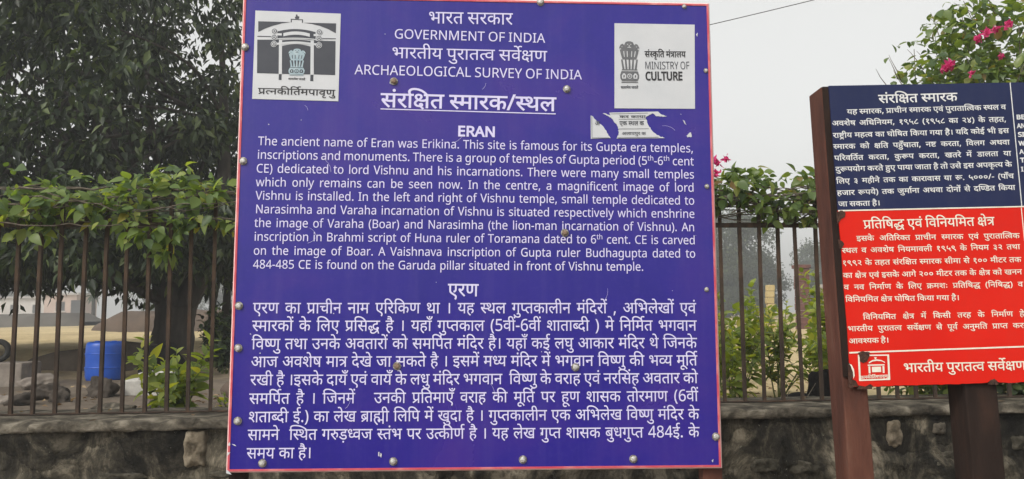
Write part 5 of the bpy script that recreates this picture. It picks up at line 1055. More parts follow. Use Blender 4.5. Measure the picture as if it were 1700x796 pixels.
def leaf_mesh(name, pos, d, nrm, length, width, m, parent=None, fine=False, fold=0.25, curl=0.25, rng=rng):
    N = len(pos)
    d, s, n = frames(d, nrm)
    length = np.broadcast_to(length, N)[:, None]
    width = np.broadcast_to(width, N)[:, None]
    if not fine:
        T = [(0, 0, 0), (0.45, 0.5, fold * 0.5), (0.45, -0.5, fold * 0.5), (1, 0, -curl)]
        F = [(0, 2, 3), (0, 3, 1)]
    else:
        rows = [(0.0, 0.03), (0.14, 0.33), (0.34, 0.5), (0.56, 0.45), (0.78, 0.26), (0.92, 0.1), (1.0, 0.0)]
        T, F = [], []
        for t, w in rows[:-1]:
            z = -curl * t * t
            T += [(t, w, z + fold * w), (t, 0, z), (t, -w, z + fold * w)]
        T.append((1.0, 0, -curl))
        for i in range(len(rows) - 2):
            a = 3 * i
            F += [(a + 1, a + 4, a + 3, a), (a + 2, a + 5, a + 4, a + 1)]
        a = 3 * (len(rows) - 2)
        F += [(a + 1, a + 3, a), (a + 2, a + 3, a + 1)]
    T = np.array(T, float)
    cv = (0.35 + 1.3 * rng.random((N, 1)))
    fo = (0.3 + 1.4 * rng.random((N, 1)))
    V = np.empty((N, len(T), 3))
    for j, (a, b, c) in enumerate(T):
        base = -curl * a * a
        V[:, j] = pos + d * (a * length) + s * (b * width) + n * (base * cv * length + (c - base) * fo * width)
    K = len(T)
    fl = np.array([i for f in F for i in f])
    loops = (np.arange(N)[:, None] * K + fl[None]).ravel()
    counts = np.tile([len(f) for f in F], N)
    return np_mesh(name, V.reshape(-1, 3), loops, counts, m, parent, smooth=fine)

def unit(N, rng=rng):
    v = rng.normal(size=(N, 3))
    return v / np.linalg.norm(v, axis=1, keepdims=True)

def fbm(p, s=1.0, o=4):
    return noise.fractal(Vector(p) * s, 1.0, 2.0, o)
# ---------------------------------------------------------------- ground
FA = R(4.754)
FP = Vector((-2.5665, 4.1636, 0))
FD, FN = Vector((math.cos(FA), math.sin(FA), 0)), Vector((-math.sin(FA), math.cos(FA), 0))
def at(s, b, z): return FP + FD * s + FN * b + Vector((0, 0, z))      # along the boundary wall, behind it, up
def sstep(a, b, x):
    t = min(1, max(0, (x - a) / (b - a)))
    return t * t * (3 - 2 * t)
def site_height(x, y):
    h = 0.86 + 0.05 * fbm((x, y, 3.1), 0.7) * sstep(300, 5, y)
    k = sstep(9.2, 10.0, y + 0.25 * fbm((x, 0, 8), 0.9)) * sstep(-3.2, -4.6, x)      # a low bank, left
    h += 0.24 * max(k, sstep(9, 15, y) * 0.92)
    h += 0.10 * sstep(16, 40, y) * fbm((x, y, 1.0), 0.09)
    return h
def geo(a, b, n, p): return [a + (b - a) * (i / (n - 1)) ** p for i in range(n)]
ys = geo(0.262, 25, 150, 1.5) + geo(26, 900, 50, 2.2)
xs = [-v for v in geo(14.2, 900, 36, 2.4)][::-1] + list(np.linspace(-14, 14, 160)) + geo(14.2, 900, 36, 2.4)
gv, gf = [], []
for b in ys:
    for s in xs:
        p = at(s + 2.5, b, 0)
        gv.append((p.x, p.y, site_height(p.x, p.y) + 0.012 * fbm((p.x * 5, p.y * 5, 0), 1.0)))
nx = len(xs)
for j in range(len(ys) - 1):
    for i in range(nx - 1):
        gf.append((j * nx + i, j * nx + i + 1, (j + 1) * nx + i + 1, (j + 1) * nx + i))
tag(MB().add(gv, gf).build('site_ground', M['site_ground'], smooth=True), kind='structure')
q = [at(-900, 0.0, 0), at(900, 0.0, 0), at(900, -900, 0), at(-900, -900, 0)]
tag(MB().add(q, [(0, 3, 2, 1)]).build('ground', M['front_ground']), kind='structure')

# ---------------------------------------------------------------- boundary wall
wall = empty('boundary_wall', at(2.5, 0, 0), (0, 0, FA))
tag(wall, 'long low masonry wall black with algae, carrying the railing', 'wall')
# local: x along the wall (0 at s=2.5), y towards the site, z up
wx = [-45, -30, -18, -10, -6] + list(np.linspace(-4.6, 4.6, 380)) + [6, 10, 18, 30, 45]
wz = [0, 0.2, 0.4] + list(np.linspace(0.5, 0.957, 34))
mb = MB()
v = []
for z in wz:
    for x in wx:
        f = 0.5 < z < 0.957
        e = 0.018 * fbm((x * 2.2, z * 3.2, 0.4), 1.0) + 0.009 * fbm((x * 11, z * 11, 2), 1.0)
        e += 0.03 * sstep(0.78, 0.70, z) * max(-0.4, fbm((x * 4.5, z * 7, 5), 1.0) + 0.15)     # rough footing stones
        v.append((x, -0.262 - (e if z > 0.1 else 0), z))
n = len(wx)
mb.add(v, [(j * n + i, j * n + i + 1, (j + 1) * n + i + 1, (j + 1) * n + i) for j in range(len(wz) - 1) for i in range(n - 1)])
mb.add([(-45, -0.25, 0.95), (45, -0.25, 0.95), (45, 0.25, 0.95), (-45, 0.25, 0.95), (-45, 0.25, 0), (45, 0.25, 0)], [(3, 2, 5, 4)])
mb.build('masonry', M['wall'], wall, smooth=True)
cx = [-45, -20, -8] + list(np.linspace(-4.6, 4.6, 520)) + [8, 20, 45]
prof = [(-0.262, 0.955), (-0.292, 0.957), (-0.299, 0.972), (-0.296, 0.994), (-0.284, 1.004), (-0.2, 1.007), (-0.1, 1.008), (0.0, 1.008), (0.15, 1.008), (0.27, 1.006), (0.275, 0.95)]
v = []
for x in cx:
    for k, (y, z) in enumerate(prof):
        a = 0.011 * fbm((x * 7, k * 0.6, 1), 1.0) + 0.010 * fbm((x * 26, k * 0.9, 4), 1.0)
        bite = -0.05 * max(0, fbm((x * 3.2, 9, 1), 1.0) - 0.18) if 1 <= k <= 4 else 0
        v.append((x, y + (-a if k < 5 else 0) - bite * 1.2, z + (a * 0.8 + bite * 0.4 if k in (1, 2, 3, 4) else a * 0.25)))
n = len(prof)
f = [(i * n + k, (i + 1) * n + k, (i + 1) * n + k + 1, i * n + k + 1) for i in range(len(cx) - 1) for k in range(n - 1)]
MB().add(v, f).build('coping', M['concrete'], wall, smooth=True)

def stone_face(s0, z0, w, h, seed, m, proud=0.03):
    """an irregular bare stone standing a little proud of the plaster"""
    r = random.Random(seed)
    na, nr = 30, 9
    v, f = [], []
    ph = r.random() * 50
    v.append((s0 - 2.5, -0.262 - proud, z0))
    for k in range(1, nr + 1):
        q = k / nr
        for i in range(na):
            a = 2 * math.pi * i / na
            sq = 1 / max(abs(math.cos(a)), abs(math.sin(a))) ** 0.75
            rr = q * sq * (1 + 0.2 * fbm((math.cos(a) * 1.6 + ph, math.sin(a) * 1.6, ph), 1.0))
            x, z = s0 - 2.5 + 0.5 * w * rr * math.cos(a), z0 + 0.5 * h * rr * math.sin(a)
            d = proud * (1 - q ** 5) + 0.012 * fbm((x * 24, z * 24, ph), 1.0) + 0.012 * fbm((x * 9, z * 9, ph), 1.0)
            v.append((x, -0.262 - d if k < nr else -0.24, min(z, 0.953)))
    for i in range(na): f.append((0, 1 + i, 1 + (i + 1) % na))
    for k in range(nr - 1):
        for i in range(na):
            f.append((1 + k * na + i, 1 + (k + 1) * na + i, 1 + (k + 1) * na + (i + 1) % na, 1 + k * na + (i + 1) % na))
    return MB().add(v, f).build('bare_stone', m, wall, smooth=True)
stone_face(1.000, 0.868, 0.118, 0.20, 3, M['exposed'], 0.035)
stone_face(4.548, 0.866, 0.085, 0.155, 5, M['exposed'], 0.022)
stone_face(4.795, 0.885, 0.075, 0.065, 8, M['concrete'], 0.02)
for k, (s, z, w, h) in enumerate([(0.66, 0.738, 0.24, 0.035), (1.13, 0.742, 0.15, 0.035), (3.86, 0.715, 0.15, 0.07), (4.06, 0.705, 0.16, 0.08), (4.86, 0.728, 0.2, 0.085), (5.25, 0.80, 0.1, 0.08)]):
    stone_face(s, z, w, h, 20 + k, M['mossy_stone'], 0.014)

# ---------------------------------------------------------------- railing
rail = empty('iron_railing', at(2.5, 0, 1.008), (0, 0, FA))
tag(rail, 'dark painted iron railing of square upright bars standing on the low wall', 'railing')
mb = MB(); mb.box((-6.2, -0.019, 0.003), (6.2, 0.019, 0.009)); mb.build('bottom_rail', M['bar'], rail)
mb = MB(); mb.box((-6.2, -0.006, 0.966), (6.2, 0.006, 0.993)); mb.build('top_rail', M['bar'], rail, bevel=0.002)
bar_mb = MB()
h = 0.0088
bar_mb.box((-h, -h, 0.008), (h, h, 1.09))
bar_mb.add([(-h, -h, 1.09), (h, -h, 1.09), (h, h, 1.09), (-h, h, 1.09), (0, 0, 1.13)], [(0, 1, 4), (1, 2, 4), (2, 3, 4), (3, 0, 4)])
bar0 = bar_mb.build('bar', M['bar'], rail)
rr = random.Random(4)
for k in range(-10, 86):
    b = bar0 if k == -10 else bar0.copy()
    if k != -10: col.objects.link(b)
    b.parent = rail
    b.location = (k * 0.11 - 2.5 + rr.uniform(-0.003, 0.003), 0, 0)
    b.rotation_euler = (rr.uniform(-0.006, 0.006), rr.uniform(-0.007, 0.007), rr.uniform(-0.15, 0.15))

# ---------------------------------------------------------------- main board
board = empty('notice_board', (-0.85892, 2.45071, 1.03768))
board.rotation_mode = 'YXZ'
board.rotation_euler = (R(-0.7403), R(0.5009), R(2.7749))
tag(board, 'big purple heritage notice board with white English and Hindi writing and red edges', 'notice board')
W, H = 1.5, 1.4826
RW = 0.0085                                                # red band round the edge
mb = MB(); mb.box((RW, 0.0, RW), (W - RW, 0.012, H - RW)); mb.build('panel', M['purple'], board)
def ring(mb, a, b, ya, yb):
    """a rectangular band between inset a and inset b"""
    A = [(a, a), (W - a, a), (W - a, H - a), (a, H - a)]
    B = [(b, b), (W - b, b), (W - b, H - b), (b, H - b)]
    v = [(x, ya, z) for x, z in A] + [(x, yb, z) for x, z in B]
    mb.add(v, [(i, (i + 1) % 4, 4 + (i + 1) % 4, 4 + i) for i in range(4)])
mb = MB()
ring(mb, 0.0042, RW + 0.0016, -0.0022, -0.0022)
ring(mb, RW + 0.0016, RW + 0.0016, -0.0022, 0.002)
mb.build('red_edge', M['trim_red'], board)
mb = MB()
ring(mb, 0.0, 0.0042, 0.0022, -0.0022)
ring(mb, 0.0, 0.0, 0.022, 0.0022)
ring(mb, 0.03, 0.0, 0.022, 0.022)
mb.build('folded_edge', M['trim_pale'], board)
mb = MB(); mb.box((0.002, 0.0225, -1.05), (0.05, 0.07, 1.40)); mb.build('post', M['post_dark'], board, bevel=0.003)
mb = MB(); mb.box((1.4465, 0.0225, -1.05), (1.5075, 0.075, 1.40)); mb.build('post', M['post_brown'], board, bevel=0.003)
for z in (0.03, 0.72, 1.40):
    mb = MB(); mb.box((0.0505, 0.024, z), (1.446, 0.06, z + 0.04)); mb.build('cross_brace', M['post_dark'], board)

for line in MAIN_HEADING[1]: lettering('heading_lettering', (MAIN_HEADING[0], [line]), M['letter_white'], board, -0.0012)
lettering('title_lettering', MAIN_TITLE, M['letter_white'], board, -0.0012)
(ua, va), (ub, vb) = UNDERLINE
mb = MB(); mb.flat([(ua, va - 0.0016), (ub, vb - 0.0016), (ub, vb + 0.0016), (ua, va + 0.0016)], -0.0012)
mb.build('underline', M['letter_white'], board)
lettering('site_name_lettering', MAIN_NAME, M['letter_white'], board, -0.0012)
lettering('english_paragraph', MAIN_ENGLISH, M['letter_white'], board, -0.0012)
lettering('hindi_name_lettering', MAIN_SUBTITLE, M['letter_white'], board, -0.0012)
lettering('hindi_paragraph', MAIN_HINDI, M['letter_white'], board, -0.0012)

def disc(x, z, r, n=18, r2=None): return [(x + r * math.cos(2 * math.pi * k / n), z + (r2 or r) * math.sin(2 * math.pi * k / n)) for k in range(n)]
def emblem(parent, x0, z0, w, h, y, mdark, mlight, name):
    """lion capital: three maned heads on a tapering body with forelegs, wheel drum and bell"""
    d, l = MB(), MB()
    P = lambda q: [(x0 + w * a, z0 + h * b) for a, b in q]
    C = lambda a, b, r, k=18: disc(x0 + w * a, z0 + h * b, w * r, k)
    d.flat(P([(.12, .04), (.04, .11), (.03, .19), (.1, .28), (.9, .28), (.97, .19), (.96, .11), (.88, .04)]), y)      # bell and drum
    d.flat(P([(.08, 0), (.92, 0), (.9, .025), (.1, .025)]), y)
    d.flat(P([(.12, .3), (.88, .3), (.88, .325), (.12, .325)]), y)
    for a in (.2, .35, .5, .65, .8):
        k = (a - .5) * .25
        d.flat(P([(a - .05, .325), (a + .05, .325), (a + .04 + k, .56), (a - .04 + k, .56)]), y)
    d.flat(P([(.16, .56), (.84, .56), (.93, .70), (.97, .80), (.72, .86), (.28, .86), (.03, .80), (.07, .70)]), y)      # chests
    d.flat(P([(.3, .80), (.70, .80), (.76, .9), (.68, .98), (.56, 1.0), (.44, 1.0), (.32, .98), (.24, .9)]), y - .0002)  # front head
    for sgn in (-1, 1):
        q = [(.5 + sgn * a, b) for a, b in [(.22, .80), (.44, .76), (.5, .82), (.49, .86), (.42, .92), (.32, .94), (.24, .9)]]
        d.flat(P(q if sgn > 0 else q[::-1]), y - .0001)
    # light details
    Y = y - .0006
    for a, b, r in ((.42, .925, .025), (.58, .925, .025), (.86, .865, .022), (.14, .865, .022)): l.flat(C(a, b, r, 10), Y)
    l.flat(P([(.47, .87), (.53, .87), (.52, .9), (.48, .9)]), Y)
    l.flat(P([(.4, .845), (.6, .845), (.58, .858), (.42, .858)]), Y)
    for a in (.25, .4, .6, .75):
        l.flat(P([(a - .02, .62), (a + .02, .62), (a + .03 + (a - .5) * .15, .76), (a - .01 + (a - .5) * .15, .76)]), Y)
    for sgn in (-1, 1):
        q = [(.5 + sgn * a, b) for a, b in [(.44, .795), (.5, .80), (.47, .825), (.4, .82)]]
        l.flat(P(q if sgn > 0 else q[::-1]), Y)
    l.flat(C(.5, .16, .125), Y); d.flat(C(.5, .16, .09), Y - .0003); l.flat(C(.5, .16, .035, 10), Y - .0006)
    for a in (.22, .78): l.flat(P([(a - .09, .10), (a + .09, .10), (a + .11, .17), (a + .04, .225), (a - .04, .225), (a - .11, .17)]), Y)
    for a in (.22, .78): d.flat(P([(a - .04, .12), (a + .03, .13), (a + .04, .18), (a - .03, .19)]), Y - .0003)
    o = d.build(name, mdark, parent)
    l.build('emblem_detail', mlight, o)
    return o

def plate(name, quad, m):
    mb = MB(); mb.slab(quad, -0.0016, 0.0013)
    return mb.build(name, m, board)
def mapper(quad, corners):
    """picture measures of a plate (its four corners given) to board measures"""
    (tl, tr, br, bl) = quad
    (a, b, c, d) = corners
    def f(x, y):
        s, t = 0.5, 0.5
        for _ in range(12):
            L = (a[0] + (d[0] - a[0]) * t, 0); Rr = (b[0] + (c[0] - b[0]) * t, 0)
            s = (x - L[0]) / (Rr[0] - L[0])
            T = a[1] + (b[1] - a[1]) * s; B = d[1] + (c[1] - d[1]) * s
            t = (y - T) / (B - T)
        return tuple((1 - t) * ((1 - s) * tl[i] + s * tr[i]) + t * ((1 - s) * bl[i] + s * br[i]) for i in (0, 1))
    return f
# ministry sticker
mp_ = plate('ministry_sticker', MINISTRY_PANEL, M['plate_white'])
f = mapper(MINISTRY_PANEL, [(38, 38), (540, 45), (544, 572), (38, 568)])
(xa, za), (xb, zb) = f(70, 411), f(192, 153)
emblem(mp_, xa, za, xb - xa, zb - za, -0.0024, M['emblem_grey'], M['plate_white'], 'lion_emblem')
for nm, blk, mm in (('ministry_hindi_lettering', MINISTRY_HINDI, 'ink_black'), ('ministry_english_lettering', MINISTRY_ENGLISH, 'ink'), ('ministry_bold_lettering', MINISTRY_BOLD, 'ink_black'), ('motto_lettering', MINISTRY_MOTTO, 'ink')):
    lettering(nm, blk, M[mm], mp_, -0.0024)
# survey emblem sticker
sp_ = plate('survey_sticker', SURVEY_PANEL, M['plate_white'])
f = mapper(SURVEY_PANEL, [(107, 80), (733, 103), (715, 745), (83, 728)])
def arc(x0, x1, y0, sag, n=12):      # picture measures, bulging upwards by sag
    return [(x0 + (x1 - x0) * k / n, y0 - sag * (1 - (2 * k / n - 1) ** 2) + 6 * ((x0 + (x1 - x0) * k / n) - 410) / 300) for k in range(n + 1)]
dk, wh = MB(), MB()
def D(poly, y=-0.0021): dk.flat([f(*q) for q in poly][::-1], y)
def Wt(poly, y=-0.0026): wh.flat([f(*q) for q in poly][::-1], y)
D([(128, 160), (250, 163), (366, 167), (300, 176), (230, 195), (175, 216), (128, 240)])
D([(455, 171), (580, 173), (699, 176), (697, 249), (640, 218), (580, 195), (520, 180)])
D([(366, 142), (456, 146), (455, 172), (448, 172), (448, 152), (374, 149), (373, 168), (366, 168)])
D([(399, 142), (396, 130), (404, 124), (403, 110), (414, 110), (416, 122), (430, 126), (424, 143)])
D([(122, 268), (226, 270), (226, 277), (122, 275)]); D([(596, 285), (697, 286), (697, 293), (596, 292)])
D(arc(268, 548, 238, 20) + arc(268, 548, 302, 12)[::-1])
D([(121, 296), (280, 296), (280, 546), (119, 541)]); D([(536, 304), (695, 306), (692, 556), (536, 551)])
D(arc(302, 512, 345, 16) + [(511, 551), (302, 547)])
D(arc(280, 536, 306, 10) + arc(280, 536, 322, 14)[::-1])
D([(279, 549), (299, 549), (298, 592), (277, 591)]); D([(510, 555), (532, 555), (531, 600), (508, 599)])
Wt(arc(312, 506, 250, 14) + arc(312, 506, 274, 14)[::-1]); Wt(arc(252, 300, 252, 0) + arc(252, 300, 268, 0)[::-1]); Wt(arc(534, 580, 252, 0) + arc(534, 580, 268, 0)[::-1])
Wt(arc(252, 575, 292, 10) + arc(252, 575, 299, 10)[::-1]); Wt(arc(252, 575, 324, 12) + arc(252, 575, 340, 14)[::-1])
Wt([(280, 296), (303, 296), (300, 549), (278, 549)], -0.0029); Wt([(512, 300), (536, 300), (534, 554), (510, 553)], -0.0029)
for x, y in ((247, 234), (245, 280), (243, 329), (576, 240), (574, 287), (573, 338)):
    px, pz = f(x, y); k = abs(f(x + 20, y)[0] - px)
    wh.flat(disc(px, pz, k * 1.15), -0.0032); dk.flat(disc(px, pz, k * 0.93), -0.0035); wh.flat(disc(px, pz, k * 0.66), -0.0038); dk.flat(disc(px, pz, k * 0.36), -0.0041); wh.flat(disc(px, pz, k * 0.14, 8), -0.0044)
gate = dk.build('gateway_emblem', M['ink'], sp_)
wh.build('gateway_emblem_white', M['plate_white'], sp_)
(xa, za), (xb, zb) = f(345, 558), f(476, 364)
emblem(sp_, xa, za, xb - xa, zb - za, -0.0030, M['emblem_blue'], M['ink'], 'lion_emblem')
lettering('motto_lettering', SURVEY_MOTTO, M['ink_black'], sp_, -0.0024)
lettering('emblem_lettering', SURVEY_WORD, M['ink_black'], sp_, -0.0024)
# torn sticker
mb = MB()
rr = random.Random(19)
for k, q in enumerate(STICKER):                            # ragged torn outline
    e = []
    for i in range(len(q)):
        a, b = q[i], q[(i + 1) % len(q)]
        n_ = max(1, int(math.dist(a, b) / 0.004))
        straight = k == 0 and i in (6, 7) or k == 1 and i in (0, 13)
        for t in range(n_):
            j = 0.0017 if t and not straight else 0.0
            e.append((a[0] + (b[0] - a[0]) * t / n_ + rr.uniform(-j, j), a[1] + (b[1] - a[1]) * t / n_ + rr.uniform(-j, j)))
    mb.slab(e, -0.0014 - 0.0001 * k, 0.0009)
ts = mb.build('torn_sticker', M['plate_white'], board)
for line in STICKER_TEXT[1]: lettering('sticker_lettering', (STICKER_TEXT[0], [line]), M['ink'], ts, -0.0026)
mb = MB()
for pa, pb in (((1.1090, 1.0995), (1.1090, 1.0295)), ((1.1090, 1.0290), (1.1640, 1.0300)), ((1.1900, 1.0302), (1.3230, 1.0335)), ((1.1700, 1.1078), (1.2900, 1.1120)), ((1.196, 1.0905), (1.284, 1.0925)), ((1.194, 1.0590), (1.292, 1.0610))):
    dx, dz = pb[0] - pa[0], pb[1] - pa[1]
    k = 0.0006 / math.hypot(dx, dz)
    mb.flat([(pa[0] + dz * k, pa[1] - dx * k), (pb[0] + dz * k, pb[1] - dx * k), (pb[0] - dz * k, pb[1] + dx * k), (pa[0] - dz * k, pa[1] + dx * k)], -0.0024)
mb.build('printed_rules', M['ink'], ts)
for q in CHIPS:
    mb = MB(); mb.flat(q, -0.0028); mb.build('paint_chip', M['plate_white'], board)
rr = random.Random(12)
for k in range(26):                                        # small knocks in the vinyl
    x, z, r = rr.uniform(0.05, 1.45), rr.uniform(0.03, 1.45), rr.uniform(0.0008, 0.0022)
    mb = MB()
    mb.flat([(x + r * rr.uniform(.4, 1.3) * math.cos(a), z + r * rr.uniform(.4, 1.3) * math.sin(a)) for a in (0, 1.1, 2.2, 3.3, 4.4, 5.4)], -0.0016)
    mb.build('paint_chip', M['plate_white'], board)
wash_mb, nut_mb = MB(), MB()
wash_mb.lathe([(0.0122, 0.0), (0.0124, 0.0014), (0.0072, 0.002)], 20, axis='y')
nut_mb.lathe([(0.0088, 0.0012), (0.0088, 0.0052), (0.0066, 0.0076), (0.0025, 0.0084)], 7, axis='y')
bolt0 = None
for k, (x, z) in enumerate(BOLTS):
    if bolt0 is None:
        b = bolt0 = wash_mb.build('bolt', M['washer'], board)
        nt0 = nut_mb.build('nut', M['zinc'], bolt0)
        nt1 = nt0.data.copy(); nt1.materials[0] = M['rust_bolt']
    else:
        b = bolt0.copy(); col.objects.link(b); b.parent = board
        q = nt0.copy(); col.objects.link(q); q.parent = b
        if k in (15, 17, 19): q.data = nt1
    sc = 0.62 if k in (10, 11, 12, 13) else 1.0
    b.scale = (sc, sc, sc)
    b.location = (x, -0.0024, z)
    b.rotation_euler = (0, k * 0.7, 0)
rr = random.Random(77)
for k in range(11):                                        # scratches through the vinyl
    x, z, a, L_ = rr.uniform(0.1, 1.4), rr.uniform(0.08, 1.4), rr.uniform(0, 3.1), rr.uniform(0.012, 0.05)
    p = [(x + L_ * t * math.cos(a + 0.5 * t), z + L_ * t * math.sin(a + 0.5 * t)) for t in np.linspace(0, 1, 6)]
    w_ = 0.00035
    mb = MB(); mb.flat([(u - w_ * math.sin(a), v_ + w_ * math.cos(a)) for u, v_ in p] + [(u + w_ * math.sin(a), v_ - w_ * math.cos(a)) for u, v_ in p[::-1]], -0.0017)
    mb.build('scratch', M['letter_white'], board)

# ---------------------------------------------------------------- rusting double board on the right
rb = empty('warning_board', (0.94162, 2.3, 1.28592))
rb.rotation_mode = 'YXZ'
rb.rotation_euler = (R(-1.4718), R(-0.9156), R(1.345))
tag(rb, 'rusting enamel warning board, navy blue above and red below, on brown steel posts', 'warning board')
BW, BH = 1.12, 0.8787
SPL = 0.5075
mb = MB(); mb.box((0.012, 0, SPL), (BW, 0.004, BH)); mb.build('blue_panel', M['navy'], rb)
# the red sheet is eaten away along its lower edge
edge = [(0.012, SPL - 0.001), (0.0145, 0.40), (0.013, 0.30), (0.0145, 0.16), (0.0125, 0.06), (0.02, 0.012)]
low = []
rr = random.Random(3)
x = 0.02
while x < BW:
    low.append((x, (0.002 if not 0.40 < x < 0.435 else 0.012 * math.sin((x - .40) / .035 * math.pi)) + rr.uniform(-0.0012, 0.0012)))
    x += 0.012
red_poly = edge + low + [(BW, 0.0), (BW, SPL - 0.001)]
mb = MB(); mb.slab(red_poly, 0.0, 0.004); mb.build('red_panel', M['red'], rb)
mb = MB()
mb.box((-0.004, 0.0055, 0.03), (0.0175, 0.012, BH - 0.0005))
mb.box((0.0176, 0.0055, 0.0), (BW, 0.012, 0.03)); mb.box((0.0176, 0.0055, BH - 0.03), (BW, 0.012, BH - 0.0005))
mb.build('back_frame', M['post_dark'], rb, bevel=0.001)
mb = MB(); mb.box((-0.0065, 0.0122, -1.33), (0.0655, 0.105, BH + 0.001)); p_ = mb.build('post', M['post_brown'], rb, bevel=0.004)
mb = MB(); mb.box((0.345, 0.0122, -1.33), (0.438, 0.105, BH - 0.02)); mb.build('post', M['post_dark'], rb, bevel=0.004)
mb = MB(); mb.box((1.06, 0.0122, -1.33), (1.135, 0.105, BH + 0.001)); mb.build('post', M['post_brown'], rb, bevel=0.004)
mb = MB()
mb.flat([(0.5518, SPL), (0.5546, SPL), (0.5571, BH), (0.5543, BH)], -0.001)
mb.build('divider_line', M['cream_blue'], rb)
mb = MB()
mb.flat([(0.012, SPL - 0.0042), (BW, SPL - 0.0030), (BW, SPL + 0.0004), (0.012, SPL - 0.0002)], -0.0011)
(ua, va), (ub, vb) = RED_LINE
k = (vb - va) / (ub - ua)
mb.flat([(0.0135, va + k * (0.0135 - ua) - 0.0022), (BW, va + k * (BW - ua) - 0.0022), (BW, va + k * (BW - ua) + 0.0022), (0.0135, va + k * (0.0135 - ua) + 0.0022)], -0.0011)
mb.flat([(0.5496, 0.405), (0.5522, 0.405), (0.5526, SPL - 0.005), (0.55, SPL - 0.005)], -0.001)
mb.build('border_lines', M['cream'], rb)
for nm, blk, mm in (('blue_title_lettering', BLUE_TITLE, 'cream_blue'), ('blue_hindi_paragraph', BLUE_TEXT, 'cream_blue'), ('blue_english_paragraph', BLUE_ENGLISH, 'cream_blue'),
                    ('red_title_lettering', RED_TITLE, 'cream'), ('red_hindi_paragraph', RED_TEXT, 'cream'), ('red_footer_lettering', RED_FOOTER, 'cream'), ('red_emblem_lettering', RED_LOGO_WORD, 'cream')):
    lettering(nm, blk, M[mm], rb, -0.0011)
# square emblem on the red sheet
mb = MB()
f = mapper(RIGHT_LOGO, [(0, 0), (100, 0), (100, 100), (0, 100)])
def Lg(poly): mb.flat([f(*q) for q in poly][::-1], -0.0012)
Lg([(0, 0), (100, 0), (100, 5), (0, 5)]); Lg([(0, 94), (100, 94), (100, 100), (0, 100)]); Lg([(0, 5), (6, 5), (6, 94), (0, 94)]); Lg([(94, 5), (100, 5), (100, 94), (94, 94)])
Lg([(34, 34), (45, 27), (60, 24), (75, 26), (86, 33), (86, 29), (73, 21), (58, 18), (46, 21), (34, 29)])
Lg([(30, 38), (84, 38), (84, 43), (30, 43)]); Lg([(32, 45), (38, 45), (38, 72), (32, 72)]); Lg([(77, 45), (83, 45), (83, 72), (77, 72)])
Lg([(43, 47), (72, 47), (72, 68), (43, 68)]); Lg([(52, 10), (60, 10), (58, 17), (54, 17)])
mb.build('square_emblem', M['cream'], rb)
mb = MB()
for k, q in enumerate(RUST): 
    c = (sum(a for a, b in q) / len(q), sum(b for a, b in q) / len(q))
    fine = []
    for i in range(len(q)):
        a, b = q[i], q[(i + 1) % len(q)]
        for t in (0, 1 / 3, 2 / 3):
            e = 1 + (rr.uniform(-0.12, 0.12) if t else 0)
            fine.append((c[0] + (a[0] + (b[0] - a[0]) * t - c[0]) * e, c[1] + (a[1] + (b[1] - a[1]) * t - c[1]) * e))
    mb = MB(); mb.slab(fine, -0.0024 - 0.0002 * k, 0.0022)
    mb.build('rust_patch', M['rust'], rb)
mb = MB(); mb.flat(CRESCENT, -0.0036); mb.build('bare_rim', M['cream'], rb)

# ---------------------------------------------------------------- rocks and things behind the wall
def rock(name, loc, size, m, label, seed, group=None, cat='rock', rough=0.28, flat_=False):
    bm = bmesh.new()
    bmesh.ops.create_icosphere(bm, subdivisions=4, radius=1)
    for v in bm.verts:
        p = v.co.copy()
        e = 1 + rough * fbm((p.x + seed * 7, p.y, p.z), 1.1) + 0.08 * fbm((p.x * 4 + seed, p.y * 4, p.z * 4), 1.0)
        v.co = Vector((p.x * e * size[0] / 2, p.y * e * size[1] / 2, max(-0.5, p.z * e) * size[2] * 0.66))
    lo = min(v.co.z for v in bm.verts)
    for v in bm.verts: v.co.z -= lo + 0.012
    me = bpy.data.meshes.new(name)
    bm.to_mesh(me); bm.free()
    me.materials.append(m)
    me.polygons.foreach_set('use_smooth', [True] * len(me.polygons))
    o = bpy.data.objects.new(name, me)
    o.location = (loc[0], loc[1], site_height(loc[0], loc[1]))
    o.rotation_euler = (0, 0, seed * 1.3)
    col.objects.link(o)
    return tag(o, label, cat, group)
rock('boulder', (1.83, 5.22), (0.27, 0.2, 0.15), M['black_stone'], 'low black boulder beside the railing foot, the smaller of the dark pair', 2.0)
rock('boulder', (2.09, 5.42), (0.26, 0.24, 0.28), M['black_stone'], 'tall black boulder half hidden by the brown post', 5.0)
rock('boulder', (-3.9, 9.0), (0.7, 0.5, 0.4), M['black_stone'], 'black rounded boulder behind the blue drum', 4.0)
RG = 'rubble stones behind the wall'
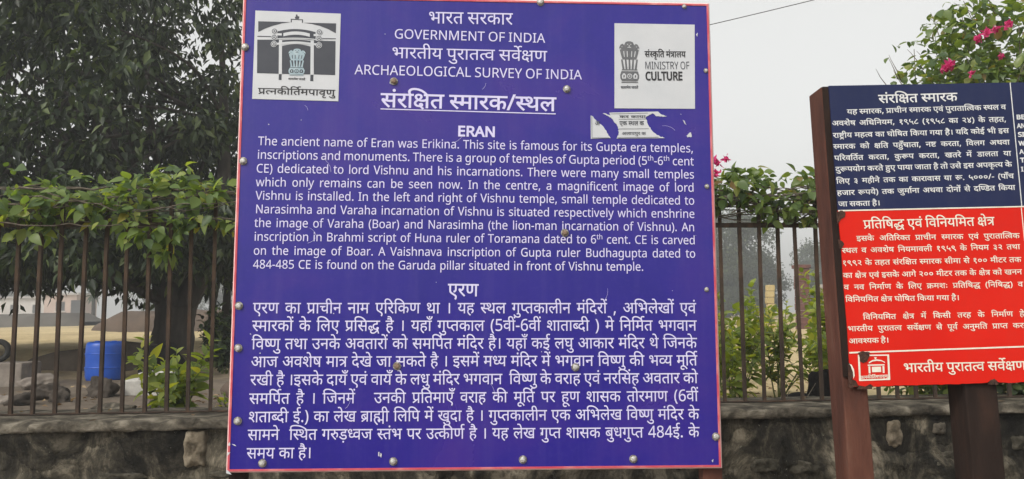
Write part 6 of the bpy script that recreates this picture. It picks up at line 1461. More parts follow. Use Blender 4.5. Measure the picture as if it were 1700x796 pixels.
for (x, y), s, m, seed, label in (
    ((-3.62, 6.0), (0.2, 0.17, 0.09), 'shade_painted_stone', 6.0, 'flat dark stone in front of the blue drum, nearest the wall'),
    ((-3.42, 6.15), (0.17, 0.15, 0.11), 'shade_painted_stone', 7.0, 'dark angular stone just below the left edge of the blue drum'),
    ((-3.72, 6.5), (0.24, 0.2, 0.12), 'shade_painted_stone', 8.0, 'dark stone at the back of the rubble left of the blue drum'),
    ((-3.33, 6.6), (0.26, 0.2, 0.15), 'shade_painted_stone', 9.0, 'largest dark stone of the rubble, touching the drum outline'),
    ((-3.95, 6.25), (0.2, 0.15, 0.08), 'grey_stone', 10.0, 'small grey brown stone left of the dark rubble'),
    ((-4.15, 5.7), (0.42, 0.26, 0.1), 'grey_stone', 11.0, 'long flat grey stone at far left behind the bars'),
    ((-2.33, 5.35), (0.24, 0.16, 0.1), 'shade_painted_stone', 12.0, 'dark brown stone at the foot of the bright young plant'),
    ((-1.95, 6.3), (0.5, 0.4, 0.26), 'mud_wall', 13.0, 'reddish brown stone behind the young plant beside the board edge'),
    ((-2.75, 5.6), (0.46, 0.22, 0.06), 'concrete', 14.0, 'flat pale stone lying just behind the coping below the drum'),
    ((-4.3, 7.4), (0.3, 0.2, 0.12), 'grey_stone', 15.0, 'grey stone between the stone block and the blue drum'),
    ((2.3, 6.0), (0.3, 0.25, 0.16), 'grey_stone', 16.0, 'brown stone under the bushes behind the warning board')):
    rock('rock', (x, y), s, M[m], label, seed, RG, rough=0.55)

def cut_block(loc, size, rz, m, label, name='stone_block', z=None, group=None):
    bm = bmesh.new()
    bmesh.ops.create_cube(bm, size=1)
    bmesh.ops.subdivide_edges(bm, edges=bm.edges[:], cuts=6, use_grid_fill=True)
    for v in bm.verts:
        p = Vector((v.co.x * size[0], v.co.y * size[1], v.co.z * size[2]))
        k = 0.008 * fbm((p.x * 9, p.y * 9 + loc[0], p.z * 9), 1.0)
        v.co = p * (1 + k / max(size)) + Vector((k, k, 0.5 * k)) + Vector((0, 0, size[2] / 2))
    me = bpy.data.meshes.new(name)
    bm.to_mesh(me); bm.free()
    me.materials.append(m)
    o = bpy.data.objects.new(name, me)
    o.location = (loc[0], loc[1], site_height(*loc) - 0.01 if z is None else z)
    o.rotation_euler = (0, 0, rz)
    b = o.modifiers.new('edge', 'BEVEL'); b.width = 0.01; b.segments = 2
    col.objects.link(o)
    return tag(o, label, 'stone block', group)
cut_block((-3.05, 6.8), (0.36, 0.26, 0.13), 0.1, M['pale_stone'], 'pale cut stone block lying on the ground right of the blue drum')
zt = site_height(-3.05, 6.8) + 0.121
cut_block((-2.97, 6.8), (0.26, 0.2, 0.06), 0.16, M['pale_stone'], 'thin white slab lying on the pale stone block', z=zt)
cut_block((-5.05, 8.0), (0.6, 0.35, 0.24), 0.05, M['grey_stone'], 'weathered grey stone block under the black tyre at far left')
mb = MB()
prof = [(0.115 + 0.038 * math.cos(a), 0.045 * math.sin(a)) for a in np.linspace(0, 2 * math.pi, 15)[:-1]]
n = 28
v = [(r * math.cos(2 * math.pi * k / n), h, r * math.sin(2 * math.pi * k / n) + 0.153) for k in range(n) for r, h in prof]
m_ = len(prof)
mb.add(v, [(k * m_ + i, k * m_ + (i + 1) % m_, ((k + 1) % n) * m_ + (i + 1) % m_, ((k + 1) % n) * m_ + i) for k in range(n) for i in range(m_)])
ty = mb.build('tyre', M['black_rubber'], smooth=True)
ty.location = (-5.09, 8.02, site_height(-5.05, 8.0) + 0.228)
ty.scale = (0.76, 0.76, 0.76)
ty.rotation_euler = (0, 0, R(14))
tag(ty, 'small black tyre standing on the grey stone block', 'tyre')

# blue drum
dr = empty('drum', (-4.37, 8.7, site_height(-4.37, 8.7) - 0.005))
tag(dr, 'bright blue plastic drum standing behind the railing', 'drum')
pr = [(0.150, 0.0), (0.178, 0.008), (0.186, 0.03)]
for z in np.linspace(0.05, 0.36, 9): pr.append((0.192 + (0.004 if abs(z - 0.13) < .02 or abs(z - 0.285) < .02 else 0), z))
pr += [(0.19, 0.38), (0.18, 0.405), (0.165, 0.415), (0.165, 0.404), (0.02, 0.404)]
MB().lathe(pr, 40).build('body', M['blue_plastic'], dr, smooth=True)
for s in (-1, 1): MB().lathe([(0.03, 0.404), (0.03, 0.42), (0.022, 0.424)], 16, at=(0.09 * s, 0, 0)).build('bung', M['blue_plastic'], dr)
mb = MB(); mb.lathe([(0.191, 0.135), (0.199, 0.14), (0.199, 0.15), (0.191, 0.155)], 40); mb.lathe([(0.191, 0.28), (0.199, 0.285), (0.199, 0.295), (0.191, 0.3)], 40)
mb.build('hoop', M['blue_plastic'], dr, smooth=True)

# ---------------------------------------------------------------- plants
def grow(start, d, length, n, bend, wob, rng_):
    """a wandering stem: list of points"""
    p, d = Vector(start), Vector(d).normalized()
    out = [p.copy()]
    for i in range(n):
        d = (d + Vector(bend) / n + Vector((rng_.gauss(0, wob), rng_.gauss(0, wob), rng_.gauss(0, wob)))).normalized()
        p = p + d * (length / n)
        out.append(p.copy())
    return out

def shrub(name, x, y, h, label, seed, nst=6, ll=0.09, lw=0.5, group=None, spread=0.45, m='weed_leaf', dens=1.0, cat='shrub', leaf_from=0.12, z=None):
    """stems from one root; leaves in spirals along them, upper ones raised"""
    rg = random.Random(seed)
    zg = site_height(x, y) - 0.02 if z is None else z
    root = empty(name, (x, y, zg))
    tag(root, label, cat, group)
    st = MB()
    P, Dd, Nn, Ln = [], [], [], []
    for k in range(nst):
        a = rg.uniform(0, 2 * math.pi)
        sp = rg.uniform(0.15, 1) * spread
        L = h * rg.uniform(0.6, 1.1)
        pts = grow((0.02 * math.cos(a), 0.02 * math.sin(a), 0), (sp * math.cos(a), sp * math.sin(a), 1), L, 9, (0.3 * sp * math.cos(a), 0.3 * sp * math.sin(a), -0.05), 0.07, rg)
        st.tube(pts, [0.006 * (1 - 0.08 * i) for i in range(10)], 6)
        chains = [pts]
        for b in range(rg.randint(2, 4)):
            i = rg.randint(2, 6)
            a2 = rg.uniform(0, 6.28)
            q = grow(pts[i], (math.cos(a2), math.sin(a2), 0.9), L * rg.uniform(0.22, 0.42), 5, (0, 0, 0.3), 0.1, rg)
            st.tube(q, [0.0038 * (1 - 0.12 * j) for j in range(6)], 5)
            chains.append(q)
        for c in chains:
            clen = sum((c[i + 1] - c[i]).length for i in range(len(c) - 1))
            nl = int(clen / (ll * 0.24) * dens)
            ph = rg.uniform(0, 6)
            for j in range(nl):
                t = leaf_from + (1 - leaf_from) * (j + rg.random()) / max(1, nl)
                f_ = min(len(c) - 1.001, t * (len(c) - 1))
                i = int(f_)
                p = c[i].lerp(c[i + 1], f_ - i)
                ax = (c[i + 1] - c[i]).normalized()
                a3 = ph + j * 2.4
                side = ax.cross(Vector((0.2, 0.1, 1)) if abs(ax.z) < .95 else Vector((1, 0, 0))).normalized()
                out = side * math.cos(a3) + ax.cross(side) * math.sin(a3)
                d = (out + ax * (0.3 + 0.9 * t * t) + Vector((0, 0, -0.12 + rg.gauss(0, 0.15)))).normalized()
                nr = (ax * 0.8 + Vector((rg.gauss(0, .35), rg.gauss(0, .35), 0.7))).normalized()
                P.append(p); Dd.append(d); Nn.append(nr)
                Ln.append(ll * rg.uniform(0.55, 1.15) * (1 - 0.35 * t ** 4))
    st.build('stems', M['green_stem'], root, smooth=True)
    Ln = np.array(Ln)
    leaf_mesh('foliage', np.array(P), np.array(Dd), np.array(Nn), Ln, Ln * lw, M[m], root, fine=True, fold=0.35, curl=0.3, rng=np.random.default_rng(seed))
    return root

shrub('young_plant', -2.09, 5.05, 0.58, 'bright green young plant with glossy leaves left of the purple board', 11, nst=11, ll=0.125, lw=0.48, spread=0.55, dens=0.95, cat='plant')
shrub('young_plant', -1.84, 5.3, 0.2, 'small pale green seedling close to the purple board edge', 12, nst=4, ll=0.07, lw=0.5, dens=0.6, cat='plant')
shrub('young_plant', -2.45, 5.0, 0.12, 'tiny sprout with yellow leaves just behind the coping', 13, nst=3, ll=0.05, lw=0.5, dens=0.5, cat='plant')
wl = 'weedy shrubs between the two boards'
shrub('weed', 1.42, 5.35, 0.72, 'leafy weed rising right beside the purple board edge', 21, nst=6, ll=0.098, lw=0.62, group=wl, dens=0.9)
shrub('weed', 1.62, 5.9, 0.9, 'tall yellow green weed, second from the purple board', 22, nst=7, ll=0.098, lw=0.62, group=wl, leaf_from=0.3, dens=0.9)
shrub('weed', 1.95, 6.0, 0.85, 'bushy weed in the middle between the boards', 23, nst=7, ll=0.09, lw=0.6, group=wl, leaf_from=0.25, dens=0.9)
shrub('weed', 2.22, 5.75, 0.8, 'leafy weed behind the black boulders', 24, nst=7, ll=0.098, lw=0.62, group=wl, leaf_from=0.3, dens=0.7)
shrub('weed', 2.45, 6.1, 0.95, 'tall weed partly behind the brown post', 25, nst=6, ll=0.098, lw=0.62, group=wl, dens=0.95)
shrub('weed', 1.75, 7.0, 0.75, 'darker weed standing furthest back between the boards', 26, nst=8, ll=0.10, lw=0.6, group=wl, m='hedge_leaf')
shrub('weed', 2.55, 5.0, 0.35, 'low weed under the red sheet near the left post', 27, nst=6, ll=0.07, lw=0.5, group='low weeds under the warning board', dens=0.7)
shrub('weed', 2.95, 5.1, 0.38, 'low weed under the red sheet near the middle post', 28, nst=6, ll=0.075, lw=0.45, group='low weeds under the warning board', dens=0.7)
shrub('weed', -3.2, 9.0, 0.75, 'dark green shrub behind the left edge of the purple board', 29, nst=10, ll=0.12, lw=0.6, m='tree_leaf', dens=1.3)
rg = random.Random(31)
mb = MB()
for k in range(9):
    x, y = rg.uniform(1.42, 2.0), rg.uniform(4.95, 5.2)
    mb.tube(grow((x, y, site_height(x, y) - 0.01), (rg.uniform(-.8, .8), rg.uniform(-.3, .3), 1), rg.uniform(0.14, 0.3), 5, (0, 0, 0), 0.08, rg), [0.004, .0036, .0032, .0028, .0024, .0018], 5)
tag(mb.build('dry_twigs', M['stem'], smooth=True), kind='stuff')
N = 1500
rg2 = np.random.default_rng(5)
s_, b_ = rg2.uniform(-1.5, 7.5, N), 0.3 + 3.2 * rg2.random(N) ** 2
pos = np.array([at(a, b, 0) for a, b in zip(s_, b_)])
pos[:, 2] = [site_height(p[0], p[1]) + 0.012 for p in pos]
dd = unit(N, rg2); dd[:, 2] *= 0.25
nn = unit(N, rg2) * 0.5 + np.array([0, 0, 1])
tag(leaf_mesh('leaf_litter', pos, dd, nn, rg2.uniform(0.03, 0.075, N), rg2.uniform(0.015, 0.04, N), M['dry_leaf'], fine=False, rng=rg2), kind='stuff')
N = 26
s_ = rg2.uniform(-0.5, 6, N); pos = np.array([at(a, b, 1.012) for a, b in zip(s_, rg2.uniform(-0.27, 0.2, N))])
dd = unit(N, rg2); dd[:, 2] *= 0.2
nn = unit(N, rg2) * 0.3 + np.array([0, 0, 1])
tag(leaf_mesh('fallen_leaves', pos, dd, nn, rg2.uniform(0.02, 0.05, N), rg2.uniform(0.012, 0.025, N), M['dry_leaf'], fine=False, rng=rg2), kind='stuff')

# creepers along the railing top
def creeper(name, label, s0, s1, zlo, zhi, per_m, ll, lw, m, seed, nstems, depth, top_wave, flowers=(), cat='creeper', stem_r=0.006, zlo_stem=None, zhi_stem=None):
    rg = np.random.default_rng(seed); rs = random.Random(seed)
    root = empty(name, at((s0 + s1) / 2, 0, 1.008 + 0.94))
    off = np.array(root.location)
    tag(root, label, cat)
    st = MB()
    zs0, zs1 = zlo_stem or zlo + 0.05, zhi_stem or zhi - 0.06
    for k in range(nstems):
        z, b = rs.uniform(zs0, zs1), rs.uniform(-depth, depth)
        s = s0 + rs.uniform(-0.1, 0.5 * (s1 - s0))
        e = min(s1, s + rs.uniform(0.8, 2.2))
        pts = []
        while s < e:
            pts.append(at(s, b, z) - Vector(off))
            s += 0.07
            z = min(zs1, max(zs0, z + rs.gauss(0, 0.013)))
            b = min(depth, max(-depth, b + rs.gauss(0, 0.02)))
        if len(pts) > 3:
            r0 = stem_r * rs.uniform(0.5, 1.1)
            st.tube(pts, [r0 * (1 - 0.6 * i / len(pts)) for i in range(len(pts))], 6)
    st.build('stems', M['stem'], root, smooth=True)
    N = int(per_m * (s1 - s0))
    s = rg.uniform(s0, s1, N)
    t = rg.beta(1.5, 1.35, N)
    w = np.array([fbm((a * 3.1, seed, 0), 1.0) for a in s])
    w2 = np.array([fbm((a * 2.3, seed, 7), 1.0) for a in s])
    top = zhi + top_wave * w
    bot = zlo + 0.19 * w2
    z = bot + (top - bot) * t
    b = rg.normal(0, depth * 0.62, N) * (0.5 + 0.5 * np.sin(math.pi * t)) - 0.03
    keep = np.array([fbm((a * 5, zz * 7, seed + 3), 1.0) for a, zz in zip(s, z)]) > -0.2
    s, t, z, b = s[keep], t[keep], z[keep], b[keep]
    N = len(s)
    pos = np.array([at(a, c, d) for a, c, d in zip(s, b, z)]) - off
    d = np.stack([rg.normal(0, 0.8, N), rg.normal(-0.25, 0.55, N), -0.55 + 0.95 * t ** 2 + rg.normal(0, 0.35, N)], 1)
    n = np.stack([rg.normal(0, 0.5, N), rg.normal(-0.45, 0.45, N), 0.75 + rg.normal(0, 0.35, N)], 1)
    L = ll * rg.uniform(0.38, 1.25, N)
    leaf_mesh('foliage', pos, d, n, L, L * lw * rg.uniform(0.8, 1.15, N), m, root, fine=True, fold=0.3, curl=0.32, rng=rg)
    for fs, fb, fz, fr in flowers: flower(root, at(fs, fb, fz) - Vector(off), fr, rg)
    return root
def flower(root, c, r, rg):
    """papery bracts in a loose bunch"""
    N = 16
    d = unit(N, rg); d[:, 1] -= 0.3
    pos = np.array(c)[None] + unit(N, rg) * r * 0.55 * rg.random((N, 1))
    leaf_mesh('flower', pos, d, unit(N, rg), r * rg.uniform(0.6, 1.0, N), r * rg.uniform(0.5, 0.8, N), M['pink_petal'], root, fine=True, fold=0.4, curl=0.3, rng=rg)
creeper('creeper', 'broad leaved green creeper over the railing left of the purple board', -1.5, 2.1, 1.93, 2.25, 880, 0.074, 0.60, M['vine_leaf'], 41, 26, 0.13, 0.11, zlo_stem=1.97, zhi_stem=2.2)
creeper('bougainvillea', 'small leaved bougainvillea mass along the railing top between the two boards', 3.0, 6.0, 2.05, 2.3, 1150, 0.062, 0.66, M['hedge_leaf'], 42, 34, 0.13, 0.06, flowers=((3.70, -0.12, 2.32, 0.04), (3.76, -0.1, 2.345, 0.03), (3.69, -0.12, 2.26, 0.03)), cat='bougainvillea', stem_r=0.0055, zlo_stem=2.0, zhi_stem=2.2)

# the big bougainvillea beyond the warning board
def big_bush():
    rg = np.random.default_rng(51); rs = random.Random(51)
    c = np.array([3.42, 4.95, 2.05]); ra = np.array([1.32, 0.55, 1.36])
    base = Vector((c[0], c[1] + 0.1, site_height(c[0], c[1] + .1) - 0.03))
    root = empty('bougainvillea', base)
    tag(root, 'tall bougainvillea bush with pink flowers rising behind the warning board', 'bougainvillea')
    st = MB()
    tips = []
    for k in range(46):
        a = rs.uniform(0, 6.28)
        e = rs.uniform(0.1, 1.45)
        tgt = Vector(c) + Vector((ra[0] * math.cos(a) * math.cos(e), ra[1] * math.sin(a) * math.cos(e), ra[2] * math.sin(e))) * rs.uniform(0.85, 1.12) - base
        pts = [Vector((0, 0, 0)).lerp(tgt, t) + Vector((rs.gauss(0, .03), rs.gauss(0, .03), 0.25 * math.sin(math.pi * t) * (1 - tgt.z / 4))) for t in np.linspace(0, 1, 9)]
        st.tube(pts, [0.014 * (1 - 0.85 * t) for t in np.linspace(0, 1, 9)], 5)
        tips += pts[4:]
    for k in range(16):                                    # bare shoots standing out of the crown
        a, e = rs.uniform(2.2, 3.6), rs.uniform(0.6, 1.4)
        p = Vector(c) + Vector((ra[0] * math.cos(a) * math.cos(e), 0.2 * math.sin(a), ra[2] * math.sin(e))) - base
        st.tube(grow(p, (-0.35 + rs.gauss(0, .3), 0, 1), rs.uniform(0.12, 0.26), 5, (-.2, 0, .2), 0.08, rs), [0.0035, .003, .0026, .002, .0016, .001], 5)
    st.build('branches', M['stem'], root, smooth=True)
    N = 24000
    u = unit(N, rg)
    rad = 0.5 + 0.56 * rg.random(N) ** 0.45
    lump = np.array([fbm(v * 1.9 + 3, 1.0) for v in u])
    pos = u * (rad * (1 + 0.22 * lump))[:, None] * ra
    ok = (pos[:, 2] > -1.15)
    gap = np.array([fbm((p[0] * 4.2, p[1] * 4, p[2] * 4.2), 1.0) for p in pos])
    ok &= gap > -0.26 - 0.35 * (rad < 0.95)
    pos, u = pos[ok], u[ok]
    N = len(pos)
    wp = pos + c - np.array(base)
    d = u * 0.5 + unit(N, rg) * 0.8 + np.array([0, -0.15, -0.3])
    n = u * 0.6 + unit(N, rg) * 0.6 + np.array([0, -0.1, 0.7])
    L = 0.066 * rg.uniform(0.5, 1.25, N)
    leaf_mesh('foliage', wp, d, n, L, L * 0.66, M['hedge_leaf'], root, fine=True, fold=0.3, curl=0.3, rng=rg)
    for fx, fz, r in ((2.605, 2.95, .042), (2.575, 2.935, .036), (2.70, 2.885, .028), (2.79, 3.12, .042), (2.75, 3.085, .04), (2.86, 3.15, .036), (2.93, 3.17, .034), (2.49, 2.82, .03), (2.495, 2.785, .026), (2.27, 2.83, .022), (2.94, 2.79, .03), (2.88, 2.98, .024)):
        flower(root, Vector((fx, 4.6 + max(0, (2.7 - fx) * .5), fz)) - base, r, rg)
big_bush()

# ---------------------------------------------------------------- trees
def trunk_tree(name, label, x, y, limbs, leaves, m, cat='tree', group=None, leaf=(0.13, 0.045), seed=0, droop=0.7, zg=None, scale=1.0):
    """limbs: list of (points, radii) relative to the foot; leaves: clump centres with radii, all relative to the foot"""
    zg = (site_height(x, y) - 0.08) if zg is None else zg
    root = empty(name, (x, y, zg))
    root.scale = (scale, scale, scale)
    tag(root, label, cat, group)
    rs = random.Random(seed)
    for k, (nm, ls) in enumerate(limbs):
        mb = MB()
        for pts, rad in ls:
            fine, fr = [], []
            pts = [Vector(p) for p in pts]
            for i in range(len(pts) - 1):
                for t in np.linspace(0, 1, 7)[:-1]:
                    p0, p1, p2, p3 = pts[max(0, i - 1)], pts[i], pts[i + 1], pts[min(len(pts) - 1, i + 2)]
                    q = 0.5 * ((2 * p1) + (p2 - p0) * t + (2 * p0 - 5 * p1 + 4 * p2 - p3) * t * t + (3 * p1 - p0 - 3 * p2 + p3) * t ** 3)
                    fine.append(q); fr.append((rad[i] * (1 - t) + rad[i + 1] * t) * (1 + 0.025 * rs.gauss(0, 1) * (rad[i] > .08)))
            fine.append(pts[-1]); fr.append(rad[-1])
            mb.tube(fine, fr, 12 if rad[0] > .06 else 6)
        o = mb.build(nm, M['bark'], root, smooth=True)
    rg = np.random.default_rng(seed)
    C = np.array([c[:3] for c in leaves]); RR = np.array([c[3] for c in leaves]); NN = np.array([c[4] for c in leaves], int)
    idx = np.repeat(np.arange(len(C)), NN)
    N = len(idx)
    q = unit(N, rg) * (rg.random((N, 1)) ** (1 / 2.2))
    pos = C[idx] + q * RR[idx][:, None] * np.array([1, 1, 0.8])
    d = unit(N, rg) * 0.75 + q * 0.5 + np.array([0, 0, -droop])
    n = unit(N, rg) * 0.6 + q * 0.3 + np.array([0, 0, 0.7])
    L = leaf[0] * rg.uniform(0.6, 1.25, N)
    leaf_mesh('crown', pos, d, n, L, leaf[1] * rg.uniform(0.7, 1.3, N), m, root, fine=False, fold=0.3, curl=0.25, rng=rg)
    return root

# the big dark tree on the left: low wide crown, trunk forking near the ground
rg = np.random.default_rng(61); rs = random.Random(61)
tx, ty_ = -5.98, 14.2
TK = 0.72                                                   # the tree is laid out large, then set to its real size and distance
foot = np.array([tx, ty_, site_height(tx, ty_)])
clumps = []
cc = np.array([-8.9, 14.6, 5.4]); cr_ = np.array([5.6, 4.2, 3.9])
while len(clumps) < 900:
    u = rg.uniform(-1, 1, 3)
    k = np.linalg.norm(u)
    if k > 1: continue
    if k < 0.45 and rg.random() < 0.7: continue
    p = cc + u * cr_
    if p[2] < 2.15 + 0.35 * fbm((p[0] * 0.8, p[1] * 0.8, 5), 1.0): continue
    if p[0] > -4.9 + 0.6 * fbm((0, p[1], p[2]), 0.7) and rg.random() < 0.72: continue
    if fbm((p[0] * 0.9, p[1] * 0.9, p[2] * 0.9), 1.0) < -0.22: continue
    clumps.append((*(p - foot), rg.uniform(0.3, 0.62), int(rg.uniform(34, 75))))
# hanging skirt at the underside, facing the wall
for k in range(330):
    x = rg.uniform(-12.5, -4.4)
    y = 14.2 + rg.uniform(-3.4, 1.8)
    z = 2.38 + 0.28 * fbm((x * 0.9, y * 0.5, 2), 1.0) + rg.uniform(-0.05, 1.0)
    clumps.append((*(np.array([x, y, z]) - foot), rg.uniform(0.25, 0.48), int(rg.uniform(40, 80))))
limbs = [('trunk', [([(-0.05, 0, -0.75), (0.03, 0, 0.2), (0.06, 0, 0.6)], [0.42, 0.34, 0.34])]),
         ('limb', [([(0.02, 0, 0.45), (-0.12, 0.0, 0.9), (-0.22, 0.1, 1.6), (-0.6, 0.1, 2.6), (-1.6, 0.2, 4.2), (-2.6, 0.4, 6.0)], [0.3, 0.24, 0.22, 0.18, 0.12, 0.04])]),
         ('limb', [([(0.1, 0.02, 0.42), (0.3, 0.05, 0.85), (0.55, 0.1, 1.4), (0.75, 0.2, 2.4), (0.6, 0.6, 4.0), (0.4, 0.9, 5.8)], [0.26, 0.2, 0.17, 0.14, 0.1, 0.03])]),
         ('limb', [([(-0.05, -0.05, 0.6), (-0.5, -0.5, 0.95), (-1.2, -1.0, 1.4), (-2.4, -1.5, 2.3), (-4.2, -1.9, 3.4)], [0.12, 0.09, 0.08, 0.06, 0.03])])]
tw = []
for k in range(70):
    t = clumps[rs.randrange(len(clumps))]
    a = Vector(rs.choice([(-0.6, 0.1, 2.6), (-1.6, 0.2, 4.2), (0.6, 0.6, 4.0), (-2.4, -1.5, 2.3), (-0.22, 0.1, 1.6)]))
    b = Vector(t[:3])
    tw.append(([a, a.lerp(b, .5) + Vector((rs.gauss(0, .2), rs.gauss(0, .2), .25)), b], [0.045, 0.028, 0.008]))
limbs.append(('branches', tw))
trunk_tree('broadleaf_tree', 'huge dark spreading tree with forked trunk and low hanging crown at left', tx * TK, ty_ * TK, limbs, clumps, M['tree_leaf'], leaf=(0.2, 0.085), seed=61, droop=0.7, zg=1.5 + (foot[2] - 1.5) * TK, scale=TK)

# a tree of several thin stems right behind it
x, y = -6.2, 17.4
ls = []
cl = []
for k in range(6):
    a = rs.uniform(-0.5, 0.7)
    p = [(0.14 * k - .35, rs.uniform(-.2, .2), -0.75), (0.17 * k - .4 + a * .25, 0, 0.9), (0.2 * k - .45 + a * .8, 0.1, 2.0), (0.2 * k - .4 + a * 1.5, 0.2, 3.4)]
    ls.append(('stem', [(p, [0.085, 0.07, 0.055, 0.03])]))
for k in range(46): cl.append((rs.gauss(0.3, 0.9), rs.gauss(0, 0.7), rs.uniform(2.0, 4.4), rs.uniform(0.35, 0.6), 120))
for k in range(10): cl.append((rs.uniform(-0.4, 1.4), rs.gauss(0, 0.3), rs.uniform(1.0, 2.0), 0.28, 40))
trunk_tree('slender_tree', 'slender tree of several thin stems just right of the big dark trunk', x * TK, y * TK, ls, cl, M['tree_leaf'], leaf=(0.16, 0.07), seed=62, zg=1.5 + (1.05 - 1.5) * TK, scale=TK)

def far_tree(x, y, h, w, label, seed, clear=0.25, lean=0, leafs=150, group='hazy trees in the distance', n=70, lsz=0.3, name='distant_tree', m='far_leaf'):
    rs = random.Random(seed)
    cl = []
    for k in range(n):
        a, e, r = rs.uniform(0, 6.28), rs.uniform(-1, 1), rs.random() ** 0.4
        cl.append((w / 2 * r * math.cos(a) * math.sqrt(1 - e * e * .8), w / 2 * r * math.sin(a) * math.sqrt(1 - e * e * .8), h * (clear + (1 - clear) * (0.5 + 0.5 * e * (0.6 + .4 * r))), w * rs.uniform(0.08, 0.17), leafs))
    ls = [('trunk', [([(0, 0, -0.2), (0.05, 0, h * .25), (0, 0.1, h * .5), (0.1, 0, h * .8)], [0.035 * h, 0.028 * h, 0.02 * h, 0.006 * h])])]
    br = []
    for k in range(7):
        t = cl[rs.randrange(len(cl))]
        br.append(([(0, 0, h * .3), (t[0] * .5, t[1] * .5, h * .3 + (t[2] - h * .3) * .6), t[:3]], [0.013 * h, 0.008 * h, 0.003 * h]))
    ls.append(('branches', br))
    return trunk_tree(name, label, x, y, ls, cl, M[m], leaf=(lsz, lsz * 0.5), seed=seed, group=group, droop=0.3)
far_tree(17.5, 66.0, 8.6, 8.2, 'large grey hazy tree seen through the railing beside the purple board', 71, clear=0.05, n=130)
far_tree(20.8, 71.0, 6.1, 5.9, 'lower hazy tree behind the brick pillar', 72, clear=0.05)
far_tree(31.7, 82.5, 7.4, 5.9, 'small hazy tree left of the brown post of the warning board', 73, clear=0.1)
far_tree(12.4, 85.8, 9.6, 11.5, 'hazy tree mostly hidden behind the right edge of the purple board', 74, clear=0.1)
far_tree(26, 60, 6.0, 8.0, 'hazy tree far right behind the warning board', 75, clear=0.1)
far_tree(15.5, 75, 3.4, 8.0, 'low hazy bush line tree far behind the brick pillar', 76, clear=0.02)
far_tree(-36, 88, 5.5, 9.0, 'pale hazy tree on the skyline between the two palms and the house', 77, clear=0.05)
far_tree(-27, 90, 4.6, 12.0, 'pale hazy tree on the skyline behind the brown earth wall', 78, clear=0.05)
far_tree(-62, 95, 5.0, 12.0, 'pale hazy tree at the far left skyline behind the flat houses', 79, clear=0.05)
far_tree(-15, 95, 5.0, 14.0, 'pale hazy tree on the skyline right of the big trunk', 80, clear=0.05)

def palm(x, y, h, label, seed):
    rs = random.Random(seed)
    root = empty('palm', (x, y, site_height(x, y)))
    tag(root, label, 'palm tree', 'hazy palms in the field')
    MB().tube([(0, 0, -.1), (0.03, 0, h * .4), (0.0, 0, h * .9)], [0.16, 0.12, 0.1], 8).build('trunk', M['bark'], root, smooth=True)
    P, Dd = [], []
    for k in range(26):
        a, e = rs.uniform(0, 6.28), rs.uniform(-0.7, 1.2)
        P.append((0, 0, h * .9)); Dd.append((math.cos(a) * math.cos(e), math.sin(a) * math.cos(e), math.sin(e)))
    leaf_mesh('fronds', np.array(P, float), np.array(Dd), np.tile([[0.1, 0.2, 1.0]], (26, 1)), 0.62, 0.16, M['far_leaf'], root, fine=True, fold=0.5, curl=0.5, rng=np.random.default_rng(seed))
palm(-26.0, 50, 1.95, 'small hazy palm standing alone in the dry field, left of the other palm', 81)
palm(-28.8, 60, 2.0, 'small hazy palm nearer the big tree trunk', 82)

# ---------------------------------------------------------------- distant buildings and walls
def house(x, y, w, d, h, rz, label, seed, m='plaster', windows=3):
    root = empty('house', (x, y, site_height(x, y) - 0.05), (0, 0, rz))
    tag(root, label, 'house', 'flat roofed houses in the haze')
    mb = MB(); mb.box((-w / 2, 0, 0), (w / 2, d, h)); mb.build('wall', M[m], root)
    mb = MB(); mb.box((-w / 2 - .25, -.25, h + .002), (w / 2 + .25, d + .25, h + .2)); mb.build('roof', M['house_roof'], root)
    for k in range(windows):
        xx = -w / 2 + w * (k + 0.6) / (windows + .2)
        mb = MB(); mb.box((xx - .4, -.03, h * .42), (xx + .4, .02, h * .75)); wn_ = mb.build('window', M['window_dark'], root)
        mb = MB(); mb.box((xx - .5, -.1, h * .38), (xx + .5, -.002, h * .415)); mb.build('sill', M['plaster'], wn_)
    mb = MB(); mb.box((w * .33, -.03, 0.02), (w * .33 + .9, .02, 2.0)); mb.build('door', M['window_dark'], root)
house(-49.5, 82, 9, 6, 2.6, 0.1, 'long pale flat roofed house at the far left, hazy', 1, windows=4)
house(-41.5, 74, 2.9, 4, 2.5, 0.05, 'narrow grey flat roofed house left of the palms, hazy', 2, m='pink_plaster', windows=1)
house(-62, 70, 8, 6, 2.3, 0.2, 'pinkish low house at the far left edge, hazy', 3, m='pink_plaster', windows=3)
house(18.9, 46, 1.8, 3, 1.9, -0.2, 'small pinkish hut beside the brown post, hazy', 4, m='pink_plaster', windows=1)

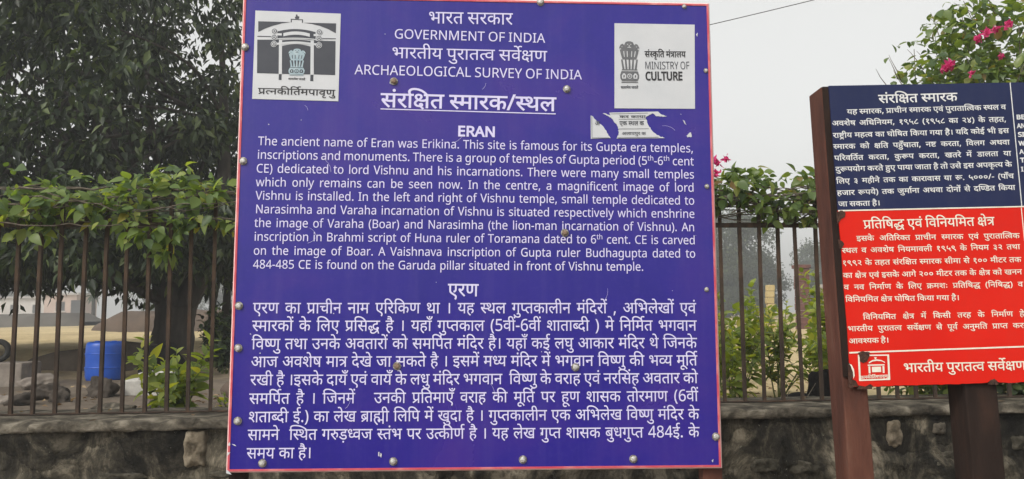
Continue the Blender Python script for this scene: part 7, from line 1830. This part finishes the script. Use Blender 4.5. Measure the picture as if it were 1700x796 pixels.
def rough_wall(name, pts, h, th, m, label, cat):
    """an earthen wall with an uneven top, following a line on the ground"""
    v, f = [], []
    n = 0
    P = []
    for i in range(len(pts) - 1):
        a, b = Vector(pts[i]), Vector(pts[i + 1])
        k = max(2, int((b - a).length / 0.25))
        P += [a.lerp(b, t / k) for t in range(k)]
    P.append(Vector(pts[-1]))
    base = (P[0].x, P[0].y, site_height(P[0].x, P[0].y))
    for i, p in enumerate(P):
        d = (P[min(i + 1, len(P) - 1)] - P[max(0, i - 1)]).normalized()
        nn = Vector((-d.y, d.x))
        e = min(1, i / 3, (len(P) - 1 - i) / 3)
        hh = h * (0.3 + 0.7 * e) * (1 + 0.12 * fbm((p.x * 1.3, p.y, 2), 1.0))
        for o, z in ((-th * .7, -.1), (-th * .62, .3 * hh), (-th * .5, .75 * hh), (-th * .36, hh), (th * .36, hh), (th * .5, .7 * hh), (th * .7, -.1)):
            q = p + nn * (o + 0.05 * fbm((p.x * 2, z * 3, o), 1.0))
            v.append((q.x - base[0], q.y - base[1], site_height(p.x, p.y) + z - base[2]))
    m7 = 7
    f = [(i * m7 + k, (i + 1) * m7 + k, (i + 1) * m7 + k + 1, i * m7 + k + 1) for i in range(len(P) - 1) for k in range(m7 - 1)]
    o = MB().add(v, f).build(name, m, smooth=True)
    o.location = base
    return tag(o, label, cat)
rough_wall('earth_wall', [(-12.2, 24), (-8.5, 23.6), (-4, 24), (0, 24.5)], 0.6, 0.8, M['mud_wall'], 'low brown earth wall behind the big tree and the blue drum', 'wall')
rough_wall('earth_bank', [(-5.7, 9.7), (-5.0, 9.6), (-4.3, 9.75), (-3.7, 9.9)], 0.24, 0.3, M['shade_painted_earth'], 'low earth bank, coloured dark as if in shadow, running behind the tyre to the blue drum', 'bank')
rough_wall('earth_bank', [(-25.5, 38), (-22, 38), (-19.6, 38)], 0.62, 2.4, M['roof_grey'], 'long dark grey earth bank in the dry field left of the palms', 'bank')
rough_wall('earth_bank', [(-34, 44), (-29, 44), (-27, 43.5)], 0.6, 2.4, M['roof_grey'], 'dark earth bank at the far left edge of the field', 'bank')

def pillar(name, x, y, w, h, m, label, cap=True):
    root = empty(name, (x, y, site_height(x, y) - 0.05))
    tag(root, label, 'pillar')
    mb = MB()
    z, k = 0, 0
    while z < h:
        j = 0.008 * ((k * 7) % 3 - 1)
        mb.box((-w / 2 + j, -w / 2, z), (w / 2 + j, w / 2, min(h, z + h / 9) - 0.004)); z += h / 9; k += 1
    mb.build('shaft', m, root, bevel=0.01)
    if cap:
        mb = MB(); mb.box((-w * .62, -w * .62, h + .001), (w * .62, w * .62, h + 0.09)); mb.build('cap', m, root, bevel=0.012)
    return root
pillar('brick_pillar', 7.19, 20, 0.29, 1.55, M['brick'], 'dark red brick pillar standing beyond the weeds between the boards')
pillar('stone_pillar', 4.47, 14, 0.13, 0.98, M['yellow_stone'], 'slim yellowish stone post left of the brick pillar', cap=False)

# overhead cable across the sky
a, b = Vector((-6.6, 14.6, 4.4)), Vector((17, 10, 8.9))
a, b = Vector((-6.2, 12.6, 4.35)), Vector((14.0, 11.4, 8.75))
pts = [a.lerp(b, t) + Vector((0, 0, -0.45 * 4 * t * (1 - t))) for t in np.linspace(0, 1, 60)]
wo = MB().tube(pts, 0.006, 6).build('overhead_cable', M['wire'])
tag(wo, 'thin black overhead cable crossing the sky between the tree and the upper right', 'cable')

# ---------------------------------------------------------------- haze
mh = bpy.data.materials.new('haze_air')
mh.use_nodes = True
nt = mh.node_tree
nt.nodes.remove(nt.nodes['Principled BSDF'])
pv = nt.nodes.new('ShaderNodeVolumePrincipled')
pv.inputs['Color'].default_value = (0.93, 0.95, 0.96, 1)
pv.inputs['Density'].default_value = 0.0052
pv.inputs['Anisotropy'].default_value = 0.3
nt.links.new(pv.outputs[0], nt.nodes['Material Output'].inputs['Volume'])
mb = MB(); mb.box((-120, -12, -1.2), (120, 140, 11.5))
tag(mb.build('haze', mh), kind='stuff')
